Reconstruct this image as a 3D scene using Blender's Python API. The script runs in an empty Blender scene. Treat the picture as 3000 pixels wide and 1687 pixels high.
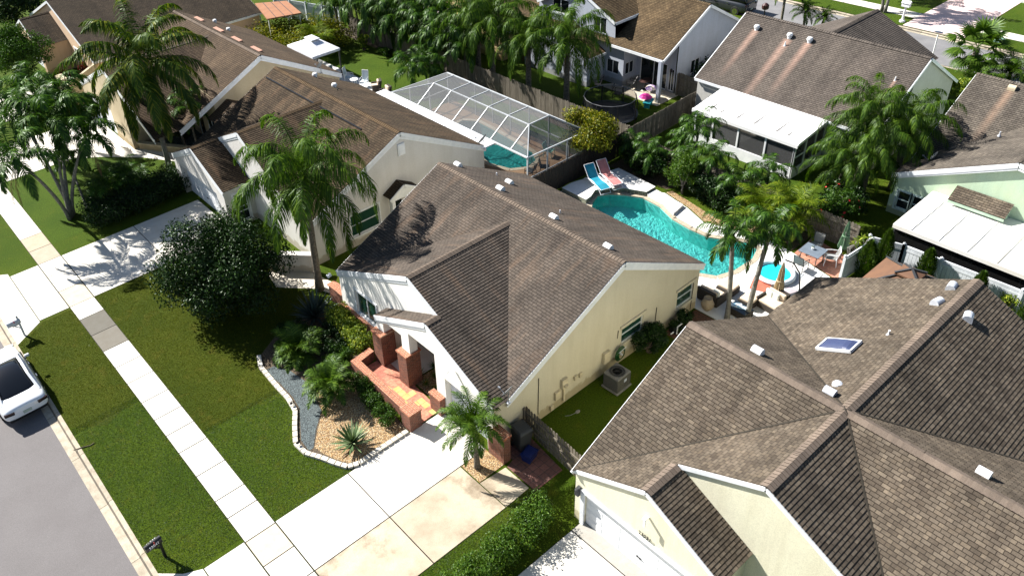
import bpy, math, random
import numpy as np
from mathutils import Vector, Matrix
R = math.radians
SC = bpy.context.scene
COL = SC.collection
rng = random.Random(7)

# ---------------------------------------------------------------- camera, sky, sun, exposure
def cam_setup():
    yaw, pitch, roll, f = R(52.3855), R(33.639), R(4.1187), 2413.25
    cy, sy, cp, sp = math.cos(yaw), math.sin(yaw), math.cos(pitch), math.sin(pitch)
    fw = Vector((cy*cp, sy*cp, -sp)); r = Vector((sy, -cy, 0)); d = fw.cross(r)
    cr, sr = math.cos(roll), math.sin(roll)
    r2 = cr*r + sr*d; d2 = -sr*r + cr*d
    c = bpy.data.cameras.new('Camera'); o = bpy.data.objects.new('Camera', c); COL.objects.link(o)
    m = Matrix(((r2.x, -d2.x, -fw.x), (r2.y, -d2.y, -fw.y), (r2.z, -d2.z, -fw.z))).to_4x4()
    m.translation = (0, 0, 24.4)
    o.matrix_world = m
    c.sensor_width = 36; c.lens = f/3000*36; c.clip_start = 0.5; c.clip_end = 3000
    c.shift_x = (1500-1301.03)/3000; c.shift_y = -(843.5-672.48)/3000
    SC.camera = o
cam_setup()
SUN_AZ, SUN_EL = R(110), R(40.5)      # direction towards the sun (measured from +X)
W = bpy.data.worlds.new('World'); SC.world = W; W.use_nodes = True
nt = W.node_tree; bg = nt.nodes['Background']
sky = nt.nodes.new('ShaderNodeTexSky'); sky.sky_type = 'NISHITA'; sky.sun_disc = False
sky.sun_elevation = SUN_EL; sky.sun_rotation = math.pi/2 - SUN_AZ
sky.air_density = 1.0; sky.dust_density = 0.6
nt.links.new(sky.outputs[0], bg.inputs[0]); bg.inputs[1].default_value = 0.05
sl = bpy.data.lights.new('Sun', 'SUN'); sl.energy = 5.0; sl.angle = R(0.5); sl.color = (1, .97, .915)
so = bpy.data.objects.new('Sun', sl); COL.objects.link(so)
so.rotation_euler = Vector((math.cos(SUN_AZ)*math.cos(SUN_EL), math.sin(SUN_AZ)*math.cos(SUN_EL), math.sin(SUN_EL))).to_track_quat('Z', 'Y').to_euler()
SC.view_settings.view_transform = 'Standard'; SC.view_settings.look = 'None'
SC.view_settings.exposure = 1.35; SC.view_settings.gamma = 1
SC.render.engine = 'CYCLES'
SC.cycles.max_bounces = 6; SC.cycles.transparent_max_bounces = 24

# ---------------------------------------------------------------- materials
def nodes(name):
    m = bpy.data.materials.new(name); m.use_nodes = True
    t = m.node_tree; b = t.nodes['Principled BSDF']
    return m, t, b, t.nodes.new, t.links.new
def ramp(t, fac, stops):
    r = t.nodes.new('ShaderNodeValToRGB'); e = r.color_ramp.elements
    while len(e) < len(stops): e.new(0.5)
    for i, (p, c) in enumerate(stops):
        e[i].position = p; e[i].color = (*c, 1) if len(c) == 3 else c
    t.links.new(fac, r.inputs[0]); return r.outputs[0]
def noise(t, vec, scale, detail=4, rough=.55, dist=0):
    n = t.nodes.new('ShaderNodeTexNoise'); n.inputs['Scale'].default_value = scale
    n.inputs['Detail'].default_value = detail; n.inputs['Roughness'].default_value = rough
    n.inputs['Distortion'].default_value = dist
    t.links.new(vec, n.inputs['Vector']); return n.outputs['Fac']
def mixc(t, fac, a, b, mode='MIX'):
    n = t.nodes.new('ShaderNodeMix'); n.data_type = 'RGBA'; n.blend_type = mode
    if isinstance(fac, (int, float)): n.inputs[0].default_value = fac
    else: t.links.new(fac, n.inputs[0])
    for s, v in ((n.inputs[6], a), (n.inputs[7], b)):
        if isinstance(v, tuple): s.default_value = (*v, 1)
        else: t.links.new(v, s)
    return n.outputs[2]
def bumpn(t, b, h, strength, dist=.01):
    n = t.nodes.new('ShaderNodeBump'); n.inputs['Strength'].default_value = strength
    n.inputs['Distance'].default_value = dist
    t.links.new(h, n.inputs['Height']); t.links.new(n.outputs[0], b.inputs['Normal']); return n
def objc(t):
    return t.nodes.new('ShaderNodeTexCoord').outputs['Object']
def M(name, c, rough=.6, c2=None, scale=3, spread=.12, fine=0, bump=0, bscale=60, spec=.4, metal=0, coat=0, c3=None):
    m, t, b, N, L = nodes(name); v = objc(t)
    c2 = c2 or tuple(x*.8 for x in c)
    n1 = noise(t, v, scale, 6, .6)
    col = ramp(t, n1, [(.5-spread, c), (.5+spread, c2)])
    if c3: col = mixc(t, ramp(t, noise(t, v, scale*.33, 3), [(.55, (0, 0, 0)), (.66, (1, 1, 1))]), col, c3)
    if fine:
        f = ramp(t, noise(t, v, bscale, 2), [(.3, (1-fine,)*3), (.7, (1+fine,)*3)])
        col = mixc(t, 1.0, col, f, 'MULTIPLY')
    L(col, b.inputs['Base Color'])
    b.inputs['Roughness'].default_value = rough; b.inputs['Specular IOR Level'].default_value = spec
    b.inputs['Metallic'].default_value = metal; b.inputs['Coat Weight'].default_value = coat
    if bump: bumpn(t, b, noise(t, v, bscale, 3), bump)
    return m
def leafmat(name, a, b2, c3=None, rough=.45, gl=.014, trans=.25):
    """leaves: every leaf (mesh island) picks its own green; diffuse + translucent + a thin waxy gloss"""
    m, t, b, N, L = nodes(name); t.nodes.remove(b)
    g = N('ShaderNodeNewGeometry')
    col = ramp(t, g.outputs['Random Per Island'], [(0, a), (.7, b2)] + ([(1, c3)] if c3 else []))
    df = N('ShaderNodeBsdfDiffuse'); L(col, df.inputs[0])
    tr = N('ShaderNodeBsdfTranslucent'); L(mixc(t, 1, col, (1.35, 1.5, .45), 'MULTIPLY'), tr.inputs[0])
    mx = N('ShaderNodeMixShader'); mx.inputs[0].default_value = trans; L(df.outputs[0], mx.inputs[1]); L(tr.outputs[0], mx.inputs[2])
    gs = N('ShaderNodeBsdfGlossy'); gs.inputs['Roughness'].default_value = rough; gs.inputs[0].default_value = (.9, 1, .85, 1)
    m2 = N('ShaderNodeMixShader'); m2.inputs[0].default_value = gl; L(mx.outputs[0], m2.inputs[1]); L(gs.outputs[0], m2.inputs[2])
    L(m2.outputs[0], t.nodes['Material Output'].inputs[0]); return m
def shingle(name, a, b2, warm, tab=.24, h=.127, stain=None, streaks=(), var=.4):
    """asphalt shingles; UV is in metres, v runs up the slope, rows match the stepped courses"""
    m, t, b, N, L = nodes(name)
    uv = N('ShaderNodeTexCoord').outputs['UV']; ov = objc(t)
    br = N('ShaderNodeTexBrick'); L(uv, br.inputs['Vector'])
    br.inputs['Scale'].default_value = 1; br.inputs['Brick Width'].default_value = tab
    br.inputs['Row Height'].default_value = h; br.inputs['Mortar Size'].default_value = .012
    br.inputs['Mortar Smooth'].default_value = .3; br.offset = .5; br.offset_frequency = 2
    br.inputs['Color1'].default_value = (*a, 1); br.inputs['Color2'].default_value = (*b2, 1)
    br.inputs['Mortar'].default_value = (*[x*.42 for x in b2], 1)
    wn = N('ShaderNodeTexWhiteNoise'); sn = N('ShaderNodeVectorMath'); sn.operation = 'DIVIDE'
    L(uv, sn.inputs[0]); sn.inputs[1].default_value = (tab*.5, h, 1)
    fl = N('ShaderNodeVectorMath'); fl.operation = 'FLOOR'; L(sn.outputs[0], fl.inputs[0]); L(fl.outputs[0], wn.inputs['Vector'])
    w = ramp(t, wn.outputs['Value'], [(0, (1-.22*var,)*3), (.6, (1.0,)*3), (1, (1+.30*var, 1+.28*var, 1+.22*var))])
    col = mixc(t, 1, br.outputs['Color'], w, 'MULTIPLY')
    big = ramp(t, noise(t, ov, .45, 5, .6), [(.35, (.82, .82, .81)), (.65, (1.14, 1.12, 1.09))])
    col = mixc(t, 1, col, big, 'MULTIPLY')
    gr = ramp(t, noise(t, ov, 55, 2, .7), [(.3, (.72,)*3), (.7, (1.28,)*3)])
    col = mixc(t, 1, col, gr, 'MULTIPLY')
    al = N('ShaderNodeVectorMath'); al.operation = 'MULTIPLY'; L(uv, al.inputs[0]); al.inputs[1].default_value = (1.1, .16, 1)
    col = mixc(t, 1, col, ramp(t, noise(t, al.outputs[0], 1.3, 6, .65), [(.36, (.74, .74, .75)), (.56, (1.06,)*3)]), 'MULTIPLY')
    if stain:
        # wind-drawn lighter wear running down the slope
        sv = N('ShaderNodeVectorMath'); sv.operation = 'MULTIPLY'; L(uv, sv.inputs[0]); sv.inputs[1].default_value = (2.2, .35, 1)
        col = mixc(t, ramp(t, noise(t, sv.outputs[0], 1.0, 5, .6), [(.52, (0, 0, 0)), (.78, (.4,)*3)]), col, warm)
    for (u0, v0, v1, wd) in streaks:
        # pale washed streak below a vent
        sp = N('ShaderNodeSeparateXYZ'); L(uv, sp.inputs[0])
        def mr(src, a0, a1, b0, b1):
            n = N('ShaderNodeMapRange'); n.clamp = True; L(src, n.inputs[0])
            for i, x in enumerate((a0, a1, b0, b1)): n.inputs[i+1].default_value = x
            return n.outputs[0]
        def ma(op, x, y):
            n = N('ShaderNodeMath'); n.operation = op
            for i, q in enumerate((x, y)):
                if isinstance(q, (int, float)): n.inputs[i].default_value = q
                else: L(q, n.inputs[i])
            return n.outputs[0]
        d = ma('ABSOLUTE', ma('SUBTRACT', sp.outputs[0], u0), 0)
        k = ma('MULTIPLY', mr(d, 0, wd, 1, 0), ma('MULTIPLY', mr(sp.outputs[1], v0, v1, 0, 1), ma('LESS_THAN', sp.outputs[1], v1)))
        k = ma('MULTIPLY', k, ma('ADD', noise(t, uv, 3, 4), .25))
        col = mixc(t, k, col, warm)
    L(col, b.inputs['Base Color']); b.inputs['Roughness'].default_value = .93; b.inputs['Specular IOR Level'].default_value = .12
    h1 = mixc(t, .35, br.outputs['Fac'], noise(t, ov, 40, 3, .7))
    iv = N('ShaderNodeInvert'); L(h1, iv.inputs[1]); bumpn(t, b, iv.outputs[0], .3, .010)
    return m
def brickmat(name, a, b2, mort, bw=.21, rh=.075, ms=.01, off=.5, axes='xz', rot=0, var=.25, rough=.85):
    """flat pattern of bricks, tiles or paving laid out in metres on the object"""
    m, t, b, N, L = nodes(name); ov = objc(t)
    s = N('ShaderNodeSeparateXYZ'); L(ov, s.inputs[0]); c = N('ShaderNodeCombineXYZ')
    if axes == 'wall':
        ad = N('ShaderNodeMath'); L(s.outputs[0], ad.inputs[0]); L(s.outputs[1], ad.inputs[1]); L(ad.outputs[0], c.inputs[0]); L(s.outputs[2], c.inputs[1])
    else:
        L(s.outputs['XYZ'.index(axes[0].upper())], c.inputs[0]); L(s.outputs['XYZ'.index(axes[1].upper())], c.inputs[1])
    mp = N('ShaderNodeMapping'); L(c.outputs[0], mp.inputs[0]); mp.inputs['Rotation'].default_value = (0, 0, rot)
    br = N('ShaderNodeTexBrick'); L(mp.outputs[0], br.inputs['Vector']); br.inputs['Scale'].default_value = 1
    br.inputs['Brick Width'].default_value = bw; br.inputs['Row Height'].default_value = rh
    br.inputs['Mortar Size'].default_value = ms; br.offset = off
    br.inputs['Color1'].default_value = (*a, 1); br.inputs['Color2'].default_value = (*b2, 1); br.inputs['Mortar'].default_value = (*mort, 1)
    f = ramp(t, noise(t, ov, 9, 4), [(.3, (1-var,)*3), (.7, (1+var,)*3)])
    L(mixc(t, 1, br.outputs['Color'], f, 'MULTIPLY'), b.inputs['Base Color']); b.inputs['Roughness'].default_value = rough
    iv = N('ShaderNodeInvert'); L(br.outputs['Fac'], iv.inputs[1]); bumpn(t, b, iv.outputs[0], .5, .008)
    return m
def attrmat(name, base, base2, rough=.85, scale=2.5, fine=.1, spots=None, bump=.2):
    """concrete-like: face colour attribute 'tint' (per slab) times cloudy dirt"""
    m, t, b, N, L = nodes(name); v = objc(t)
    at = N('ShaderNodeAttribute'); at.attribute_name = 'tint'
    col = ramp(t, noise(t, v, scale, 6, .62), [(.38, base), (.68, base2)])
    if spots: col = mixc(t, ramp(t, noise(t, v, scale*.5, 6, .7), [(.53, (0, 0, 0)), (.68, (1, 1, 1))]), col, spots)
    col = mixc(t, 1, col, at.outputs['Color'], 'MULTIPLY')
    f = ramp(t, noise(t, v, 45, 3), [(.3, (1-fine,)*3), (.7, (1+fine,)*3)])
    L(mixc(t, 1, col, f, 'MULTIPLY'), b.inputs['Base Color']); b.inputs['Roughness'].default_value = rough
    b.inputs['Specular IOR Level'].default_value = .25
    bumpn(t, b, noise(t, v, 70, 3), bump); return m

def glass(name='window_glass', c=(.012, .016, .018)):
    m, t, b, N, L = nodes(name); b.inputs['Base Color'].default_value = (*c, 1)
    b.inputs['Roughness'].default_value = .06; b.inputs['Specular IOR Level'].default_value = .5
    return m
def grassmat(name, a, b2, c3, scale=1.0):
    m, t, b, N, L = nodes(name); v = objc(t)
    big = ramp(t, noise(t, v, .28*scale, 4, .6), [(.38, a), (.62, b2)])
    pat = ramp(t, noise(t, v, 1.3*scale, 5, .65), [(.55, (0, 0, 0)), (.72, (.8,)*3)])
    col = mixc(t, pat, big, c3)
    f = ramp(t, noise(t, v, 16, 4, .75), [(.3, (.45,)*3), (.72, (1.55,)*3)])
    col = mixc(t, 1, col, f, 'MULTIPLY')
    f2 = ramp(t, noise(t, v, 60, 2, .7), [(.3, (.6,)*3), (.7, (1.4,)*3)])
    L(mixc(t, 1, col, f2, 'MULTIPLY'), b.inputs['Base Color'])
    b.inputs['Roughness'].default_value = .9; b.inputs['Specular IOR Level'].default_value = .1
    bumpn(t, b, noise(t, v, 22, 5, .8), 1.0, .05); return m
def gravelmat(name, cs, scale=22):
    m, t, b, N, L = nodes(name); v = objc(t)
    vo = N('ShaderNodeTexVoronoi'); vo.inputs['Scale'].default_value = scale; L(v, vo.inputs['Vector'])
    sp = N('ShaderNodeSeparateColor'); L(vo.outputs['Color'], sp.inputs[0])
    n = len(cs); col = ramp(t, sp.outputs[0], [(i/(n-1), c) for i, c in enumerate(cs)])
    dk = ramp(t, vo.outputs['Distance'], [(.2, (1.1,)*3), (.75, (.3,)*3)])
    L(mixc(t, 1, col, dk, 'MULTIPLY'), b.inputs['Base Color']); b.inputs['Roughness'].default_value = .8
    iv = N('ShaderNodeInvert'); L(vo.outputs['Distance'], iv.inputs[1]); bumpn(t, b, iv.outputs[0], .9, .03); return m

WHITE = M('white_paint', (.8, .8, .8), .5, (.7, .71, .72), 2)
TRIM = M('white_trim', (.78, .79, .8), .45, (.68, .7, .72), 4)
WFRAME = M('window_frame_paint', (.7, .72, .72), .4)
ALU = M('white_aluminium', (.75, .76, .78), .35)
METAL = M('galvanised_metal', (.45, .46, .48), .35, (.33, .34, .36), 6, metal=.6)
VENTM = M('vent_metal', (.66, .68, .72), .4, (.5, .52, .56), 5, metal=.2)
DGREY = M('dark_grey_metal', (.05, .052, .055), .45)
BLACK = M('black_metal', (.012, .012, .013), .4)
RUBBER = M('rubber', (.015, .015, .015), .8)
GLASS = glass()
GLASSG = glass('tinted_green_glass', (.015, .05, .035))
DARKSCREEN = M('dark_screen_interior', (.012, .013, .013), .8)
TRUNK = M('palm_trunk_bark', (.20, .17, .13), .9, (.10, .085, .065), 9, fine=.25, bump=.6, bscale=26)
TRUNKG = M('grey_smooth_trunk', (.20, .19, .165), .85, (.12, .112, .098), 7, fine=.15, bump=.4, bscale=20)
SHAFT = M('green_crownshaft', (.09, .15, .035), .5, (.05, .09, .02), 5)
BARK = M('tree_bark', (.14, .11, .08), .95, (.08, .06, .045), 10, fine=.3, bump=.8, bscale=30)
WOODF = M('weathered_fence_wood', (.09, .08, .066), .9, (.05, .043, .036), 7, fine=.3, bump=.5, bscale=30)
VINYL = M('white_vinyl', (.74, .77, .8), .4)
CONC = attrmat('pale_concrete', (.62, .59, .53), (.56, .52, .45), spots=None)
CONCST = attrmat('stained_concrete', (.44, .375, .28), (.32, .26, .185), scale=.9, spots=(.20, .155, .105), fine=.15)
DECK = attrmat('pool_deck_coating', (.66, .65, .62), (.6, .58, .55))
ASPH = M('asphalt', (.142, .131, .129), .9, (.132, .121, .119), .7, fine=.25, bump=.4, bscale=55)
ASPH2 = M('grey_asphalt', (.19, .186, .188), .9, (.155, .152, .156), .8, fine=.15, bump=.3, bscale=40)
KERB = attrmat('kerb_concrete', (.42, .37, .29), (.30, .25, .19), scale=3, fine=.15)
GRASS = grassmat('lawn_grass', (.038, .068, .003), (.056, .086, .004), (.080, .088, .007))
GRASSO = grassmat('olive_lawn_grass', (.040, .058, .004), (.056, .070, .005), (.085, .078, .009))
GRASS2 = grassmat('bright_lawn_grass', (.036, .068, .004), (.050, .085, .005), (.062, .085, .007))
BRICK = brickmat('red_brick', (.22, .060, .030), (.10, .032, .020), (.20, .13, .09), axes='wall', rh=.07, bw=.2)
BRICKTOP = brickmat('red_brick_rowlock', (.36, .105, .050), (.24, .070, .038), (.42, .28, .18), bw=.24, rh=.075, axes='xy', ms=.01)
TAN_GRAVEL = gravelmat('tan_gravel', [(.30, .15, .045), (.46, .29, .12), (.55, .41, .22), (.26, .13, .05), (.6, .48, .3)])
BLUE_GRAVEL = gravelmat('blue_grey_gravel', [(.05, .07, .075), (.10, .13, .135), (.16, .2, .2), (.04, .05, .055)], 26)
MULCH = gravelmat('dark_mulch', [(.06, .04, .02), (.12, .08, .045), (.2, .14, .07), (.05, .03, .02)], 30)
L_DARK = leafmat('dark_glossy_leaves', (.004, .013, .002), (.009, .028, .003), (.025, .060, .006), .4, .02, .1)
L_MID = leafmat('green_leaves', (.014, .038, .004), (.032, .078, .006), (.07, .13, .012))
L_BRIGHT = leafmat('bright_green_leaves', (.024, .060, .004), (.05, .105, .007), (.10, .16, .015))
L_YEL = leafmat('yellow_green_leaves', (.05, .09, .008), (.15, .21, .02), (.38, .40, .04))
L_OLIVE = leafmat('olive_leaves', (.06, .075, .005), (.14, .15, .008), (.30, .24, .02))
L_RED = leafmat('red_leaves', (.04, .006, .006), (.10, .012, .012), (.18, .025, .02))
P_QUEEN = leafmat('queen_palm_fronds', (.022, .052, .004), (.050, .105, .008), (.12, .19, .016), .45, .014, .3)
P_COCO = leafmat('coconut_palm_fronds', (.020, .044, .003), (.045, .085, .006), (.17, .17, .014), .45, .014, .3)
P_XMAS = leafmat('christmas_palm_fronds', (.010, .032, .003), (.030, .076, .006), (.075, .145, .011), .42, .018, .22)
P_DATE = leafmat('date_palm_fronds', (.022, .050, .005), (.05, .10, .009), (.12, .19, .022), .45, .014, .25)
P_GOLD = leafmat('golden_palm_fronds', (.05, .085, .004), (.10, .15, .008), (.20, .23, .018), .5, .01, .35)
P_DEAD = leafmat('dead_fronds', (.07, .045, .022), (.13, .085, .045), None, .6, .01, .1)
P_AGAVE = leafmat('blue_agave_leaves', (.022, .034, .03), (.04, .06, .055), (.07, .10, .09), .4, .02, .05)
P_VARI = leafmat('variegated_agave_leaves', (.05, .085, .035), (.11, .16, .07), (.3, .36, .2), .4, .015, .05)

# ---------------------------------------------------------------- mesh builder
def V3(p): return Vector(p)
class MB:
    def __init__(s): s.v = []; s.f = []; s.m = []; s.uv = []; s.t = []; s.tint = (1, 1, 1)
    def face(s, pts, m=0, uv=None):
        i = len(s.v); s.v += [tuple(p) for p in pts]; s.f.append(tuple(range(i, i+len(pts))))
        s.m.append(m); s.uv.append(uv); s.t.append(s.tint)
    def mesh(s, vs, fs, m=0):
        i = len(s.v); s.v += [tuple(p) for p in vs]
        for f in fs: s.f.append(tuple(i+k for k in f)); s.m.append(m); s.uv.append(None); s.t.append(s.tint)
    def box(s, c, d, rz=0, m=0, M3=None):
        a, b, h = d[0]/2, d[1]/2, d[2]/2
        vs = [Vector((x, y, z)) for z in (-h, h) for x, y in ((-a, -b), (a, -b), (a, b), (-a, b))]
        rot = M3 or Matrix.Rotation(rz, 3, 'Z'); c = Vector(c)
        s.mesh([c + rot @ v for v in vs], [(3, 2, 1, 0), (4, 5, 6, 7), (0, 1, 5, 4), (1, 2, 6, 5), (2, 3, 7, 6), (3, 0, 4, 7)], m)
    def bb(s, x0, x1, y0, y1, z0, z1, m=0):
        s.box(((x0+x1)/2, (y0+y1)/2, (z0+z1)/2), (x1-x0, y1-y0, z1-z0), 0, m)
    def beam(s, p0, p1, w, h, m=0, up=(0, 0, 1)):
        p0, p1 = Vector(p0), Vector(p1); d = p1-p0; L = d.length
        if L < 1e-6: return
        d /= L; u = Vector(up); x = d.cross(u)
        if x.length < 1e-4: x = d.cross(Vector((1, 0, 0)))
        x.normalize(); u = x.cross(d)
        M3 = Matrix((d, x, u)).transposed()
        s.box((p0+p1)/2, (L, w, h), 0, m, M3)
    def tube(s, pts, rs, n=8, m=0, cap=True):
        pts = [Vector(p) for p in pts]
        if isinstance(rs, (int, float)): rs = [rs]*len(pts)
        i0 = len(s.v); a = None
        for i, p in enumerate(pts):
            d = (pts[min(i+1, len(pts)-1)] - pts[max(i-1, 0)]).normalized()
            if a is None:
                a = d.cross(Vector((0, 0, 1)));
                if a.length < 1e-3: a = d.cross(Vector((1, 0, 0)))
            a = (a - d*a.dot(d)).normalized(); b = d.cross(a)
            for k in range(n):
                t = 2*math.pi*k/n; s.v.append(tuple(p + rs[i]*(math.cos(t)*a + math.sin(t)*b)))
        def add(f): s.f.append(f); s.m.append(m); s.uv.append(None); s.t.append(s.tint)
        for i in range(len(pts)-1):
            for k in range(n):
                k2 = (k+1) % n; add((i0+i*n+k, i0+i*n+k2, i0+(i+1)*n+k2, i0+(i+1)*n+k))
        if cap:
            add(tuple(i0+k for k in reversed(range(n)))); add(tuple(i0+(len(pts)-1)*n+k for k in range(n)))
    def lathe(s, prof, c=(0, 0, 0), n=12, m=0, sx=1, sy=1):
        i0 = len(s.v)
        for r, z in prof:
            for k in range(n):
                t = 2*math.pi*k/n; s.v.append((c[0]+r*math.cos(t)*sx, c[1]+r*math.sin(t)*sy, c[2]+z))
        def add(f): s.f.append(f); s.m.append(m); s.uv.append(None); s.t.append(s.tint)
        for i in range(len(prof)-1):
            for k in range(n):
                k2 = (k+1) % n; add((i0+i*n+k, i0+i*n+k2, i0+(i+1)*n+k2, i0+(i+1)*n+k))
        add(tuple(i0+k for k in reversed(range(n)))); add(tuple(i0+(len(prof)-1)*n+k for k in range(n)))
    def prism(s, poly, z0, z1, m=0, mt=None):
        """vertical prism over a 2-D outline"""
        A = sum(poly[i][0]*poly[(i+1) % len(poly)][1]-poly[(i+1) % len(poly)][0]*poly[i][1] for i in range(len(poly)))
        if A < 0: poly = poly[::-1]
        n = len(poly)
        s.face([(x, y, z1) for x, y in poly], m if mt is None else mt)
        for i in range(n):
            a, b = poly[i], poly[(i+1) % n]
            s.face([(a[0], a[1], z0), (b[0], b[1], z0), (b[0], b[1], z1), (a[0], a[1], z1)], m)
    def split(s, name, mats, parent=None, org=(0, 0, 0), **k):
        """one object per loose piece"""
        p = list(range(len(s.v)))
        def fd(a):
            while p[a] != a: p[a] = p[p[a]]; a = p[a]
            return a
        for f in s.f:
            for q in f[1:]: p[fd(q)] = fd(f[0])
        gr = {}
        for i, f in enumerate(s.f): gr.setdefault(fd(f[0]), []).append(i)
        for fs in gr.values():
            m = MB(); mp = {}
            for i in fs:
                for q in s.f[i]:
                    if q not in mp: mp[q] = len(m.v); m.v.append(s.v[q])
                m.f.append(tuple(mp[q] for q in s.f[i])); m.m.append(s.m[i]); m.uv.append(s.uv[i]); m.t.append(s.t[i])
            o = m.build(name, mats, parent, org, **k)
        return o
    def build(s, name, mats, parent=None, org=(0, 0, 0), smooth=False, bevel=0):
        me = bpy.data.meshes.new(name)
        v = np.array(s.v, dtype=float).reshape(-1, 3) - np.array(org)
        me.from_pydata(v.tolist(), [], s.f)
        if not isinstance(mats, (list, tuple)): mats = [mats]
        for m in mats: me.materials.append(m)
        if len(mats) > 1: me.polygons.foreach_set('material_index', s.m)
        if smooth: me.polygons.foreach_set('use_smooth', [True]*len(s.f))
        if any(u is not None for u in s.uv):
            ul = me.uv_layers.new(name='UVMap'); fl = []
            for f, u in zip(s.f, s.uv): fl += ([c for p in u for c in p] if u is not None else [0.0]*(2*len(f)))
            ul.data.foreach_set('uv', fl)
        ca = me.color_attributes.new('tint', 'FLOAT_COLOR', 'CORNER'); fl = []
        for f, c in zip(s.f, s.t): fl += [c[0], c[1], c[2], 1.0]*len(f)
        ca.data.foreach_set('color', fl)
        me.update()
        o = bpy.data.objects.new(name, me); COL.objects.link(o)
        if parent is not None: o.parent = parent
        else: o.location = org
        if bevel:
            b = o.modifiers.new('bevel', 'BEVEL'); b.width = bevel; b.segments = 2; b.limit_method = 'ANGLE'
        return o
def tag(o, label=None, cat=None, group=None, kind=None):
    if label: o['label'] = label
    if cat: o['category'] = cat
    if group: o['group'] = group
    if kind: o['kind'] = kind
    return o
def thing(name, label, cat, loc=(0, 0, 0), rz=0, group=None):
    o = bpy.data.objects.new(name, None); COL.objects.link(o); o.empty_display_size = .3
    o.location = loc; o.rotation_euler = (0, 0, rz); return tag(o, label, cat, group)
def struct(name, mb, mats): return tag(mb.build(name, mats), kind='structure')
def dup(root, loc, rz=0, sc=1, label=None, group=None):
    r = root.copy(); COL.objects.link(r); r.location = loc; r.rotation_euler = (0, 0, rz); r.scale = (sc,)*3
    if label: r['label'] = label
    if group: r['group'] = group
    for ch in list(root.children):
        c = ch.copy(); COL.objects.link(c); c.parent = r
        for g in list(ch.children):
            d = g.copy(); COL.objects.link(d); d.parent = c
    return r
# ---------------------------------------------------------------- ground, roads, paving
from mathutils.geometry import tessellate_polygon
def sheet(name, poly, z, mat, holes=(), side=0):
    mb = MB(); loops = [[Vector((x, y, 0)) for x, y in poly]] + [[Vector((x, y, 0)) for x, y in h] for h in holes]
    pts = [p for l in loops for p in l]
    for t in tessellate_polygon(loops):
        a = [pts[i] for i in t]
        if (a[1]-a[0]).cross(a[2]-a[0]).z < 0: a = a[::-1]
        mb.face([(p.x, p.y, z) for p in a])
    if side:
        for l in loops:
            for i in range(len(l)):
                a, b = l[i], l[(i+1) % len(l)]
                mb.face([(a.x, a.y, z-side), (b.x, b.y, z-side), (b.x, b.y, z), (a.x, a.y, z)])
    return tag(mb.build(name, mat), kind='structure')
def rect(x0, x1, y0, y1): return [(x0, y0), (x1, y0), (x1, y1), (x0, y1)]
sheet('road', rect(-9.4, 1.64, -200, 260), -.105, ASPH)
sheet('road', rect(60.6, 65.25, -200, 260), -.105, ASPH2)
POOLA = [(29.9, 25.3), (30.6, 25.55), (31.2, 25.2), (31.75, 24.5), (32.2, 23.6), (32.1, 22.4), (31.6, 21.2), (31.45, 20.0), (31.5, 18.9), (32.0, 18.0), (32.5, 17.2), (32.3, 16.6), (31.4, 16.3), (30.0, 16.35), (29.0, 16.7), (28.5, 17.6), (28.3, 19.2), (28.4, 21.2), (28.6, 23.2), (29.1, 24.7)]
POOLC = [(29.3, 31.2), (30.2, 30.6), (31.1, 30.8), (31.7, 31.7), (31.9, 33.4), (32.1, 35.6), (32.2, 37.3), (31.6, 38.2), (30.7, 38.0), (30.2, 36.8), (29.9, 35.2), (29.2, 34.0), (28.9, 32.6)]
sheet('ground', rect(-900, 900, -900, 900), -.16, GRASS, holes=[POOLA, POOLC])
SPA = [(30.95+.62*math.cos(i*.5236), 14.9+.62*math.sin(i*.5236)) for i in range(12)]
sheet('lawn', rect(2.14, 60.2, -150, 200), 0.0, GRASS, holes=[POOLA, POOLC], side=.15)
sheet('lawn', rect(65.95, 300, -150, 200), 0.0, GRASS2, side=.15)
sheet('lawn', rect(6.2, 14.4, 43.2, 52.6), .004, GRASS2)
sheet('lawn', [(6.17, 24.75), (8.2, 24.6), (10.2, 24.5), (13.9, 26), (14.5, 30.9), (13, 36.78), (6.17, 36.78)], .004, GRASSO)
sheet('lawn', [(2.15, 28.8), (3.4, 27.8), (4.95, 28.6), (4.95, 36.78), (3.5, 36.7), (2.15, 35.7)], .004, GRASSO)
sheet('lawn', [(30.9, 40.9), (35.4, 40.9), (35.4, 55.5), (31.0, 55.5), (31.0, 46)], .004, GRASS2)
sheet('lawn', [(36.2, 28.0), (41.6, 28.0), (41.6, 43), (36.2, 43)], .004, GRASS2)
sheet('lawn', [(35.6, 15.5), (42.2, 15.5), (42.2, 27.2), (35.6, 27.2)], .004, GRASS2)
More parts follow.
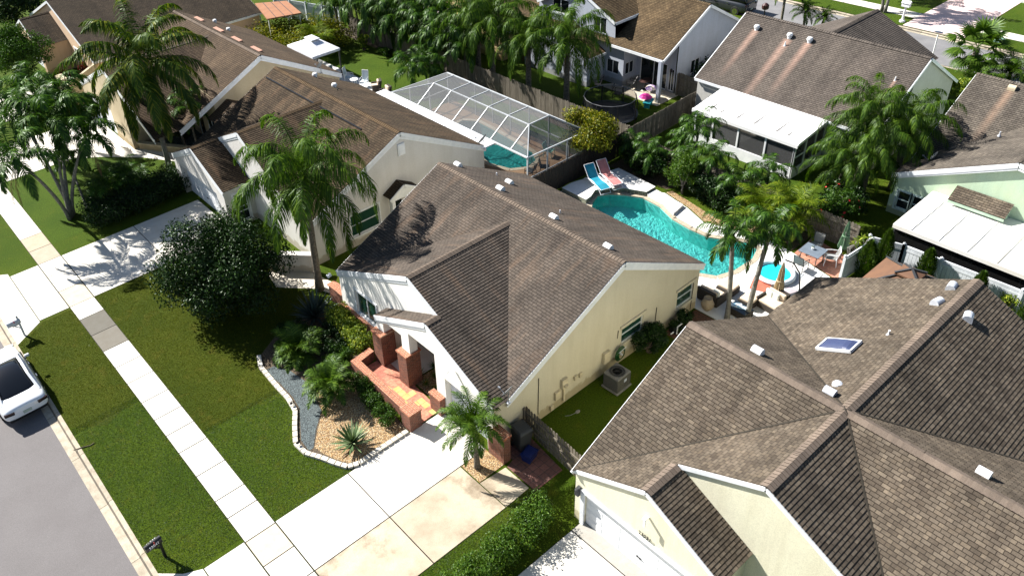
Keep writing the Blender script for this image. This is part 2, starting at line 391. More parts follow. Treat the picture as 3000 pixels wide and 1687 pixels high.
# kerb and gutter pan, cast in 3 m pieces
def kerb(x, s, y0, y1):
    mb = MB(); prof = [(0, -.101), (.30, -.093), (.36, -.03), (.40, .010), (.52, .014)]; y = y0
    while y < y1:
        ye = y+2.982; k = rng.uniform(.86, 1.06); mb.tint = (k, k, k*.98)
        for i in range(len(prof)-1):
            (a, za), (b, zb) = prof[i], prof[i+1]
            q = [(x+s*a, y, za), (x+s*b, y, zb), (x+s*b, ye, zb), (x+s*a, ye, za)]
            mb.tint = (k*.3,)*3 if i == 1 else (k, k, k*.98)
            mb.face(q if s > 0 else q[::-1])
        y += 3.0
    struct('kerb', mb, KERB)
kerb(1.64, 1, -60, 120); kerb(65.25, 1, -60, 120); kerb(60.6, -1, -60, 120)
def slabs(name, mat, items, z=.02, gap=.042):
    mb = MB()
    for x0, x1, y0, y1, *t in items:
        k = t[0] if t else (1, 1, 1)
        if isinstance(k, (int, float)): k = (k, k, k)
        mb.tint = k
        mb.bb(x0+gap/2, x1-gap/2, y0+gap/2, y1-gap/2, z-.05, z); mb.tint = (.035, .033, .032); mb.bb(x0+.001, x1-.001, y0+.001, y1-.001, z-.09, z-.009)
    struct(name, mb, mat)
J = [44.9, 43.3, 41.7, 40.16, 38.48, 36.8, 35.44, 33.86, 32.36, 30.9, 29.55, 28.0, 26.68, 25.53, 24.34, 22.8, 21.26, 20.28, 18.96, 17.69, 16.4, 15.0, 13.6, 12.2, 10.8, 9.4, 8]
while J[0] < 95: J.insert(0, J[0]+1.53)
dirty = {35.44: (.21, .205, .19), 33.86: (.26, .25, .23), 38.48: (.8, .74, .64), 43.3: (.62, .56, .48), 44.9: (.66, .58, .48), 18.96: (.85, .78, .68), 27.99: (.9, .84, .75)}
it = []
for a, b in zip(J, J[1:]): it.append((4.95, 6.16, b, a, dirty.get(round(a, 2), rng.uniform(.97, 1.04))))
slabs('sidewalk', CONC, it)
slabs('sidewalk', CONC, [(68.0, 69.35, y, y+1.5, rng.uniform(.92, 1.02)) for y in np.arange(0, 70, 1.5)])
# front driveways
slabs('driveway', CONC, [(6.17, 9.3, 16.4, 19.02, 1.04), (9.3, 13.88, 16.4, 19.02, 1.03), (3.4, 4.94, 13.9, 16.4, 1.03), (3.4, 4.94, 16.4, 19.02, 1.03)], .018)
slabs('driveway', CONCST, [(6.17, 9.3, 13.92, 16.4, 1.12), (9.3, 12.6, 13.92, 16.4, 1)], .018)
struct('driveway', (lambda m: (m.prism([(12.62, 13.94), (13.78, 13.98), (13.8, 15.22), (12.62, 15.33)], -.05, .018), m)[1])(MB()), CONCST)
def flat(name, poly, z, mat, tint=(1, 1, 1)):
    mb = MB(); mb.tint = tint; mb.prism(poly, z-.09, z); struct(name, mb, mat)
flat('driveway', [(2.16, 13.4), (3.38, 13.8), (3.38, 19.02), (2.8, 19.3), (2.16, 19.9)], .016, CONC)
slabs('driveway', CONC, [(6.17, 10.2, 36.8, 41.7, .98), (10.2, 14.15, 36.8, 41.7, .95), (3.5, 4.94, 36.8, 41.7, 1.0)], .018)
flat('driveway', [(2.16, 35.7), (3.48, 36.7), (3.48, 42.0), (2.16, 42.9)], .016, CONC)
slabs('driveway', CONC, [(6.17, 10.2, 52.6, 58, 1.0), (10.2, 14.0, 52.6, 58, 1.0), (2.5, 4.94, 52.6, 58, 1.0)], .018)
sheet('gravel_bed', [(14.4, 50.6), (16.3, 47.5), (18.2, 47.2), (18.2, 50.7)], .016, BLUE_GRAVEL)
flat('walkway', [(14.02, 52.58), (10.6, 52.58), (12.2, 51.2), (13.9, 49.3), (15.4, 46.9), (16.2, 46.5), (16.3, 47.4), (14.3, 50.6)], .014, CONC)
slabs('driveway', CONC, [(6.17, 10, 6.0, 11.75, 1.0), (10, 13.6, 6.0, 11.75, .96), (13.6, 14.4, 6.0, 11.75, .55), (2.5, 4.94, 6, 11.7)], .018)
flat('walkway', [(13.2, 31.0), (13.5, 32.5), (14.2, 31.85), (15.1, 30.95), (15.65, 28.4), (15.2, 27.9), (14.55, 29.5)], .015, CONC, (.93, .89, .84))
flat('walkway', [(6.17, 62), (13.5, 62), (14, 66.5), (6.17, 66.5)], .014, CONC)
flat('driveway', [(65.97, 21.2), (76.5, 21.2), (76.5, 25.5), (65.97, 25.6)], .03, M('pink_driveway', (.66, .52, .50), .8, (.6, .45, .43), 1.0, fine=.06))
flat('driveway', [(52, 40.3), (60, 40.3), (60, 44.5), (52, 44.5)], .03, CONC)
flat('driveway', [(55, 20.5), (60, 20.5), (60, 25.5), (55, 25.5)], .03, CONC)
PAV = brickmat('red_concrete_pavers', (.20, .085, .065), (.13, .06, .048), (.05, .04, .035), bw=.30, rh=.30, axes='xy', off=.0)
flat('patio', [(13.86, 13.72), (15.25, 13.72), (15.6, 16.3), (14.25, 16.0), (14.25, 15.3), (13.86, 15.2)], .02, PAV)
PAVT = brickmat('salmon_pavers', (.42, .19, .12), (.32, .13, .085), (.3, .2, .15), bw=.3, rh=.3, axes='xy', off=.5)
flat('patio', [(33.25, 15.2), (32.7, 12.75), (34.6, 12.75), (35.1, 15.3)], .03, PAVT)
# pool decks
dk = sheet('pool_deck', [(26.35, 13.2), (32.6, 12.8), (33.2, 15.2), (33.4, 16.9), (32.95, 18.4), (32.45, 19.9), (33.0, 21.3), (33.4, 23.1), (32.95, 23.9), (33.7, 25.0), (33.5, 26.5), (30.3, 27.3), (26.35, 27.3)], .035, DECK, holes=[POOLA], side=.2)
TAND = attrmat('tan_deck_coating', (.27, .175, .105), (.22, .14, .085))
sheet('pool_deck', [(27.7, 28.3), (33.2, 28.3), (33.2, 41), (27.7, 41)], .035, TAND, holes=[POOLC], side=.2)
flat('patio', [(27.6, 41), (30.95, 41), (31.0, 47), (30.9, 55.5), (27.6, 55.5)], .03, DECK, (.95, .95, .97))
flat('patio', [(41.9, 30.3), (44.2, 30.3), (44.2, 33.8), (41.9, 35.4)], .03, CONC, (.8, .75, .66))
# raised lounger terrace with its mosaic face, beside the pool
TILE = brickmat('pool_mosaic_tiles', (.16, .16, .11), (.07, .09, .07), (.25, .25, .2), bw=.1, rh=.1, axes='wall', ms=.006, off=0)
mb = MB(); mb.prism([(29.5, 25.4), (29.95, 25.45), (30.6, 25.72), (31.3, 25.38), (31.9, 24.65), (32.4, 23.6), (33.2, 23.6), (33.4, 26.4), (30.3, 27.2), (29.5, 27.2)], .03, .32, 1, 0)
struct('terrace', mb, [DECK, TILE])
mb = MB(); mb.prism([(32.42, 23.55), (32.3, 22.3), (31.85, 21.35), (32.9, 21.5), (33.15, 23.55)], .03, .2, 0)
struct('terrace', mb, [DECK])
def pool(label, name, out, waterz, plaster, deep=.8):
    n = len(out); mb = MB()
    bot = [(x, y, -deep) for x, y in out]
    A = sum(out[i][0]*out[(i+1) % n][1]-out[(i+1) % n][0]*out[i][1] for i in range(n))
    o2 = out if A > 0 else out[::-1]
    mb.face([(x, y, -deep) for x, y in o2])
    for i in range(n):
        a, b = o2[i], o2[(i+1) % n]
        mb.face([(b[0], b[1], -deep), (a[0], a[1], -deep), (a[0], a[1], .02), (b[0], b[1], .02)], 0)
        mb.face([(b[0], b[1], -.14), (a[0], a[1], -.14), (a[0]*.999+.0005, a[1], .0), (b[0], b[1], .0)], 0)
    t = thing('swimming_pool', label, 'pool', (o2[0][0], o2[0][1], 0)); org = tuple(t.location)
    mb.build('basin', plaster, t, org)
    # coping stones
    mb = MB(); cx = sum(p[0] for p in o2)/n; cy = sum(p[1] for p in o2)/n
    for i in range(n):
        a, b = Vector(o2[i]), Vector(o2[(i+1) % n]); d = (b-a).normalized(); nn = Vector((d.y, -d.x))
        a1, b1 = a+nn*.24-d*.03, b+nn*.24+d*.03; a0, b0 = a-nn*.03, b-nn*.03
        mb.face([(a0.x, a0.y, .05), (a1.x, a1.y, .05), (b1.x, b1.y, .05), (b0.x, b0.y, .05)])
        mb.face([(a0.x, a0.y, -.02), (a0.x, a0.y, .05), (b0.x, b0.y, .05), (b0.x, b0.y, -.02)])
        mb.face([(a1.x, a1.y, .0), (b1.x, b1.y, .0), (b1.x, b1.y, .05), (a1.x, a1.y, .05)])
    mb.build('coping', COPING, t, org)
    mb = MB(); mb.face([(x, y, waterz) for x, y in o2]); tag(mb.build('water', WATER, t, org), kind=None)
    return t
COPING = M('pool_coping', (.42, .36, .27), .8, (.3, .25, .18), 12, fine=.2)
def watermat():
    m, t, b, N, L = nodes('pool_water')
    tr = N('ShaderNodeBsdfTransparent'); tr.inputs[0].default_value = (.8, .98, 1, 1)
    gl = N('ShaderNodeBsdfGlossy'); gl.inputs['Roughness'].default_value = .04
    fr = N('ShaderNodeFresnel'); fr.inputs[0].default_value = 1.33
    bp = N('ShaderNodeBump'); bp.inputs['Strength'].default_value = .3; bp.inputs['Distance'].default_value = .08
    L(noise(t, objc(t), 3.2, 4, .6, 1.5), bp.inputs['Height']); L(bp.outputs[0], gl.inputs['Normal']); L(bp.outputs[0], fr.inputs['Normal'])
    mx = N('ShaderNodeMixShader'); L(fr.outputs[0], mx.inputs[0]); L(tr.outputs[0], mx.inputs[1]); L(gl.outputs[0], mx.inputs[2])
    L(mx.outputs[0], t.nodes['Material Output'].inputs[0]); t.nodes.remove(b); return m
WATER = watermat()
PLA = M('aqua_pool_plaster', (.13, .60, .53), .7, (.16, .66, .59), .8, spread=.2, fine=.12, bscale=5)
PLC = M('teal_pool_plaster', (.05, .42, .38), .7, (.04, .36, .33), 1.0)
pool('kidney shaped aqua swimming pool with white deck behind the middle house', 'pool', POOLA, -.10, PLA)
pool('teal swimming pool on a tan deck inside the screened cage', 'pool', POOLC, -.10, PLC)
# brick-tiled porch path of the middle house
PATH = brickmat('terracotta_path_tiles', (.40, .13, .085), (.48, .20, .12), (.26, .13, .09), bw=.3, rh=.3, axes='xy', off=0, var=.35, ms=.006)
flat('porch_path', [(12.85, 19.07), (13.86, 19.1), (13.95, 20.5), (14.05, 23.2), (12.93, 23.24)], .045, PATH)
mb = MB()
YT = M('yellow_cement_tile', (.58, .42, .16), .7, (.5, .32, .10), 5)
for x, y in ((13.3, 20.9), (13.3, 20.6), (13.6, 20.6), (13.0, 21.5), (13.3, 20.0), (13.6, 19.7), (13.3, 21.2), (13.0, 20.3), (13.6, 19.1+.12), (13.6, 20.0)):
    mb.face([(x-.14, y-.14, .049), (x+.14, y-.14, .049), (x+.14, y+.14, .049), (x-.14, y+.14, .049)])
struct('porch_path', mb, YT)
# planting beds
BED = [(10.1, 27.1), (9.8, 26.4), (9.72, 25.0), (9.7, 23.9), (9.55, 23.1), (9.1, 22.4), (8.65, 21.6), (8.68, 20.9), (9.0, 20.3), (9.25, 19.7), (9.5, 19.25), (9.9, 19.08), (10.7, 19.1), (12.25, 19.1)]
sheet('planting_bed', BED + [(12.3, 19.6), (12.55, 23.4), (13.9, 24.2), (14.55, 24.2), (14.55, 27.0), (13.4, 28.3), (11.6, 28.0)], .012, MULCH)
sheet('gravel_bed', [(9.75, 26.1), (10.2, 26.1), (10.6, 25.3), (10.75, 24.2), (10.3, 22.4), (9.6, 21.7), (9.0, 20.95), (8.8, 20.95), (8.85, 21.6), (9.3, 22.4), (9.7, 23.1), (9.85, 23.9), (9.87, 25.0)], .018, BLUE_GRAVEL)
sheet('gravel_bed', [(9.05, 20.95), (9.65, 21.65), (10.35, 22.4), (10.7, 23.6), (11.9, 23.4), (12.2, 21.5), (12.15, 19.3), (10.7, 19.25), (9.95, 19.22), (9.6, 19.4), (9.35, 19.85), (9.15, 20.4)], .017, TAN_GRAVEL)
sheet('gravel_bed', [(12.63, 16.38), (12.63, 15.36), (13.84, 15.36), (13.84, 16.38)], .021, TAN_GRAVEL)
sheet('gravel_bed', [(13.98, 19.5), (16.5, 19.5), (16.5, 21.0), (14.1, 21.2)], .03, TAN_GRAVEL)
sheet('porch_floor', rect(14.0, 16.6, 21.2, 23.1), .031, CONC)
sheet('gravel_bed', [(33.5, 16.9), (33.05, 18.4), (32.55, 19.9), (33.1, 21.3), (33.5, 23.1), (33.9, 23.0), (33.5, 21.0), (33.2, 19.6), (34.0, 18.0), (34.3, 16.5)], .014, TAN_GRAVEL)
sheet('planting_bed', [(33.3, 15.4), (35.25, 15.4), (35.25, 27.3), (33.6, 27.3), (33.8, 23.3), (34.6, 23), (34.6, 16.9)], .010, MULCH)
sheet('planting_bed', rect(35.35, 36.4, 28, 60), .011, MULCH)
sheet('planting_bed', [(25.9, 13.2), (26.3, 13.2), (26.3, 15.9), (24, 15.9), (24, 14.9)], .012, M('dry_leaf_litter', (.14, .06, .035), .9, (.06, .035, .02), 14, fine=.4))
mb = MB()
for i in range(len(BED)-1):
    a, b = Vector(BED[i]), Vector(BED[i+1]); L_ = (b-a).length; n = max(1, round(L_/.27)); d = (b-a)/n
    for k in range(n):
        c = a + d*(k+.5); q = rng.uniform(.8, 1.05); mb.tint = (q, q*.98, q*.94)
        mb.box((c.x-.05, c.y, .05), (d.length*.86, .19, .12), math.atan2(d.y, d.x)+rng.uniform(-.04, .04))
o = mb.build('garden_edging', CONC); tag(o, 'curving row of pale concrete edging blocks round the front bed', 'garden edging')
# ---------------------------------------------------------------- house kit
def clip(poly, f0, f1):
    """keep the part of a 2-D polygon with f0 <= v <= f1 (v is the 2nd coordinate)"""
    for lim, s in ((f0, 1), (f1, -1)):
        out = []
        for i in range(len(poly)):
            a, b = poly[i], poly[(i+1) % len(poly)]; da, db = s*(a[1]-lim), s*(b[1]-lim)
            if da >= 0: out.append(a)
            if (da > 0 > db) or (da < 0 < db):
                t = da/(da-db); out.append((a[0]+(b[0]-a[0])*t, lim))
        poly = out
        if len(poly) < 3: return []
    return poly
def roof_plane(mb, pts, h=.127, t=.014, m=0):
    pts = [Vector(p) for p in pts]
    n = Vector((0, 0, 0))
    for i in range(len(pts)): n += (pts[i]-pts[0]).cross(pts[(i+1) % len(pts)]-pts[0])
    n.normalize()
    if n.z < 0: n = -n
    u = Vector((0, 0, 1)).cross(n).normalized(); v = n.cross(u)     # v up the slope
    v0 = min(p.dot(v) for p in pts); base = n.dot(pts[0])
    uvp = [(p.dot(u), p.dot(v)-v0) for p in pts]; vmax = max(q[1] for q in uvp)
    def P(q, off): return u*q[0] + v*(q[1]+v0) + n*(base+off)
    k = 0
    while k*h < vmax-1e-4:
        a, b = k*h, min((k+1)*h, vmax); c = clip(uvp, a, b)
        if c:
            T = t+rng.uniform(-.002, .002)
            mb.face([P(q, .01+T*(1-(q[1]-a)/h)) for q in c], m, [(q[0], q[1]) for q in c])
            lo = sorted([q for q in c if abs(q[1]-a) < 1e-5], key=lambda q: q[0])
            if len(lo) >= 2:
                l, r = lo[0], lo[-1]
                mb.face([P(l, -.01), P(r, -.01), P(r, .01+T), P(l, .01+T)], m, [(l[0], l[1]-.004)]*4)
        k += 1
    return u, v
def ridge(mb, p0, p1, w=.16, drop=.07, step=.15, m=0):
    if isinstance(mb, list): mb.append(MB()); mb = mb[-1]
    p0, p1 = Vector(p0), Vector(p1); d = p1-p0; L_ = d.length; d /= L_; n = max(1, int(L_/step))
    x = d.cross(Vector((0, 0, 1))).normalized(); z = x.cross(d)
    for i in range(n):
        a = p0+d*(L_*i/n); b = p0+d*(L_*(i+1)/n+.02)
        ya, yb = .05, .028
        for s in (-1, 1):
            q = [a+z*ya, b+z*yb, b+x*s*w+z*(yb-drop), a+x*s*w+z*(ya-drop)]
            if s > 0: q = q[::-1]
            j = rng.random()*5
            mb.face(q, m, [(j, 0.07), (j+.1, .07), (j+.1, .1), (j, .1)])
        mb.face([a+x*w+z*(ya-drop), a+z*ya, a-x*w+z*(ya-drop)], m, [(0, .0)]*3)
def edge_at(prof, s):
    for (a, za), (b, zb) in zip(prof, prof[1:]):
        if a-1e-6 <= s <= b+1e-6: return za+(zb-za)*(s-a)/max(b-a, 1e-9)
    return prof[-1][1]
def wall(mb, A, B, prof, ops=(), th=.14, m=0, z0=0.0, back=False):
    """wall from A to B (outside on the right), top profile [(s,z)], openings (s0,s1,z0,z1)"""
    A, B = Vector(A), Vector(B); L_ = (B-A).length; d = (B-A)/L_; n = Vector((d.y, -d.x))
    if prof is None or isinstance(prof, (int, float)): prof = [(0, prof), (L_, prof)]
    xs = sorted(set([0, L_]+[round(p[0], 4) for p in prof]+[round(v, 4) for o in ops for v in o[:2]]))
    def P(s, z, dep=0): q = A+d*s-n*dep; return (q.x, q.y, z)
    for a, b in zip(xs, xs[1:]):
        mid = (a+b)/2; cur = z0
        for o in sorted([o for o in ops if o[0] <= mid <= o[1]], key=lambda o: o[2]):
            if o[2] > cur+1e-4: mb.face([P(a, cur), P(b, cur), P(b, o[2]), P(a, o[2])], m)
            cur = o[3]
        mb.face([P(a, cur), P(b, cur), P(b, edge_at(prof, b)), P(a, edge_at(prof, a))], m)
    for s0, s1, a, b in ops:
        mb.face([P(s0, a), P(s0, b), P(s0, b, th), P(s0, a, th)], m)
        mb.face([P(s1, a), P(s1, a, th), P(s1, b, th), P(s1, b)], m)
        mb.face([P(s0, b), P(s1, b), P(s1, b, th), P(s0, b, th)], m)
        if a > z0+.01: mb.face([P(s0, a), P(s0, a, th), P(s1, a, th), P(s1, a)], m)
    if back:
        for a, b in zip(xs, xs[1:]): mb.face([P(b, z0, th), P(a, z0, th), P(a, edge_at(prof, a)-.02, th), P(b, edge_at(prof, b)-.02, th)], m)
class House:
    def __init__(s, name, label, cat, org):
        s.t = thing(name, label, cat, org); s.o = org; s.w = MB(); s.r = MB(); s.f = []; s.cap = []; s.roof = None
    def win(s, A, B, op, kind='hung', frame=None, glass=None, name='window', trim=None, dep=.07, fw=.05):
        A, B = Vector(A), Vector(B); d = (B-A).normalized(); n = Vector((d.y, -d.x)); s0, s1, z0, z1 = op
        def P(u, z, dp=0): q = A+d*u-n*dp; return Vector((q.x, q.y, z))
        f = MB(); U = (n.x, n.y, 0)
        def bar(a, b, w=fw, t=.05, dp=dep): f.beam(P(*a, dp), P(*b, dp), w, t, 0, U)
        h = fw/2
        bar((s0, z0+h), (s1, z0+h)); bar((s0, z1-h), (s1, z1-h)); bar((s0+h, z0), (s0+h, z1)); bar((s1-h, z0), (s1-h, z1))
        if 'v' in kind: bar(((s0+s1)/2, z0), ((s0+s1)/2, z1), fw*.9, .045)
        if 'h' in kind: bar((s0, (z0+z1)/2), (s1, (z0+z1)/2), fw*.9, .047)
        if kind == 'third':
            for q in (1/3, 2/3): bar((s0, z0+(z1-z0)*q), (s1, z0+(z1-z0)*q), fw*.8, .045)
        if trim:
            t = trim
            for a, b in (((s0-t, z1+t/2), (s1+t, z1+t/2)), ((s0-t, z0-t/2), (s1+t, z0-t/2))): f.beam(P(*a, -.012), P(*b, -.012), t, .05, 0, U)
            for a, b in (((s0-t/2, z0), (s0-t/2, z1)), ((s1+t/2, z0), (s1+t/2, z1))): f.beam(P(*a, -.01), P(*b, -.01), t, .045, 0, U)
        fo = f.build(name, frame or WFRAME, s.t, s.o)
        g = MB(); g.face([P(s0, z0, dep+.01), P(s1, z0, dep+.01), P(s1, z1, dep+.01), P(s0, z1, dep+.01)])
        go = g.build('pane', glass or GLASS, fo, s.o)
        return fo
    def garage(s, A, B, op, mat=None, dep=.3, rows=4, cols=8):
        A, B = Vector(A), Vector(B); d = (B-A).normalized(); n = Vector((d.y, -d.x)); s0, s1, z0, z1 = op
        def P(u, z, dp=0): q = A+d*u-n*dp; return Vector((q.x, q.y, z))
        f = MB(); U = (n.x, n.y, 0)
        rh = (z1-z0)/rows
        for r in range(rows):
            za, zb = z0+r*rh+.006, z0+(r+1)*rh-.006
            f.beam(P(s0+.01, (za+zb)/2, dep), P(s1-.01, (za+zb)/2, dep), zb-za, .04, 0, U)
            cw = (s1-s0)/cols
            for c in range(cols):
                f.beam(P(s0+c*cw+.06, (za+zb)/2, dep-.022), P(s0+(c+1)*cw-.06, (za+zb)/2, dep-.022), (zb-za)*.62, .012, 0, U)
        o = f.build('garage_door', mat or TRIM, s.t, s.o)
        h = MB(); h.beam(P((s0+s1)/2-.1, z0+.5, dep-.05), P((s0+s1)/2+.1, z0+.5, dep-.05), .03, .03, 0, U); h.build('handle', BLACK, o, s.o)
    def rake(s, p0, p1, n, w=.22, th=.05, out=.0, second=True):
        """fascia board under a roof edge, pushed out along n"""
        nn = Vector((n[0], n[1], 0)); p0, p1 = Vector(p0), Vector(p1); s.f.append(MB())
        s.f[-1].beam(p0+nn*out-Vector((0, 0, w/2+.012)), p1+nn*out-Vector((0, 0, w/2+.012)), th, w)
        if second: s.f[-1].beam(p0+nn*(out-.015)-Vector((0, 0, w+.10)), p1+nn*(out-.015)-Vector((0, 0, w+.06)), th*.7, .10)
    def done(s, wm, rm, fm=None, cm=None):
        s.wall = s.w.build('wall', wm, s.t, s.o)
        s.roof = s.r.build('roof', rm, s.t, s.o)
        for f in s.f: f.build('fascia', fm or TRIM, s.t, s.o)
        for c in s.cap: c.build('ridge_cap', cm or rm, s.roof, s.o)
    def vent(s, p, kind='hood', rz=0, mat=None, sc=1, label=None):
        """metal roof vents, sub-parts of the roof"""
        mb = MB(); x, y, z = p
        if kind == 'hood':     # half-barrel goose-neck vent
            c, sn = math.cos(rz), math.sin(rz); r = .16*sc; L_ = .36*sc; n = 9
            prof = [(math.cos(math.pi*i/n)*r, math.sin(math.pi*i/n)*r+.07*sc) for i in range(n+1)]
            prof = [(r, -.06)]+prof+[(-r, -.06)]
            for sd in (-1, 1): mb.face([(x+c*L_/2*sd-sn*a, y+sn*L_/2*sd+c*a, z+b) for a, b in prof][::sd])
            for (a, b), (a2, b2) in zip(prof, prof[1:]):
                mb.face([(x-c*L_/2-sn*a, y-sn*L_/2+c*a, z+b), (x-c*L_/2-sn*a2, y-sn*L_/2+c*a2, z+b2), (x+c*L_/2-sn*a2, y+sn*L_/2+c*a2, z+b2), (x+c*L_/2-sn*a, y+sn*L_/2+c*a, z+b)])
        elif kind == 'pipe':
            mb.tube([(x, y, z-.08), (x, y, z+.2*sc)], .035*sc, 10); mb.tube([(x, y, z-.05), (x, y, z+.05)], [.09*sc, .045*sc], 10)
        elif kind == 'round':
            mb.lathe([(.12*sc, -.1), (.12*sc, .10*sc), (.17*sc, .12*sc), (.17*sc, .2*sc), (.13*sc, .27*sc), (.05*sc, .3*sc)], p, 12)
        elif kind == 'strip':   # off-ridge slot vent
            mb.box(p, (.45, 1.2, .1), rz)
        o = mb.build('vent_pipe' if kind == 'pipe' else 'roof_vent', mat or VENTM, s.roof, s.o, smooth=False)
        if label: o['label'] = label
def dish(loc, label, az, sc=1, tilt=.9, mast=.5, mat=None):
    t = thing('satellite_dish', label, 'satellite dish', loc)
    mat = mat or M('dish_grey', (.30, .31, .32), .45)
    mb = MB(); rot = Matrix.Rotation(az, 3, 'Z') @ Matrix.Rotation(tilt, 3, 'Y'); c = Vector((0, 0, mast+.12*sc)); n = 20
    rings = [(0, 0), (.16, .012), (.27, .035), (.36, .07)]
    for sgn, off in ((1, .006), (-1, -.006)):
        for (r0, h0), (r1, h1) in zip(rings, rings[1:]):
            for k in range(n):
                a, b = 2*math.pi*k/n, 2*math.pi*(k+1)/n
                q = [c+rot @ Vector((r*math.cos(x)*sc, r*math.sin(x)*sc*.88, (h+off)*sc)) for r, h, x in ((r0, h0, a), (r1, h1, a), (r1, h1, b), (r0, h0, b))]
                mb.face(q if sgn > 0 else q[::-1])
    mb.build('dish', mat, t, smooth=True)
    mb = MB(); mb.tube([(0, 0, -.02), (0, 0, mast*.7), tuple(c+rot @ Vector((0, 0, -.03)))], .022, 8)
    mb.box((0, 0, .0), (.16, .12, .02)); mb.build('mast', METAL, t)
    mb = MB(); tip = c+rot @ Vector((.30*sc, 0, .42*sc)); mb.tube([tuple(c+rot @ Vector((.33*sc, 0, .0))), tuple(tip)], .013, 6)
    mb.box(tip, (.1, .05, .06), az); mb.build('feed_arm', METAL, t)
    return t
def cyc(mb, C, rs, z): pass
# ---------------------------------------------------------------- the houses
SH_A = shingle('shingles_brown_grey', (.098, .081, .068), (.076, .063, .053), (.22, .14, .09), stain=True)
SH_B = shingle('shingles_tan_grey', (.132, .108, .083), (.080, .064, .049), (.3, .2, .12), tab=.25, var=.7)
SH_C = shingle('shingles_dark_brown', (.078, .057, .037), (.050, .036, .024), (.2, .12, .07), stain=True)
SH_D = shingle('shingles_warm_brown', (.092, .066, .044), (.068, .048, .033), (.26, .15, .08))
SH_E = shingle('shingles_deep_brown', (.066, .050, .035), (.048, .037, .027), (.2, .12, .07))
SH_G = shingle('shingles_golden_brown', (.125, .088, .050), (.078, .055, .032), (.26, .16, .08))
SH_H = shingle('shingles_taupe', (.112, .095, .083), (.092, .078, .068), (.42, .27, .21), streaks=[(-26.5, .5, 4.55, .32), (-24.25, -1.5, 4.5, .36), (-23.0, .2, 4.6, .34), (-17.3, 2.6, 3.8, .12)])
SH_I = shingle('shingles_grey_brown', (.125, .108, .09), (.088, .076, .064), (.3, .2, .14), streaks=[(-12.2, 1.2, 6.0, .3)])
CAP_A = shingle('ridge_shingles_rust', (.150, .118, .094), (.12, .095, .076), (.3, .2, .12), tab=5)
CAP_B = shingle('ridge_shingles_pink', (.185, .145, .116), (.135, .107, .086), (.3, .2, .12), tab=5)
CAP_C = shingle('ridge_shingles_gold', (.11, .074, .042), (.075, .052, .033), (.3, .2, .12), tab=5)
def stucco(name, c, c2=None, fine=.08):
    m = M(name, c, .85, c2 or tuple(x*.9 for x in c), .8, spread=.2, fine=fine, bump=.35, bscale=28, spec=.2)
    t = m.node_tree; b = t.nodes['Principled BSDF']; src = b.inputs['Base Color'].links[0].from_socket      # rain streaks and a splash-dirt band above the soil
    mp = t.nodes.new('ShaderNodeMapping'); mp.inputs['Scale'].default_value = (2.2, 2.2, .22); t.links.new(objc(t), mp.inputs[0])
    col = mixc(t, 1, src, ramp(t, noise(t, mp.outputs[0], 1.0, 6, .65), [(.30, (.93, .92, .90)), (.55, (1.01,)*3)]), 'MULTIPLY')
    sp = t.nodes.new('ShaderNodeSeparateXYZ'); t.links.new(objc(t), sp.inputs[0]); ad = t.nodes.new('ShaderNodeMath'); ad.operation = 'MULTIPLY_ADD'
    t.links.new(noise(t, objc(t), 2.5, 4), ad.inputs[0]); ad.inputs[1].default_value = -.7; t.links.new(sp.outputs[2], ad.inputs[2])
    col = mixc(t, 1, col, ramp(t, ad.outputs[0], [(0, (.70, .66, .58)), (.12, (1, 1, 1))]), 'MULTIPLY')
    t.links.new(col, b.inputs['Base Color']); return m
ST_A = stucco('cream_stucco', (.56, .51, .39), (.52, .47, .35))
ST_AF = stucco('off_white_stucco', (.84, .82, .77), (.80, .78, .73))
ST_B = stucco('pale_yellow_stucco', (.72, .69, .52), (.66, .62, .47), .10)
ST_C = stucco('white_stucco', (.62, .60, .57), (.57, .55, .52))
ST_D = stucco('beige_stucco', (.52, .44, .30), (.45, .37, .25))
ST_E = stucco('peach_stucco', (.62, .45, .31), (.56, .40, .27))
ST_G = stucco('pale_grey_stucco', (.40, .43, .50), (.36, .39, .45))
ST_H = stucco('light_grey_stucco', (.50, .49, .46), (.44, .43, .40))
ST_I = stucco('mint_stucco', (.42, .56, .42), (.48, .58, .40))
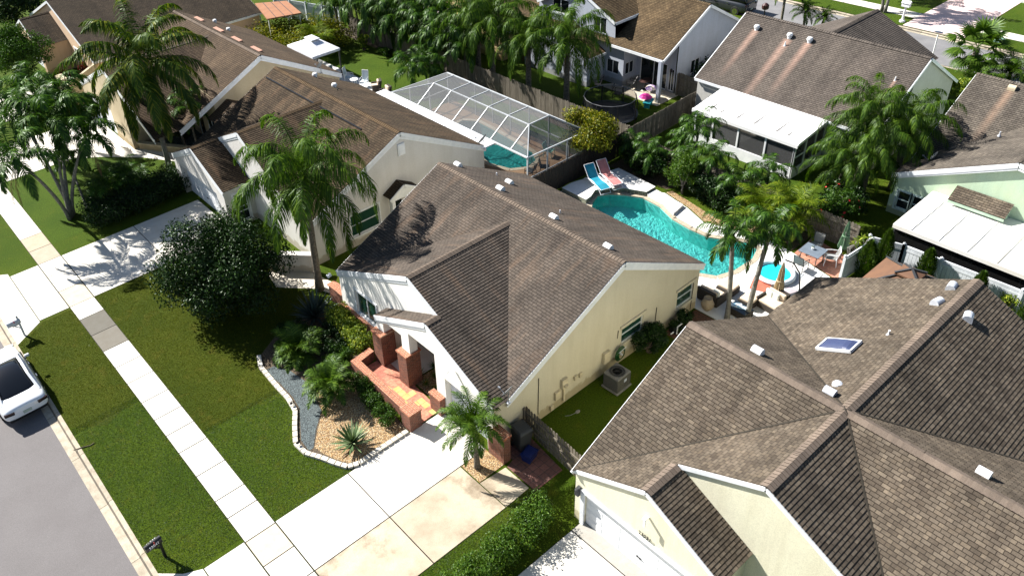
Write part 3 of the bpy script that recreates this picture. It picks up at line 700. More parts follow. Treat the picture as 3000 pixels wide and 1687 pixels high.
def crosshouse(h, xr, zr, y0, y1, s, xb, zb, yc, zc, xc, ze, notch0=None, notch1=None):
    """main ridge along Y at xr, cross gable (ridge yc) facing the street out to x = xc.
    notch = (x_front, y, ...) lower projecting gable on the low-Y (0) or high-Y (1) side"""
    xe = xr-(zr-ze)/s; vx = xr-(zr-zc)/s; V_ = (vx, yc, zc)
    roof_plane(h.r, [(xr, yc, zr), (xr, y1, zr), (xe, y1, ze), V_]); roof_plane(h.r, [(xr, y0, zr), (xr, yc, zr), V_, (xe, y0, ze)])
    roof_plane(h.r, [(xr, y0, zr), (xr, y1, zr), (xb, y1, zb), (xb, y0, zb)])
    for ye, nt in ((y0, notch0), (y1, notch1)):
        if nt:
            xf, yn, yo = nt; zn = zc-(zc-ze)*abs(yn-yc)/abs(ye-yc); f = xc-.0
            roof_plane(h.r, [(f, yc, zc), V_, (xe, ye, ze), (xf, ye, ze), (xf, yn, zn), (f, yn, zn)])
            roof_plane(h.r, [(xf, yn, zn), (xc+.1, yn, zn), (xc+.1, yo, ze+.02), (xf, yo, ze+.02)])
            ridge(h.cap, (xf, yn, zn), (xc+.02, yn, zn))
            sg = 1 if ye > yc else -1
            h.rake((xf, yn, zn), (xf, ye, ze), (-1, 0)); h.rake((xf, yn, zn), (xf, yo, ze+.02), (-1, 0))
            h.rake((xc, yc, zc), (xc, yn, zn), (-1, 0))
        else:
            roof_plane(h.r, [(xc, yc, zc), V_, (xe, ye, ze)] + ([(xc, ye, ze)] if xe-xc > .05 else []))
            h.rake((xc, yc, zc), (xc, ye, ze), (-1, 0))
    ridge(h.cap, (xc, yc, zc), V_); ridge(h.cap, (xr, y0, zr), (xr, y1, zr))
    for y, n in ((y0, -1), (y1, 1)):
        h.rake((xe, y, ze), (xr, y, zr), (0, n)); h.rake((xr, y, zr), (xb, y, zb), (0, n))
    h.rake((xb, y0, zb), (xb, y1, zb), (1, 0), second=False)
    return xe, vx

# --- middle house -----------------------------------------------------------
A = House('house', 'cream house with brown roof and red brick porch in the middle of the picture', 'house', (20, 21.5, 0))
xe, vx = crosshouse(A, 20.93, 5.40, 15.93, 27.17, .48, 26.55, 2.44, 21.55, 5.02, 14.58, 2.37, notch0=(13.93, 19.7, 23.32))
ra = lambda x: 5.36-.48*(20.93-x) if x < 20.93 else 5.36-.527*(x-20.93)
pr = lambda x0, x1, f, k=(): [(abs(x-x0), f(x)) for x in sorted([x0, *k, x1], key=lambda q: abs(q-x0))]
oA1, oA2 = (7.24, 8.62, .98, 1.87), (10.95, 12.1, .75, 1.72)
wall(A.w, (13.95, 16.03), (26.4, 16.03), [(0, 2.33), (.67, 2.33), (6.98, 5.36), (12.45, 2.46)], [oA1, oA2])
wall(A.w, (26.4, 16.03), (26.4, 27.05), 2.46, [(2, 4.5, 0, 2.05), (6, 7.5, .9, 2)])
wall(A.w, (26.4, 27.05), (14.6, 27.05), [(0, 2.46), (5.47, 5.36), (11.8, 2.33)], [(7, 8.2, .9, 1.9)])
rc = lambda y: 4.98-.473*abs(21.55-y)
wf = MB(); sv = A.w; A.w = wf
oF = (1.28, 2.85, .72, 2.02)
wall(wf, (14.6, 27.05), (14.6, 19.3), [(0, rc(27.05)), (5.5, 4.98), (7.75, rc(19.3))], [oF, (3.95, 7.6, 0, 2.45)], m=0)
wall(wf, (16.6, 23.1), (16.6, 19.45), 2.45, [(1.2, 2.15, 0, 2.05)]); wall(wf, (14.62, 19.45), (16.6, 19.45), 2.45); wall(wf, (16.6, 23.1), (14.62, 23.1), 2.45)
wf.bb(14.62, 16.6, 19.4, 23.15, 2.46, 2.5)
oG = (.55, 2.95, 0, 1.95)
wall(wf, (13.95, 19.3), (13.95, 16.03), [(0, rc(19.3)), (3.27, 2.36)], [oG], th=.3)
pb = lambda y: 4.1-.485*abs(y-19.7) if y > 19.7 else rc(y)
wall(wf, (13.95, 23.25), (13.95, 19.3), [(0, pb(23.25)), (3.55, 4.1), (3.95, rc(19.3))], [(.5, 1.78, 0, 2.45), (2.3, 3.95, 0, 2.85)], th=.4, back=False)
wall(wf, (14.58, 19.3), (13.95, 19.3), 3.9)
wall(wf, (13.95, 23.25), (14.6, 23.25), [(0, 2.4), (.65, 2.4)])   # porch end, seen from inside
wall(wf, (14.6, 23.25), (13.95, 23.25), [(0, 2.4), (.65, 2.4)], [(.05, .2, 0, 2.3)])
A.w = sv; A.done(ST_A, SH_A, TRIM, CAP_A)
wfo = wf.build('front_wall', ST_AF, A.t, A.o)
A.win((13.95, 16.03), (26.4, 16.03), oA1, 'h', frame=WFRAME, glass=GLASSG, trim=None)
A.win((13.95, 16.03), (26.4, 16.03), oA2, 'h', frame=WFRAME, glass=GLASSG)
for o_ in (oA1, oA2):
    m_ = MB(); m_.beam((13.95+o_[0]-.12, 16.0, o_[3]+.07), (13.95+o_[1]+.12, 16.0, o_[3]+.07), .06, .14); m_.beam((13.95+o_[0]-.1, 16.01, o_[2]-.04), (13.95+o_[1]+.1, 16.01, o_[2]-.04), .05, .08)
    m_.split('window_trim', ST_A, A.t, A.o)
A.win((14.6, 27.05), (14.6, 19.3), oF, 'v', frame=TRIM, glass=GLASSG, trim=.1)
A.win((16.6, 23.1), (16.6, 19.45), (1.2, 2.15, 0, 2.05), 'x', frame=TRIM, name='front_door', fw=.08)
A.garage((13.95, 19.3), (13.95, 16.03), oG, M('garage_door_white', (.70, .72, .78), .5), rows=4, cols=4)
A.win((26.4, 16.03), (26.4, 27.05), (2, 4.5, 0, 2.05), 'v', name='sliding_door'); A.win((26.4, 16.03), (26.4, 27.05), (6, 7.5, .9, 2), 'v'); A.win((26.4, 27.05), (14.6, 27.05), (7, 8.2, .9, 1.9), 'h')
mb = MB()   # brick cladding, knee wall and piers
for y0, y1 in ((22.66, 23.3), (20.92, 21.53)):
    mb = MB(); mb.bb(13.70, 14.42, y0, y1, 0, 1.68, 0); mb.bb(13.66, 14.46, y0-.04, y1+.04, 1.68, 1.76, 1); mb.build('porch_pillar', [BRICK, BRICKTOP], A.t, A.o)
mb = MB()
mb.prism([(12.5, 19.5), (12.6, 23.55), (13.7, 23.68), (13.7, 23.36), (12.93, 23.24), (12.83, 19.5)], 0, .5, 0, 1)
mb.build('porch_wall', [BRICK, BRICKTOP], A.t, A.o)
mb = MB(); mb.bb(12.27, 12.84, 18.97, 19.53, 0, .85, 0); mb.bb(12.24, 12.87, 18.94, 19.56, .85, .93, 1); mb.build('brick_pier', [BRICK, BRICKTOP], A.t, A.o)
mb = MB(); mb.bb(13.66, 13.93, 18.80, 19.45, 0, .85, 0); mb.bb(13.63, 13.93, 18.77, 19.48, .85, .93, 1); mb.build('brick_pier', [BRICK, BRICKTOP], A.t, A.o)
mb = MB(); mb.bb(14.46, 14.59, 23.4, 27.0, 0, .56, 0); mb.bb(14.42, 14.59, 23.4, 27.0, .56, .62, 1); mb.bb(14.62, 14.98, 27.1, 28.25, 0, .88, 0); mb.bb(14.58, 15.02, 27.1, 28.3, .88, .95, 1)
mb.build('brick_plinth', [BRICK, BRICKTOP], A.t, A.o)
mb = MB(); mb.prism([(13.84, 15.36), (13.84, 16.2), (14.2, 16.0), (14.2, 15.36)], 0, 1.28, 0); mb.bb(13.8, 14.24, 15.32, 16.02, 1.28, 1.36, 1); mb.build('wing_wall', [BRICK, BRICKTOP], A.t, A.o)
mb = MB(); mb.beam((14.35, 27.3, 2.2), (14.15, 27.34, 2.12), .14, .12); mb.beam((14.62, 27.22, 2.26), (14.62, 16, 2.26), .01, .01)
mb.split('downspout', TRIM, A.t, A.o)
mb = MB(); mb.beam((13.87, 18.2, 3.0), (13.6, 18.2, 2.86), .12, .05); mb.build('lamp_bracket', TRIM, A.t, A.o)
for x, y, z in ((21.92, 27.0, 4.86), (23.43, 25.02, 4.07), (21.68, 23.75, 5.0), (21.66, 20.40, 5.0), (21.53, 17.29, 5.07)): A.vent((x, y, z), 'hood', math.pi/2, WHITE, .95)
for x, y, z in ((23.66, 26.16, 3.94), (22.87, 21.17, 4.36)): A.vent((x, y, z), 'pipe', 0, VENTM, .9)
mb = MB()   # wires, meter cans and boxes on the shaded side wall
for x, z0, z1 in ((16.3, 0.4, 2.3), (23.4, .2, 1.7), (20.9, 1.5, 1.9), (26.0, .1, 1.6)): mb.beam((x, 16.01, z0), (x+.03, 16.01, z1), .02, .02)
mb.split('wire', BLACK, A.t, A.o)
mb = MB(); mb.bb(17.55, 17.85, 15.9, 16.02, .95, 1.4); mb.lathe([(.1, 0), (.1, .1)], (17.7, 15.86, 1.05), 12); mb.bb(17.66, 17.74, 15.93, 16.02, .2, .95); mb.split('meter_box', M('meter_box_paint', (.62, .54, .38), .6), A.t, A.o)
mb = MB(); mb.bb(17.2, 17.45, 15.92, 16.02, .55, .95); mb.bb(16.95, 17.1, 15.93, 16.02, .15, .4); mb.bb(18.3, 18.45, 15.93, 16.02, .9, 1.1); mb.bb(18.6, 18.75, 15.94, 16.02, .85, 1.05); mb.bb(20.0, 20.35, 15.88, 16.02, .7, 1.25)
mb.bb(23.4, 23.6, 15.85, 16.02, .2, .6); mb.split('utility_box', M('utility_box_paint', (.60, .52, .36), .6), A.t, A.o)

# --- near house at bottom right ----------------------------------------------
B = House('house', 'pale yellow house with tan roof and number 23031 at bottom right', 'house', (20, 4, 0))
J = (19.8, 6.5, 5.35)
vl = MB()
for c in ((13.98, 12.12, 2.43), (25.4, 12.12, 2.43), (13.98, .85, 2.43), (25.5, .85, 2.43)): vl.beam(c, (19.8, 6.5, 5.39), .055, .02)
for p in ([J, (19.8, 12.15, 5.35), (13.95, 12.15, 2.4)], [J, (19.8, 12.15, 5.35), (25.4, 12.15, 2.4)],
          [J, (15.58, 6.5, 5.35), (15.58, 9.3, 3.888), (14.06, 9.3, 3.888), (14.06, 12.15, 2.4)],
          [(14.06, 9.3, 3.888), (15.6, 9.3, 3.888), (15.6, 6.45, 2.40), (14.06, 6.45, 2.40)],
          [J, (15.58, 6.5, 5.35), (15.58, .85, 2.4), (13.95, .85, 2.4)][:3] + [(13.95, .65, 2.4)][:0],
          [J, (19.8, -13, 5.35), (13.95, -13, 2.4), (13.95, .85, 2.4)], [J, (19.8, -13, 5.35), (25.5, -13, 2.4), (25.5, .85, 2.4)],
          [J, (29.05, 6.5, 5.35), (29.05, 12.15, 2.4), (25.4, 12.15, 2.4)], [J, (29.05, 6.5, 5.35), (29.05, .85, 2.4), (25.5, .85, 2.4)]):
    roof_plane(B.r, p)
for a, b in (((14.06, 9.3, 3.888), (15.5, 9.3, 3.888)), ((15.58, 6.5, 5.35), J), (J, (29.05, 6.5, 5.35)), ((19.8, 12.15, 5.35), J), (J, (19.8, -13, 5.35))): ridge(B.cap, a, b, .19, .085, .145)
for a, b, n in (((14.06, 9.3, 3.888), (14.06, 12.15, 2.4), (-1, 0)), ((14.06, 9.3, 3.888), (14.06, 6.45, 2.4), (-1, 0)), ((15.58, 6.5, 5.35), (15.58, 9.3, 3.888), (-1, 0)), ((15.58, 6.5, 5.35), (15.58, .85, 2.4), (-1, 0)),
                ((13.95, 12.15, 2.4), (19.8, 12.15, 5.35), (0, 1)), ((19.8, 12.15, 5.35), (25.4, 12.15, 2.4), (0, 1)), ((29.05, 6.5, 5.35), (29.05, 12.15, 2.4), (1, 0)), ((29.05, 6.5, 5.35), (29.05, .85, 2.4), (1, 0))):
    B.rake(a, b, n, w=.15, out=.0, second=False)
oBG = (.42, 5.0, 0, 1.62)
wall(B.w, (14.1, 12.07), (14.1, 6.6), [(0, 2.4), (2.77, 3.85), (5.47, 2.4)], [oBG], th=.13)
wall(B.w, (15.62, 12.0), (15.62, .95), [(0, 2.4), (5.5, 5.31), (11.05, 2.4)], [(8.3, 9.6, .7, 1.75)], th=.15)
wall(B.w, (14.1, 6.6), (15.62, 6.6), 2.4); wall(B.w, (15.62, .95), (15.62, -12.9), 2.4)
wall(B.w, (28.9, 12.07), (14.1, 12.07), [(0, 2.4), (3.5, 2.4), (9.1, 5.31), (14.8, 2.4)])
wall(B.w, (28.9, .9), (28.9, 12.07), [(0, 2.4), (5.6, 5.31), (11.17, 2.4)])
B.done(ST_B, SH_B, TRIM, CAP_B); vl.build('valley', M('dark_valley_gap', (.03, .024, .016), .9), B.roof, B.o)
B.garage((14.1, 12.07), (14.1, 6.6), oBG, TRIM, dep=.11, rows=4, cols=6)
B.win((15.62, 12.0), (15.62, .95), (8.3, 9.6, .7, 1.75), 'h', trim=.08)
mb = MB()
for x0, x1, z0, z1 in ((11.62, 11.78, 0, 1.66), (6.98, 7.12, 0, 1.66)): mb.bb(14.02, 14.09, x0, x1, z0, z1)
mb.bb(14.02, 14.09, 6.98, 11.78, 1.63, 1.74); mb.build('door_trim', TRIM, B.t, B.o)
mb = MB(); mb.box((13.98, 9.15, 2.86), (.2, .12, .05)); mb.box((13.9, 9.12, 2.7), (.04, .07, .3), 0); mb.build('lamp_bracket', TRIM, B.t, B.o)
lt = MB(); lt.bb(13.96, 14.08, 11.8, 11.92, 1.55, 1.8); lt.bb(13.9, 14.02, 11.78, 11.94, 1.45, 1.72); lt.lathe([(.09, 0), (.05, .07)], (13.96, 11.86, 1.72), 8); lt.build('wall_lamp', DGREY, B.t, B.o)
def text(s, size, loc, rot, mat, parent, org, name, ext=.01):
    c = bpy.data.curves.new(name, 'FONT'); c.body = s; c.size = size; c.extrude = ext; c.align_x = 'CENTER'; c.align_y = 'CENTER'; c.resolution_u = 3
    tmp = bpy.data.objects.new('tmp', c); COL.objects.link(tmp)
    dg = bpy.context.evaluated_depsgraph_get(); me = bpy.data.meshes.new_from_object(tmp.evaluated_get(dg)); bpy.data.objects.remove(tmp)
    me.materials.clear(); me.materials.append(mat); me.name = name
    o = bpy.data.objects.new(name, me); COL.objects.link(o); o.parent = parent
    o.location = Vector(loc)-Vector(org); o.rotation_euler = rot; return o
text('23031', .2, (14.05, 9.15, 1.9), (R(90), 0, R(-90)), BLACK, B.t, B.o, 'house_number')
for p, k, rz, mt in (((20.49, 9.89, 5.01), 'hood', math.pi/2, WHITE), ((20.42, 7.30, 5.03), 'hood', math.pi/2, VENTM), ((21.12, 7.38, 4.71), 'round', 0, VENTM), ((22.3, 7.6, 4.1), 'pipe', 0, WHITE), ((24.58, 7.45, 4.86), 'pipe', 0, WHITE),
                     ((27.06, 7.0, 5.08), 'hood', -.2, VENTM), ((28.31, 7.05, 5.06), 'hood', .1, VENTM), ((27.0, 5.95, 5.07), 'hood', .25, VENTM), ((20.72, 2.87, 4.88), 'hood', math.pi/2, WHITE)):
    B.vent(p, k, rz, mt, 1.0)
# skylight dome
sk = Matrix.Rotation(-math.atan(.522), 3, 'X'); c0 = Vector((23.45, 8.49, 4.36)); mb = MB()
for d0, s0 in (((.37, 0), (.06, 1.3)), ((-.37, 0), (.06, 1.3)), ((0, .62), (.8, .06)), ((0, -.62), (.8, .06))):
    mb.box(c0+sk @ Vector((d0[0], d0[1], .05)), (*s0, .1), 0, 0, sk)
sko = mb.build('skylight', WHITE, B.roof, B.o)
mb = MB(); N_ = 8
def dm(i, j): u, v = i/N_*2-1, j/N_*2-1; return c0+sk @ Vector((u*.35, v*.6, .07+.13*(1-u**4)*(1-v**4)))
for i in range(N_):
    for j in range(N_): mb.face([dm(i, j), dm(i+1, j), dm(i+1, j+1), dm(i, j+1)])
mb.build('skylight_dome', M('blue_grey_acrylic', (.045, .06, .12), .4, (.04, .05, .11), spec=.15), B.roof, B.o, smooth=True)

# --- white house up the street, with the pool cage ---------------------------
Ch = House('house', 'white stucco house with dark brown shingle roof next to the screened pool cage', 'house', (21, 37, 0))
crosshouse(Ch, 21.55, 5.40, 31.08, 43.67, .48, 27.35, 2.35, 37.75, 5.2, 15.73, 2.4, notch1=(14.03, 40.5, 37.28))
oC = (5.1, 6.2, .2, 2.0)
wall(Ch.w, (15.75, 43.65), (15.75, 31.1), [(0, 2.38), (5.9, 5.16), (12.55, 2.38)])
wall(Ch.w, (14.05, 43.65), (14.05, 37.3), [(0, 2.4), (3.15, 3.86), (6.35, 2.38)], [(.7, 5.4, 0, 1.95)], th=.35)
oCw = (.5, 1.3, .25, 2.0)
wall(Ch.w, (14.05, 37.3), (15.75, 37.3), 2.38, [oCw])
oC1, oC2 = (2.2, 4.0, .6, 1.9), (4.7, 5.6, 0, 2.0)
wall(Ch.w, (15.75, 31.1), (27.2, 31.1), [(0, 2.6), (5.8, 5.36), (11.45, 2.42)], [oC1, oC2])
wall(Ch.w, (27.2, 31.1), (27.2, 43.65), 2.4, [(3, 6, 0, 2)]); wall(Ch.w, (27.2, 43.65), (14.05, 43.65), [(0, 2.4), (5.65, 5.36), (11.9, 2.4), (13.15, 2.4)])
Ch.done(ST_C, SH_C, TRIM, CAP_C)
Ch.garage((14.05, 43.65), (14.05, 37.3), (.7, 5.4, 0, 1.95), TRIM, dep=.35, cols=8)
Ch.win((14.05, 37.3), (15.75, 37.3), oCw, 'third', frame=TRIM, trim=.1); Ch.win((15.75, 31.1), (27.2, 31.1), oC1, 'h', frame=TRIM, trim=.1, glass=GLASSG)
Ch.win((15.75, 31.1), (27.2, 31.1), oC2, 'x', frame=TRIM, name='side_door')
Ch.win((27.2, 31.1), (27.2, 43.65), (3, 6, 0, 2), 'v', name='sliding_door')
mb = MB(); mb.beam((20.72, 43.4, 5.06), (20.72, 33.4, 5.06), .07, .05); mb.build('ridge_vent_shadow', BLACK, Ch.roof, Ch.o)  # black bar drawn as the shadow line of the ridge vent
mb = MB(); mb.bb(21.3, 21.75, 31.03, 31.1, 4.1, 4.75); mb.bb(21.36, 21.69, 31.01, 31.1, 4.17, 4.68); mb.build('gable_vent', TRIM, Ch.t, Ch.o)
for x, y, z in ((23.76, 42.9, 4.24), (23.67, 40.56, 4.28)): Ch.vent((x, y, z), 'round', 0, WHITE, 1.0)
Ch.vent((23.3, 39.6, 4.46), 'pipe', 0, DGREY, .8); Ch.vent((20.3, 32.4, 4.8), 'pipe', 0, DGREY, .5)
def portico(h, x0, x1, y, ytip, z0, zr, mat):
    """small gabled hood over a side entrance"""
    xm = (x0+x1)/2; mb = MB(); roof_plane(mb, [(xm, y, zr), (xm, ytip, zr), (x0, ytip, z0), (x0, y, z0)]); roof_plane(mb, [(xm, y, zr), (xm, ytip, zr), (x1, ytip, z0), (x1, y, z0)])
    mb.build('portico_roof', mat, h.t, h.o)
    mb = MB(); mb.beam((x0, ytip-.03, z0-.1), (xm, ytip-.03, zr-.1), .05, .2); mb.beam((xm, ytip-.03, zr-.1), (x1, ytip-.03, z0-.1), .05, .2)
    mb.face([(x0+.1, ytip, z0-.2), (x1-.1, ytip, z0-.2), (x1-.1, ytip, z0-.05), (xm, ytip, zr-.1), (x0+.1, ytip, z0-.05)])
    mb.bb(x0+.1, x0+.3, ytip, ytip+.2, 0, z0-.2); mb.bb(x1-.3, x1-.1, ytip, ytip+.2, 0, z0-.2); mb.split('portico_frame', TRIM, h.t, h.o)
portico(Ch, 20.1, 22.0, 31.1, 30.45, 2.25, 2.8, SH_C)
mb = MB()
a, b = Vector((13.75, 32.45)), Vector((15.3, 30.75)); d = (b-a).normalized(); n = Vector((d.y, -d.x))
mb.beam((a.x, a.y, .5), (b.x, b.y, .5), .2, 1.0); mb.beam((a.x-.05, a.y+.05, 1.05), (b.x+.05, b.y-.05, 1.05), .34, .12)
tag(mb.build('garden_wall', ST_C), 'low white stucco wall with flat cap behind the round dark tree', 'wall')
# --- beige house beyond -----------------------------------------------------
D = House('house', 'beige stucco house with warm brown roof behind the tall coconut palm', 'house', (21, 52, 0))
crosshouse(D, 21.9, 5.40, 46.1, 58.9, .48, 27.6, 2.35, 52.6, 5.2, 13.98, 2.4)
wall(D.w, (14.0, 58.75), (14.0, 50.7), [(0, 2.4), (6.15, 5.16), (8.05, 4.35)], [(.8, 5.2, 0, 2)], th=.12)
wall(D.w, (14.0, 50.7), (18.2, 50.7), 4.3); wall(D.w, (18.2, 50.7), (18.2, 46.2), [(0, 4.3), (4.5, 3.6)], [(1.2, 2.1, 0, 2), (2.7, 3.9, .3, 1.9)])
oD = (2.2, 3.2, .9, 1.9)
wall(D.w, (18.2, 46.2), (27.45, 46.2), [(0, 3.6), (3.7, 5.36), (9.25, 2.42)], [oD]); wall(D.w, (27.45, 46.2), (27.45, 58.75), 2.4, [(3, 6, 0, 2)])
wall(D.w, (27.45, 58.75), (14.0, 58.75), [(0, 2.4), (5.55, 5.36), (13.45, 2.4)])
D.done(ST_D, SH_D, TRIM, CAP_B)
D.win((18.2, 46.2), (27.45, 46.2), oD, 'v', frame=TRIM); D.win((18.2, 50.7), (18.2, 46.2), (2.7, 3.9, .3, 1.9), 'v'); D.garage((14.0, 58.75), (14.0, 50.7), (.8, 5.2, 0, 2), TRIM, dep=.1)
D.win((27.45, 46.2), (27.45, 58.75), (3, 6, 0, 2), 'v', name='sliding_door'); D.win((18.2, 50.7), (18.2, 46.2), (1.2, 2.1, 0, 2), 'x', name='front_door')
for x, y, z in ((22.74, 56.97, 4.95), (22.58, 53.52, 5.04), (22.5, 50.69, 5.08), (22.55, 48.07, 5.05)): D.vent((x, y, z), 'strip', 0, M('copper_vent', (.42, .22, .15), .6))
for x, y, z in ((24.25, 57.6, 4.15), (23.88, 54.64, 4.33)): D.vent((x, y, z), 'round', 0, WHITE, .9)
portico(D, 17.6, 20.6, 46.2, 44.6, 2.5, 3.3, SH_D)
mb = MB(); mb.beam((14.35, 50.55, .22), (16.3, 47.45, .22), .2, .44); mb.beam((14.3, 50.6, .48), (16.35, 47.4, .48), .34, .08); tag(mb.build('planter', ST_D), 'low beige planter wall beside the white walkway of the beige house', 'planter')
# --- peach house at top left --------------------------------------------------
E_ = House('house', 'peach stucco house with deep brown roof at the top left corner', 'house', (21, 69, 0))
zc = 5.1; yc = 70.6
roof_plane(E_.r, [(16.2, yc, zc), (30.6, yc, zc), (30.6, 62.6, 2.15), (18.6, 62.6, 2.15), (16.2, 64.6, 2.9)][:4] + [(16.2, 62.6, 2.15)][:1])
roof_plane(E_.r, [(16.2, yc, zc), (30.6, yc, zc), (30.6, 78, 2.3), (16.2, 78, 2.3)])
roof_plane(E_.r, [(14.0, 71.6, 3.95), (16.35, 71.6, 3.95), (16.35, 68.4, 2.4), (14.0, 68.4, 2.4)]); roof_plane(E_.r, [(14.0, 71.6, 3.95), (16.35, 71.6, 3.95), (16.35, 74.8, 2.4), (14.0, 74.8, 2.4)])
ridge(E_.cap, (16.2, yc, zc), (30.6, yc, zc)); ridge(E_.cap, (14.0, 71.6, 3.95), (16.3, 71.6, 3.95))
for a, b, n in (((16.2, yc, zc), (16.2, 62.6, 2.15), (-1, 0)), ((16.2, yc, zc), (16.2, 78, 2.3), (-1, 0)), ((14.0, 71.6, 3.95), (14.0, 68.4, 2.4), (-1, 0)), ((14.0, 71.6, 3.95), (14.0, 74.8, 2.4), (-1, 0)), ((30.6, yc, zc), (30.6, 62.6, 2.15), (1, 0)), ((16.2, 62.6, 2.15), (30.6, 62.6, 2.15), (0, -1))):
    E_.rake(a, b, n, w=.18, second=False)
wall(E_.w, (16.35, 77.8), (16.35, 62.8), [(0, 2.35), (7.2, 5.06), (15, 2.2)], [(10.6, 12.0, .4, 2.0)])
wall(E_.w, (14.15, 74.7), (14.15, 68.5), [(0, 2.38), (3.1, 3.9), (6.2, 2.38)], [(.6, 5.6, 0, 2)], th=.3)
wall(E_.w, (14.15, 68.5), (16.35, 68.5), 2.38); wall(E_.w, (16.35, 62.8), (30.4, 62.8), 2.2, [(3, 4.4, .8, 1.8), (9, 10.4, .8, 1.8)]); wall(E_.w, (30.4, 62.8), (30.4, 77.8), [(0, 2.2), (7.8, 5.06), (15, 2.3)])
E_.done(ST_E, SH_E, TRIM)
E_.garage((14.15, 74.7), (14.15, 68.5), (.6, 5.6, 0, 2), TRIM); E_.win((16.35, 77.8), (16.35, 62.8), (10.6, 12.0, .4, 2.0), 'v', frame=TRIM, trim=.14)
E_.win((16.35, 62.8), (30.4, 62.8), (3, 4.4, .8, 1.8), 'v'); E_.win((16.35, 62.8), (30.4, 62.8), (9, 10.4, .8, 1.8), 'v')
mb = MB(); mb.bb(12.6, 13.2, 59.4, 60.4, 0, 2.6); mb.bb(12.5, 13.3, 59.3, 60.5, 2.6, 2.75); mb.beam((13.2, 60, 1), (16.2, 62.6, 1), .2, 2.0)
tag(mb.build('garden_wall', ST_D), 'tall cream entrance wall with white cap right of the dark red shrubs, top left', 'wall')
# low gabled wing next door with orange patio roof
mb = MB()
mb.prism([(29.7, 60.0), (32.4, 59.1), (33.2, 62.8), (31.0, 64.4)], 2.3, 2.4, 0)
t = thing('patio_cover', 'orange panelled patio roof on thin posts beyond the vine thicket', 'patio roof', (31.2, 61.5, 0)); mb.build('roof', M('orange_roof_panels', (.30, .13, .06), .7, (.26, .11, .05), 2), t, (31.2, 61.5, 0))
mb = MB()
for k in range(1, 4): f = k/4; mb.beam((29.7+2.7*f, 60-.9*f, 2.41), (31.0+2.2*f, 64.4-1.6*f, 2.41), .04, .03)
mb.split('seam', DGREY, t, (31.2, 61.5, 0))
mb = MB()
for x, y in ((29.9, 60.2), (32.3, 59.3), (33.0, 62.6), (31.1, 64.1)): mb.tube([(x, y, 0), (x, y, 2.3)], .05, 6)
mb.split('post', WHITE, t, (31.2, 61.5, 0))

# --- rear street: two-storey grey house --------------------------------------
G = House('house', 'two-storey pale grey stucco house with golden brown roof behind the trampoline', 'house', (46, 36, 0))
roof_plane(G.r, [(47.0, 30.45, 5.55), (47.0, 45, 5.55), (42.35, 45, 3.05), (42.35, 30.45, 3.05)]); roof_plane(G.r, [(47.0, 30.45, 5.55), (47.0, 45, 5.55), (51.7, 45, 3.0), (51.7, 30.45, 3.0)])
# upper storey gable facing the pool yards
roof_plane(G.r, [(42.6, 38.4, 6.3), (47.6, 38.4, 6.3), (47.6, 34.75, 4.5), (42.6, 34.75, 4.5)]); roof_plane(G.r, [(42.6, 38.4, 6.3), (47.6, 38.4, 6.3), (47.6, 42.1, 4.5), (42.6, 42.1, 4.5)])
roof_plane(G.r, [(40.9, 38.9, 3.75), (42.8, 38.9, 3.75), (42.8, 35.6, 2.15), (40.9, 35.6, 2.15)]); roof_plane(G.r, [(40.9, 38.9, 3.75), (42.8, 38.9, 3.75), (42.8, 42, 2.2), (40.9, 42, 2.2)])
ridge(G.cap, (47, 30.45, 5.55), (47, 45, 5.55)); ridge(G.cap, (42.6, 38.4, 6.3), (47.6, 38.4, 6.3))
for a, b, n in (((42.35, 30.45, 3.05), (47, 30.45, 5.55), (0, -1)), ((47, 30.45, 5.55), (51.7, 30.45, 3.0), (0, -1)), ((42.6, 38.4, 6.3), (42.6, 34.75, 4.5), (-1, 0)), ((42.6, 38.4, 6.3), (42.6, 42.1, 4.5), (-1, 0)), ((42.6, 34.75, 4.5), (47.6, 34.75, 4.5), (0, -1)), ((42.35, 30.45, 3.05), (42.35, 34.8, 3.05), (-1, 0)), ((40.9, 38.9, 3.75), (40.9, 35.6, 2.15), (-1, 0)), ((40.9, 35.6, 2.15), (42.8, 35.6, 2.15), (0, -1))):
    G.rake(a, b, n, w=.18, second=False, out=.04)
gU = (5.28, 6.42, 3.36, 4.48); gB = (1.3, 2.9, 3.9, 4.95); gL = (6.58, 7.68, .72, 1.72)
wall(G.w, (42.8, 42.1), (42.8, 34.0), [(0, 4.5), (3.7, 6.26), (7.2, 4.55), (7.25, 2.98), (8.1, 2.98)], [gU, gB, gL])
wall(G.w, (42.8, 34.9), (44.4, 34.9), [(0, 4.5), (1.6, 4.5)], z0=2.9)
gS = (.25, 1.15, .75, 1.65)
wall(G.w, (42.8, 34.0), (44.2, 34.0), 3.0, [gS])
gD = (.35, 2.6, .05, 1.9)
wall(G.w, (44.2, 34.0), (44.2, 30.7), [(0, 3.9), (3.3, 3.9)], [gD, (2.75, 3.2, .1, 1.7)])
gW, gT = (1.6, 2.6, .9, 1.9), (.15, .7, 2.3, 2.75)
wall(G.w, (44.2, 30.62), (51.5, 30.62), [(0, 4.0), (2.8, 5.5), (7.3, 3.0)], [gW])
wall(G.w, (41.05, 41.9), (41.05, 35.75), [(0, 2.2), (3, 3.7), (6.15, 2.2)]); wall(G.w, (41.05, 35.75), (42.8, 35.75), 2.2)
wall(G.w, (51.5, 30.62), (51.5, 45), 3)
wall(G.w, (42.8, 34.9), (47.5, 34.9), 4.52, z0=3.0)
G.w.bb(42.25, 42.5, 30.5, 30.72, 0, 2.95)      # porch post and beam
G.w.beam((42.38, 30.62, 2.85), (44.3, 30.62, 3.75), .12, .3)
G.done(ST_G, SH_G, TRIM)
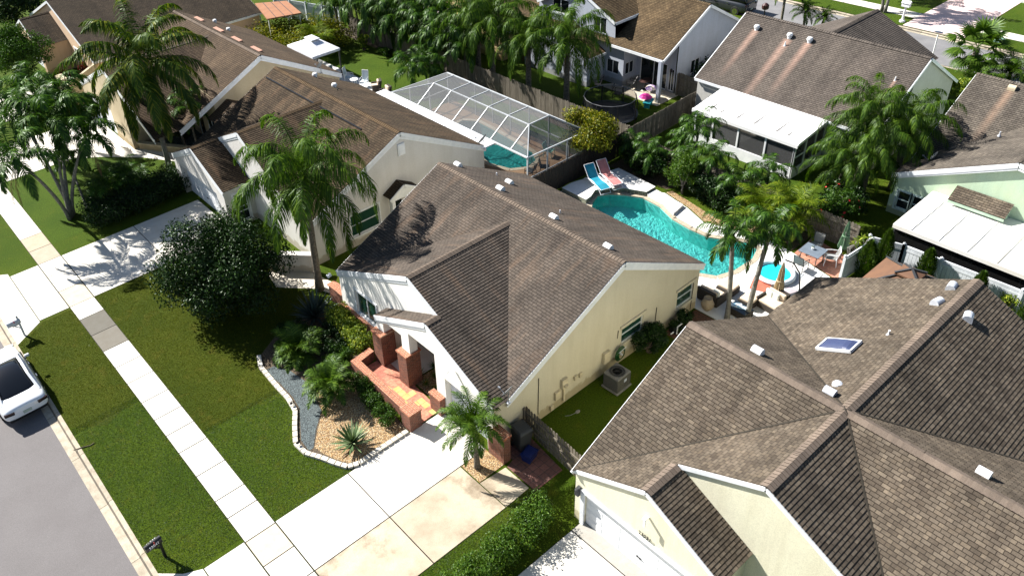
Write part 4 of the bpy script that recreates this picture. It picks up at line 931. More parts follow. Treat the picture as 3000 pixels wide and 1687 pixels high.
for a, b, o, k in (((42.8, 42.1), (42.8, 34.0), gU, 'v'), ((42.8, 42.1), (42.8, 34.0), gB, 'v'), ((42.8, 42.1), (42.8, 34.0), gL, 'v'), ((42.8, 34.0), (44.2, 34.0), gS, 'v'), ((44.2, 30.62), (51.5, 30.62), gW, 'v')): G.win(a, b, o, k, frame=WHITE)
G.win((44.2, 34.0), (44.2, 30.7), gD, 'v', frame=WHITE, name='sliding_door'); G.win((44.2, 34.0), (44.2, 30.7), (2.75, 3.2, .1, 1.7), 'v', frame=WHITE)
mb = MB(); mb.bb(44.05, 44.18, 30.95, 31.07, 1.5, 1.72); mb.build('wall_lamp', BLACK, G.t, G.o)

# --- rear street: taupe roof with white sunroom ------------------------------
H = House('house', 'light grey house with wide taupe roof streaked below its vents and a white sunroom', 'house', (47, 22, 0))
roof_plane(H.r, [(47.25, 16.4, 5.55), (47.25, 27.9, 5.55), (42.3, 27.9, 2.62), (42.3, 16.4, 2.62)])
roof_plane(H.r, [(47.25, 16.4, 5.55), (47.25, 27.9, 5.55), (52.2, 27.9, 2.62), (52.2, 16.4, 2.62)])
roof_plane(H.r, [(48.5, 23.0, 4.82), (54.7, 23.0, 4.82), (54.7, 18.6, 2.65), (52.15, 18.6, 2.65)]); roof_plane(H.r, [(48.5, 23.0, 4.82), (54.7, 23.0, 4.82), (54.7, 27.2, 2.65), (52.15, 27.2, 2.65)])
ridge(H.cap, (47.25, 16.4, 5.55), (47.25, 27.9, 5.55)); ridge(H.cap, (48.5, 23.0, 4.82), (54.7, 23.0, 4.82))
for a, b, n in (((42.3, 16.4, 2.62), (47.25, 16.4, 5.55), (0, -1)), ((47.25, 16.4, 5.55), (52.2, 16.4, 2.62), (0, -1)), ((42.3, 27.9, 2.62), (47.25, 27.9, 5.55), (0, 1)), ((42.3, 16.4, 2.62), (42.3, 27.9, 2.62), (-1, 0))): H.rake(a, b, n, w=.16, second=False, out=.03)
hw = (.9, 1.8, .7, 1.6)
wall(H.w, (42.5, 27.8), (42.5, 16.55), 2.62, [hw, (4, 7.5, .1, 2)]); wall(H.w, (42.5, 16.55), (52.0, 16.55), [(0, 2.62), (4.75, 5.5), (9.5, 2.62)], [(3.1, 3.8, .5, 1.5)])
wall(H.w, (52.0, 27.8), (42.5, 27.8), [(0, 2.62), (4.75, 5.5), (9.5, 2.62)]); wall(H.w, (52, 16.55), (52, 27.8), 2.62); wall(H.w, (54.5, 18.7), (54.5, 27), [(0, 2.6), (4.3, 4.75), (8.3, 2.6)]); wall(H.w, (52, 18.7), (54.5, 18.7), 2.6)
H.done(ST_H, SH_H, TRIM)
H.win((42.5, 27.8), (42.5, 16.55), hw, 'x', frame=WHITE); H.win((42.5, 27.8), (42.5, 16.55), (4, 7.5, .1, 2), 'v', name='sliding_door'); H.win((42.5, 16.55), (52.0, 16.55), (3.1, 3.8, .5, 1.5), 'x', frame=WHITE)
for x, y, z, k in ((46.28, 26.5, 4.98, 'round'), (46.31, 24.27, 5.0, 'round'), (46.36, 23.0, 5.03, 'round'), (45.76, 24.18, 4.7, 'pipe'), (45.5, 17.32, 4.5, 'pipe')): H.vent((x, y, z), k, 0, WHITE, 1.05)
mb = MB(); mb.tube([(46.9, 16.5, 4.9), (46.0, 16.48, 4.6), (45.7, 16.48, 3.6), (45.2, 16.48, 2.2), (45.0, 16.48, 1.0)], .05, 6); mb.tube([(44.9, 16.48, 3.4), (44.75, 16.48, 1.2)], .045, 6); mb.split('conduit', BLACK, H.t, H.o)
def sunroom():
    mb = MB(); pts = [(39.3, 19.1, 2.18), (39.3, 25.75, 2.18), (42.45, 25.75, 2.6), (42.45, 19.1, 2.6)]
    mb.face([(x, y, z+.05) for x, y, z in pts][::-1]); mb.face(pts)
    mb.beam((39.3, 19.0, 2.13), (39.3, 25.85, 2.13), .1, .2)
    for y in (19.08, 25.77): mb.beam((39.3, y, 2.14), (42.45, y, 2.56), .08, .18)
    mb.build('sunroom_roof', M('white_roof_membrane', (.8, .79, .78), .6, (.74, .73, .72), .8), H.t, H.o)
    mb = MB()
    for y0, l in ((24.9, 1.1), (23.1, .9), (22.0, 1.5), (20.6, 1.5), (19.9, .6), (24.2, .5)): mb.face([(39.8, y0, 2.31), (39.8, y0+.12, 2.31), (39.85+l, y0+.03, 2.305+l*.134), (39.8+l, y0, 2.305+l*.134)])
    mb.split('roof_stain', M('grime', (.20, .19, .18), .9), H.t, H.o)
    mb = MB(); ys = [19.2, 20.95, 22.7, 24.4, 25.6]
    for y in ys: mb.beam((39.42, y, 0), (39.42, y, 2.1), .1, .1)
    mb.bb(39.36, 39.48, 19.2, 25.6, 0, .62); mb.beam((39.42, 19.2, .66), (39.42, 25.6, .66), .12, .08); mb.beam((39.42, 19.2, 2.03), (39.42, 25.6, 2.03), .08, .1)
    mb.bb(39.42, 42.5, 19.14, 19.24, 0, .6)
    for x in (39.42, 40.5, 41.5, 42.4): mb.beam((x, 19.18, 0), (x, 19.18, 2.15+(x-39.3)*.13), .1, .1)
    mb.beam((39.42, 19.18, 1.3), (42.4, 19.18, 1.3), .06, .07)
    mb.build('sunroom_frame', WHITE, H.t, H.o)
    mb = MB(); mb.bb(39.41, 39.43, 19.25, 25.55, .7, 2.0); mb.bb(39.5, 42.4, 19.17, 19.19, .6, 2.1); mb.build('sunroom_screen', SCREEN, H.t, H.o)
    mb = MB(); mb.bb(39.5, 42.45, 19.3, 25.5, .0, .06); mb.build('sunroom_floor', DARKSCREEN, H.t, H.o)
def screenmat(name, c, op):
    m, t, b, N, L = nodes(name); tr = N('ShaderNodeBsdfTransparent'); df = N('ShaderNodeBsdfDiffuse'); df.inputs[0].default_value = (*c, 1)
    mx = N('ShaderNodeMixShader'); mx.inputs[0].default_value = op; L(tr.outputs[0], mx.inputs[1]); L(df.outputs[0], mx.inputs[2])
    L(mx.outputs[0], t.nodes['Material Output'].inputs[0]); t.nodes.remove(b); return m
SCREEN = screenmat('insect_screen', (.10, .10, .10), .5)
CAGES = screenmat('pool_cage_screen', (.17, .175, .18), .5)
NET = screenmat('safety_net', (.03, .03, .028), .5)
sunroom()

# --- rear street: mint house with long white patio roof -----------------------
I = House('house', 'mint green stucco house with long white patio roof at the right edge', 'house', (45, 7, 0))
xr, zr, s_, ze = 47.6, 5.2, .5, 2.3
crosshouse(I, xr, zr, -8, 14.1, s_, 53.4, 2.3, 9.0, 4.85, 39.75, ze)
iw1, iw2 = (.35, .98, .4, 1.4), (1.08, 1.75, .4, 1.4)
wall(I.w, (39.9, 14.0), (39.9, 3.9), [(0, 2.28), (5, 4.8), (10.1, 2.28)], [iw1, iw2]); wall(I.w, (53.2, 14.0), (39.9, 14.0), [(0, 2.3), (5.6, 5.15), (11.4, 2.3), (13.3, 2.3)])
wall(I.w, (39.9, 3.9), (42.0, 3.9), 2.3); wall(I.w, (42.0, 3.9), (42.0, -8), 2.3)
I.done(ST_I, SH_I, TRIM)
for o_ in (iw1, iw2): I.win((39.9, 14.0), (39.9, 3.9), o_, 'h', frame=M('mint_frame', (.5, .62, .6), .5), trim=.09)
I.vent((47.2, 12.2, 4.98), 'hood', math.pi/2, M('vent_cream', (.6, .5, .34), .6), 1.0); I.vent((43.9, 11.2, 3.9), 'pipe', 0, VENTM, 1)
mb = MB(); roof_plane(mb, [(39.86, 8.65, 2.75), (39.86, 11.15, 2.75), (39.1, 11.15, 2.3), (39.1, 8.65, 2.3)]); mb.build('awning_roof', SH_B, I.t, I.o)
mb = MB(); mb.face([(39.88, 8.7, 2.7), (39.15, 8.7, 2.26), (39.88, 8.7, 1.9)]); mb.beam((39.12, 8.66, 2.2), (39.12, 11.14, 2.2), .05, .14); mb.face([(39.88, 11.1, 2.7), (39.88, 11.1, 1.9), (39.15, 11.1, 2.26)]); mb.split('awning_side', M('mint_side', (.4, .53, .4), .8), I.t, I.o)
mb = MB(); pts = [(35.75, -8, 1.9), (35.95, 12.05, 1.9), (39.88, 12.05, 1.98), (39.88, -8, 1.98)]
mb.face(pts[::-1]); mb.face([(x, y, z+.05) for x, y, z in pts]); mb.beam((35.85, -8, 1.85), (35.93, 12.1, 1.85), .1, .2); mb.beam((35.93, 12.07, 1.86), (39.88, 12.07, 1.93), .08, .16)
for y in np.arange(-7, 12, 1.22): mb.beam((35.9, y, 1.975), (39.86, y, 2.04), .03, .03)
mb.build('patio_roof', M('white_patio_roof', (.8, .78, .74), .6, (.7, .67, .62), .9, c3=(.72, .68, .6)), I.t, I.o)
mb = MB()
for y in np.arange(-7, 12.2, 2.72): mb.beam((36.05, y, 0), (36.05, y, 1.8), .08, .08)
mb.beam((36.05, 11.9, 0), (37.0, 11.9, 1.7), .05, .05); mb.beam((36.05, 9.18, 1.2), (36.05, 11.9, .6), .05, .05)
mb.split('post', DGREY, I.t, I.o)
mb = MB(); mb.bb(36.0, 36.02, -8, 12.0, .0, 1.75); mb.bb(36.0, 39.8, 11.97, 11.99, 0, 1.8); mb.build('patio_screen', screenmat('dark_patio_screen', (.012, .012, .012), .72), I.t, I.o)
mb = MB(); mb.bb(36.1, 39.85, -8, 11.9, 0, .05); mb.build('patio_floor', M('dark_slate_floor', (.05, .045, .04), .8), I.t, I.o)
# --- cream house partly hidden at top centre -----------------------------------
F = House('house', 'yellow cream stucco house with brown roof behind the fence palms at top centre', 'house', (46, 49, 0))
roof_plane(F.r, [(40.2, 49.6, 5.2), (54, 49.6, 5.2), (54, 43.4, 2.35), (40.2, 43.4, 2.35)]); roof_plane(F.r, [(40.2, 49.6, 5.2), (54, 49.6, 5.2), (54, 56, 2.35), (40.2, 56, 2.35)])
ridge(F.cap, (40.2, 49.6, 5.2), (54, 49.6, 5.2))
for ye in (43.4, 56): F.rake((40.2, 49.6, 5.2), (40.2, ye, 2.35), (-1, 0)); F.rake((40.2, ye, 2.35), (54, ye, 2.35), (0, 1 if ye > 50 else -1), second=False)
wall(F.w, (40.35, 55.8), (40.35, 43.6), [(0, 2.4), (6.2, 5.1), (12.2, 2.4)], [(4, 6.4, 0, 1.9)]); wall(F.w, (40.35, 43.6), (54, 43.6), 2.35, [(2, 3.2, .8, 1.8), (7, 8.2, .8, 1.8)]); wall(F.w, (54, 43.6), (54, 55.8), 2.4)
F.done(stucco('yellow_stucco', (.76, .58, .30), (.7, .53, .27)), SH_D, TRIM)
F.win((40.35, 55.8), (40.35, 43.6), (4, 6.4, 0, 1.9), 'v', name='sliding_door'); F.win((40.35, 43.6), (54, 43.6), (2, 3.2, .8, 1.8), 'v'); F.win((40.35, 43.6), (54, 43.6), (7, 8.2, .8, 1.8), 'v')
mb = MB(); mb.prism([(37.6, 46.5), (40.3, 46.5), (40.3, 54.5), (37.6, 54.5)], 2.12, 2.26); mb.build('patio_roof', WHITE, F.t, F.o)
mb = MB()
for y in (46.7, 50.4, 54.2): mb.tube([(37.75, y, 0), (37.75, y, 2.12)], .06, 6)
mb.split('post', WHITE, F.t, F.o)
# --- pale house across the rear street -----------------------------------------
K = House('house', 'cream garage front of the house across the rear street, top right corner', 'house', (82, 23, 0))
roof_plane(K.r, [(76, 23, 4.8), (88, 23, 4.8), (88, 17, 2.5), (76, 17, 2.5)]); roof_plane(K.r, [(76, 23, 4.8), (88, 23, 4.8), (88, 29, 2.5), (76, 29, 2.5)])
wall(K.w, (76.3, 28.8), (76.3, 17.2), [(0, 2.5), (5.8, 4.75), (11.6, 2.5)], [(3, 8, 0, 2.1)], th=.3); wall(K.w, (76.3, 17.2), (88, 17.2), 2.5)
K.done(stucco('cream_far', (.7, .6, .4)), SH_D); K.garage((76.3, 28.8), (76.3, 17.2), (3, 8, 0, 2.1))
# --- dishes --------------------------------------------------------------------
DG = M('dish_grey', (.28, .29, .30), .45)
dish((14.6, 15.85, 2.35), 'grey satellite dish on the rake of the middle house above the picket fence', R(100), .8, 1.0, .45, DG)
dish((27.0, 30.9, 2.45), 'satellite dish on the rear corner of the white house beside the pool cage', R(105), .95, 1.0, .4, DG)
dish((26.0, 46.0, 2.9), 'satellite dish on the gable edge of the beige house near the white canopy', R(105), .9, 1.0, .45, DG)
dish((41.4, 13.0, 2.5), 'grey satellite dish on the roof of the mint house under the big palm', R(105), .9, 1.0, .35, DG)
# ---------------------------------------------------------------- plants
class LB:
    """fast leaf builder: vertex and face lists of small bent leaves"""
    def __init__(s): s.v = []; s.f = []
    def strip(s, p, d, up, L_, w, droop, nseg=2, tip=.15):
        """leaf from p along d, bending down; w at the base third"""
        i = len(s.v); side = d.cross(up)
        if side.length < 1e-4: side = d.cross(Vector((1, .2, 0)))
        side.normalize(); ws = (.55, 1.0, .62, .05) if nseg == 3 else (.7, 1.0, .06)
        q = p.copy(); dd = d.copy()
        for k in range(nseg+1):
            a = side*(w*.5*ws[k]); s.v.append(tuple(q-a)); s.v.append(tuple(q+a))
            dd = (dd+Vector((0, 0, -droop))).normalized(); q = q+dd*(L_/nseg)
        for k in range(nseg): j = i+2*k; s.f.append((j, j+1, j+3, j+2))
    def diamond(s, p, d, n, L_, w):
        i = len(s.v); side = d.cross(n).normalized()*(w*.5); u = n*(w*.18)
        s.v += [tuple(p), tuple(p+d*L_*.45+side+u), tuple(p+d*L_), tuple(p+d*L_*.45-side+u)]
        s.f += [(i, i+1, i+2), (i, i+2, i+3)]
    def build(s, name, mat, parent=None, org=(0, 0, 0), extra=None):
        me = bpy.data.meshes.new(name)
        v = np.array(s.v)-np.array(org); me.from_pydata(v.tolist(), [], s.f)
        me.materials.append(mat)
        if extra:
            me.materials.append(extra[0]); idx = [0]*len(s.f)
            for k in range(extra[1], len(s.f)): idx[k] = 1
            me.polygons.foreach_set('material_index', idx)
        me.update(); o = bpy.data.objects.new(name, me); COL.objects.link(o)
        if parent is not None: o.parent = parent
        else: o.location = org
        return o
def frond(lb, p, az, el, L_, droop, ll, lw, n, hang=.5, plume=.3, r=random, start=.15, curl=0, vee=.35):
    """pinnate palm leaf"""
    seg = 12; pts = [p.copy()]; e = el; a = az
    for k in range(seg):
        d = Vector((math.cos(a)*math.cos(e), math.sin(a)*math.cos(e), math.sin(e))); pts.append(pts[-1]+d*(L_/seg))
        e -= droop*(k+1)/seg*2/seg; a += curl/seg; e = max(e, -1.5)
    for k in range(seg):            # rachis
        d = (pts[k+1]-pts[k]).normalized(); sd = d.cross(Vector((0, 0, 1)));
        if sd.length < 1e-3: sd = Vector((1, 0, 0))
        sd = sd.normalized()*(.022*(1-k/seg)+.006); u = Vector((0, 0, .012)); i = len(lb.v)
        lb.v += [tuple(pts[k]-sd), tuple(pts[k]+sd), tuple(pts[k+1]+sd), tuple(pts[k+1]-sd)]; lb.f.append((i, i+1, i+2, i+3))
    for k in range(n):
        t = start+(1-start)*(k+.5)/n; x = t*seg; j = min(int(x), seg-1); q = pts[j].lerp(pts[j+1], x-j)
        d = (pts[j+1]-pts[j]).normalized(); sd = d.cross(Vector((0, 0, 1)));
        if sd.length < 1e-3: sd = Vector((1, 0, 0))
        sd.normalize(); up = sd.cross(d)
        prof = math.sin(math.pi*min(1, .18+t*.82))**.6*(1 if t < .8 else 1-.3*(t-.8)/.2)
        for sg in (-1, 1):
            v = r.uniform(-plume, plume)
            dir_ = (sd*sg*(1-.25*t)+d*(.45+.5*t*t)+up*(vee+v)).normalized()
            lb.strip(q, dir_, up, ll*prof*r.uniform(.85, 1.1), lw, hang*r.uniform(.7, 1.3), 2 if ll < .45 else 3)
def crown(kind, seed):
    r = random.Random(seed); lb = LB(); o = Vector((0, 0, 0)); dead = None
    if kind == 'queen':
        for i in range(26):
            f = i/25; el = 1.42-1.95*f; frond(lb, o+Vector((0, 0, .25*(1-f))), i*2.4+r.uniform(-.2, .2), el, 4.1*r.uniform(.85, 1.08)*(.8+.2*math.sin(f*3)), 2.8-.7*f, .80, .036, 96, .85, .95, r, .10, r.uniform(-.5, .5))
    elif kind == 'coco':
        for i in range(27):
            f = i/26; el = 1.4-2.35*f; frond(lb, o+Vector((0, 0, .3*(1-f))), i*2.4+r.uniform(-.2, .2), el, 5.3*r.uniform(.85, 1.05)*(.78+.22*math.sin(f*3)), 2.1-.5*f, 1.0, .062, 92, .75, .35, r, .12, r.uniform(-.4, .4))
    elif kind == 'xmas':
        for i in range(15):
            f = i/14; el = 1.35-1.6*f; frond(lb, o+Vector((0, 0, .15*(1-f))), i*2.4+r.uniform(-.3, .3), el, 2.15*r.uniform(.85, 1.1), 3.0-.6*f, .56, .050, 38, .6, .4, r, .14, r.uniform(-.6, .6), .55)
    elif kind == 'date':
        for i in range(30):
            f = i/29; el = 1.4-1.75*f; frond(lb, o+Vector((0, 0, .08)), i*2.4+r.uniform(-.2, .2), el, 1.25*r.uniform(.85, 1.1), 2.0-.4*f, .24, .020, 42, .3, .3, r, .1, r.uniform(-.4, .4))
    elif kind == 'sago':
        for i in range(36):
            f = i/35; el = 1.25-1.35*f; frond(lb, o, i*2.4+r.uniform(-.2, .2), el, 1.15*r.uniform(.8, 1.15), 1.7-.3*f, .30, .026, 40, .25, .3, r, .08, r.uniform(-.4, .4))
    elif kind == 'areca':
        for i in range(30):
            a = i*2.4; b = Vector((math.cos(a), math.sin(a), 0))*r.uniform(.05, .45)
            st = r.uniform(.1, .9); p = b+Vector((0, 0, st)); frond(lb, p, a+r.uniform(-.3, .3), 1.35-.8*r.random(), r.uniform(1.3, 1.9), 1.9, .42, .032, 34, .35, .25, r, .2, r.uniform(-.4, .4))
    elif kind == 'gold':
        for i in range(26):
            f = i/25; frond(lb, o, i*2.4+r.uniform(-.2, .2), 1.4-1.5*f, 1.75*r.uniform(.85, 1.1), 1.9-.3*f, .42, .028, 50, .35, .5, r, .1, r.uniform(-.3, .3))
    elif kind == 'fan':
        for i in range(34):
            f = i/33; az = i*2.4; el = 1.3-2.2*f; d = Vector((math.cos(az)*math.cos(el), math.sin(az)*math.cos(el), math.sin(el))); c = d*r.uniform(.7, 1.0)
            lb.strip(o, d, Vector((0, 0, 1)), c.length, .03, .02)
            sd = d.cross(Vector((0, 0, 1))).normalized()
            for k in range(17):
                t = (k/16-.5)*3.6; e = (d*math.cos(t)+sd*math.sin(t)).normalized(); lb.strip(c, e, sd.cross(d), .62*math.cos(t*.28), .085, .25+.2*abs(t)*.3, 2)
    elif kind == 'agave':
        for i in range(60):
            f = i/59; az = i*2.4; el = 1.35-1.15*f; d = Vector((math.cos(az)*math.cos(el), math.sin(az)*math.cos(el), math.sin(el)))
            lb.strip(o+d*.05, d, Vector((0, 0, 1)), r.uniform(.8, 1.0), .11, .03, 3)
    elif kind == 'spiky':
        for i in range(30):
            f = i/29; az = i*2.4; el = 1.4-1.2*f; d = Vector((math.cos(az)*math.cos(el), math.sin(az)*math.cos(el), math.sin(el)))
            lb.strip(o+d*.02, d, Vector((0, 0, 1)), r.uniform(.3, .42), .03, .12, 2)
    return lb
PM = dict(queen=P_QUEEN, coco=P_COCO, xmas=P_XMAS, date=P_DATE, sago=P_DATE, areca=P_XMAS, gold=P_GOLD, fan=P_DATE, agave=P_AGAVE, spiky=L_BRIGHT)
CR = {}
def crown_mesh(kind, seed):
    if (kind, seed) not in CR:
        o = crown(kind, seed).build(kind+'_crown', PM[kind]); CR[kind, seed] = o.data; bpy.data.objects.remove(o)
    return CR[kind, seed]
SEED = [0]
def palm(kind, label, x, y, h, lean=(0, 0), sc=1, group=None, name='palm_tree', r0=.16, r1=.11, shaft=False, seed=None, rz=None, dead=0, mat=None, tmat=None, cat='palm tree', curve=0, z=0):
    """palm: base at x,y; crown h above the ground, displaced by lean"""
    SEED[0] += 1; r = random.Random(SEED[0]*13); t = thing(name, label, cat, (x, y, z), 0, group)
    mb = MB(); n = 9; pts = []
    for i in range(n+1):
        f = i/n; b = f**(1.5)+curve*math.sin(math.pi*f); pts.append((lean[0]*b, lean[1]*b, -.05+f*h))
    rs = [r0*(1.35 if i == 0 else 1)*(1-i/n)+r1*(i/n)+.006*((i % 2)*2-1) for i in range(n+1)]
    if h > .35: mb.tube(pts, rs, 9); mb.build('trunk', tmat or TRUNK, t, smooth=True)
    top = Vector(pts[-1])
    if shaft:
        mb = MB(); p2 = Vector(pts[-2]); d = (top-p2).normalized(); mb.tube([top-d*.55, top-d*.3, top+d*.1], [r1*1.0, r1*1.35, r1*.6], 9); mb.build('crownshaft', SHAFT, t, smooth=True)
    me = crown_mesh(kind, seed if seed is not None else SEED[0] % 3)
    o = bpy.data.objects.new('crown', me); COL.objects.link(o); o.parent = t; o.location = top; o.rotation_euler = (r.uniform(-.06, .06), r.uniform(-.06, .06), r.uniform(0, 6.28) if rz is None else rz); o.scale = (sc, sc, sc*r.uniform(.94, 1.06))
    if mat: o.data = me.copy(); o.data.materials[0] = mat
    if dead:
        lb = LB()
        for i in range(dead): frond(lb, top-Vector((0, 0, .15)), r.uniform(0, 6.28), -.9-.4*r.random(), 1.9*sc, .8, .45, .03, 26, .8, .5, r)
        lb.build('dead_fronds', P_DEAD, t)
    return t
def leaves_blob(lb, c, rad, n, size, r, flat=1.0, out=.6):
    """leafy clump: leaves in a shell around c, facing outwards"""
    for _ in range(n):
        v = Vector((r.gauss(0, 1), r.gauss(0, 1), r.gauss(0, 1))).normalized(); k = r.random()**.35
        p = Vector(c)+Vector((v.x*rad[0], v.y*rad[1], v.z*rad[2]))*k
        if p.z < .03: continue
        nn = (v*out+Vector((r.uniform(-1, 1), r.uniform(-1, 1), r.uniform(-.3, 1)))*.75).normalized()
        d = nn.orthogonal().normalized(); d = Matrix.Rotation(r.uniform(0, 6.28), 3, nn) @ d; s = size*r.uniform(.7, 1.3)
        lb.diamond(p, d, nn, s, s*.55)
def tree(label, x, y, R3, cz, nclump, nleaf, size, mat, trunk_h=1.0, seed=1, name='tree', cat='tree', cl=.34, group=None, tr=.12, holes=0, tmat=None, z=0):
    r = random.Random(seed); t = thing(name, label, cat, (x, y, z), 0, group); lb = LB(); cs = []
    for i in range(nclump):
        v = Vector((r.gauss(0, 1), r.gauss(0, 1), r.gauss(0, 1)+.25)).normalized(); k = r.uniform(.52, .86) if i > nclump*.22 else r.uniform(.1, .5)
        c = Vector((v.x*R3[0]*k, v.y*R3[1]*k, cz+v.z*R3[2]*k)); q = r.uniform(.7, 1.25); cs.append(c)
        rr = (R3[0]*cl*q, R3[1]*cl*q, R3[2]*cl*q*.85)
        leaves_blob(lb, c, rr, int(nleaf/nclump*q*q*1.25), size, r)
    lb.build('crown', mat, t)
    mb = MB(); b = Vector((0, 0, trunk_h)); mb.tube([(0, 0, -.05), (.02, .03, trunk_h*.5), tuple(b)], [tr*1.25, tr, tr*.85], 8)
    for c in r.sample(cs, min(len(cs), 14)):
        m_ = b.lerp(c, .5)+Vector((0, 0, -.1)); mb.tube([tuple(b), tuple(m_), tuple(c)], [tr*.55, tr*.35, tr*.12], 5, 0, False)
    mb.build('trunk', tmat or BARK, t, smooth=True); return t
def hedge(label, pts, w, h, n, size, mat, seed=1, name='hedge', cat='hedge', cut=.9, group=None, kind=None):
    """clipped or loose row of shrubs following a line"""
    r = random.Random(seed); lb = LB(); x0, y0 = pts[0]; t = thing(name, label, cat, (x0, y0, 0), 0, group); tot = sum((Vector(b)-Vector(a)).length for a, b in zip(pts, pts[1:]))
    mb = MB()
    for a, b in zip(pts, pts[1:]):
        a, b = Vector(a), Vector(b); L_ = (b-a).length; m = max(2, int(L_/.35)); d = (b-a)/m; nd = Vector((-d.y, d.x)).normalized()
        for k in range(m):
            for s in (-1, 0, 1):
                c = a+d*(k+r.random())+nd*s*w*.3*r.uniform(.7, 1.2); hh = h*r.uniform(cut, 1.1)
                leaves_blob(lb, (c.x-x0, c.y-y0, hh*.55), (w*.33, w*.33, hh*.5), int(n*L_/tot/m/3), size, r)
            c = a+d*(k+.5); q = c-Vector((x0, y0)); mb.tube([(q.x, q.y, -.02), (q.x+r.uniform(-.1, .1), q.y+r.uniform(-.1, .1), h*.6)], [.025, .012], 5)
    lb.build('foliage', mat, t); mb.build('stems', BARK, t); return t

# front-yard trees and palms
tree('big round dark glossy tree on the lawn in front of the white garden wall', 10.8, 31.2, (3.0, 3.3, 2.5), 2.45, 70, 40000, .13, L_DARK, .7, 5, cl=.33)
palm('queen', 'tall queen palm with drooping fronds between the two front houses', 14.67, 29.32, 6.2, (.25, .1), 1.26, None, r0=.19, r1=.13, dead=3, seed=0, curve=.03)
palm('coco', 'tallest coconut palm standing on the green lawn left of the garage wing', 14.6, 46.6, 7.0, (.1, .2), 1.13, None, r0=.17, r1=.13, dead=2, seed=0, tmat=TRUNKG)
GL = 'christmas palms clustered on the upper lawn'
for i, (lx, ly, h, sc, lab) in enumerate(((-1.7, -1.1, 5.1, 1.2, 'leaning palm of the lawn cluster nearest the sidewalk, lowest crown at the left edge'), (1.1, 1.4, 5.4, 1.3, 'palm of the lawn cluster with the central crown above the white driveway'), (2.2, 3.1, 5.6, 1.25, 'palm of the lawn cluster reaching towards the red shrubs'), (-.2, 3.4, 5.5, 1.25, 'palm of the lawn cluster with the farthest crown at the left edge'), (1.9, -.5, 4.6, 1.1, 'palm of the lawn cluster leaning towards the dark hedge'))):
    palm('xmas', lab, 7.8+i*.09, 45.1+.12*i, h, (lx, ly), sc*1.15, GL, 'palm_tree', .11, .07, True, i % 3, dead=2, tmat=TRUNKG)
palm('xmas', 'slim palm rising from the left end of the dark hedge', 8.9, 45.2, 2.3, (.4, 2.6), .8, None, r0=.08, r1=.06, shaft=True, tmat=TRUNKG)
palm('xmas', 'slim palm beside the white walkway above the dark hedge', 12.6, 51.5, 3.2, (-.8, 1.5), 1.0, None, r0=.09, r1=.07, shaft=True, tmat=TRUNKG)
palm('xmas', 'dense palm crown between the walkway and the lawn cluster', 10.4, 51.6, 4.6, (-1.2, 1.6), 1.5, None, r0=.09, r1=.07, shaft=True, tmat=TRUNKG)
palm('areca', 'areca palm clump growing above the dark hedge', 10.6, 45.3, .3, (0, 0), 1.15, None, name='areca_clump', cat='palm clump', r0=.05, r1=.05)
palm('areca', 'second areca clump nearer the coconut palm, above the dark hedge', 11.8, 45.0, .3, (0, 0), .85, None, name='areca_clump', cat='palm clump')
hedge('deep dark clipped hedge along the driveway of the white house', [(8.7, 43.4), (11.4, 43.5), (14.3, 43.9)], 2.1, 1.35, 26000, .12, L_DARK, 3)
tree('green shrub with orange flowers at the garage corner of the white house', 14.9, 44.7, (.6, .6, .6), .8, 12, 1800, .10, L_MID, .3, 6, name='shrub', cat='shrub')
tree('round mango tree with dense dark crown at the left edge of the picture', 12.1, 66.3, (2.5, 2.7, 2.0), 3.2, 46, 14000, .17, L_MID, 1.6, 8)
tree('dark broadleaf tree in the extreme top left corner', 15.5, 80.5, (3.0, 3.0, 2.4), 3.4, 36, 9000, .2, L_DARK, 1.6, 9)
for i, (x, y, h) in enumerate(((14.6, 65.3, .9), (15.4, 63.8, 1.0), (16.1, 65.5, 1.1))): tree(['left dark red cordyline shrub by the peach house entrance', 'middle dark red cordyline shrub by the peach house entrance', 'right dark red cordyline shrub by the peach house entrance'][i], x, y, (.7, .7, .6), h*.7, 9, 1300, .14, L_RED, .3, 20+i, name='shrub', cat='shrub', group='red shrubs by the peach house')
palm('xmas', 'palm against the arched entry of the beige house, right of the coconut palm', 17.0, 47.6, 3.0, (.1, .2), 1.0, None, r0=.08, r1=.06, shaft=True)
palm('xmas', 'lower palm in the planter of the beige house under the coconut fronds', 16.6, 48.6, 2.2, (-.2, .1), .9, None, r0=.08, r1=.06, shaft=True)
tree('green shrub in the planter of the beige house below the palms', 16.8, 49.3, (.6, .7, .6), .7, 10, 1400, .12, L_DARK, .3, 30, name='shrub', cat='shrub')
# front bed of the middle house
palm('sago', 'feathery pygmy palm at the upper left of the front bed', 11.4, 26.0, .35, (0, 0), 1.25, None, name='pygmy_palm', r0=.12, r1=.12)
palm('sago', 'feathery pygmy palm on a short dark trunk in the middle of the front bed', 11.1, 22.9, .75, (0, -.1), 1.15, None, name='pygmy_palm', r0=.12, r1=.11)
palm('date', 'pygmy date palm leaning over the gravel corner beside the garage', 13.05, 15.95, 2.1, (.05, .15), 1.25, None, name='date_palm', r0=.12, r1=.09, curve=-.05)
for i, (x, y, w) in enumerate(((12.6, 25.3, .8), (12.4, 24.3, .7), (11.9, 27.2, .7), (12.2, 26.6, .6))): tree(['low dark shrub behind the upper pygmy palm', 'low dark shrub between the pygmy palms and the porch wall', 'low dark shrub at the lawn end of the front bed', 'low dark shrub beside the dark agave'][i], x, y, (w, w, .4), .42, 12, 2200, .08, (L_DARK, L_MID, L_DARK, L_MID)[i], .2, 60+i, name='shrub', cat='shrub')
palm('agave', 'dark blue-grey agave rosette under the brick wing wall', 13.3, 27.6, .15, (0, 0), 1.3, None, name='agave', cat='agave')
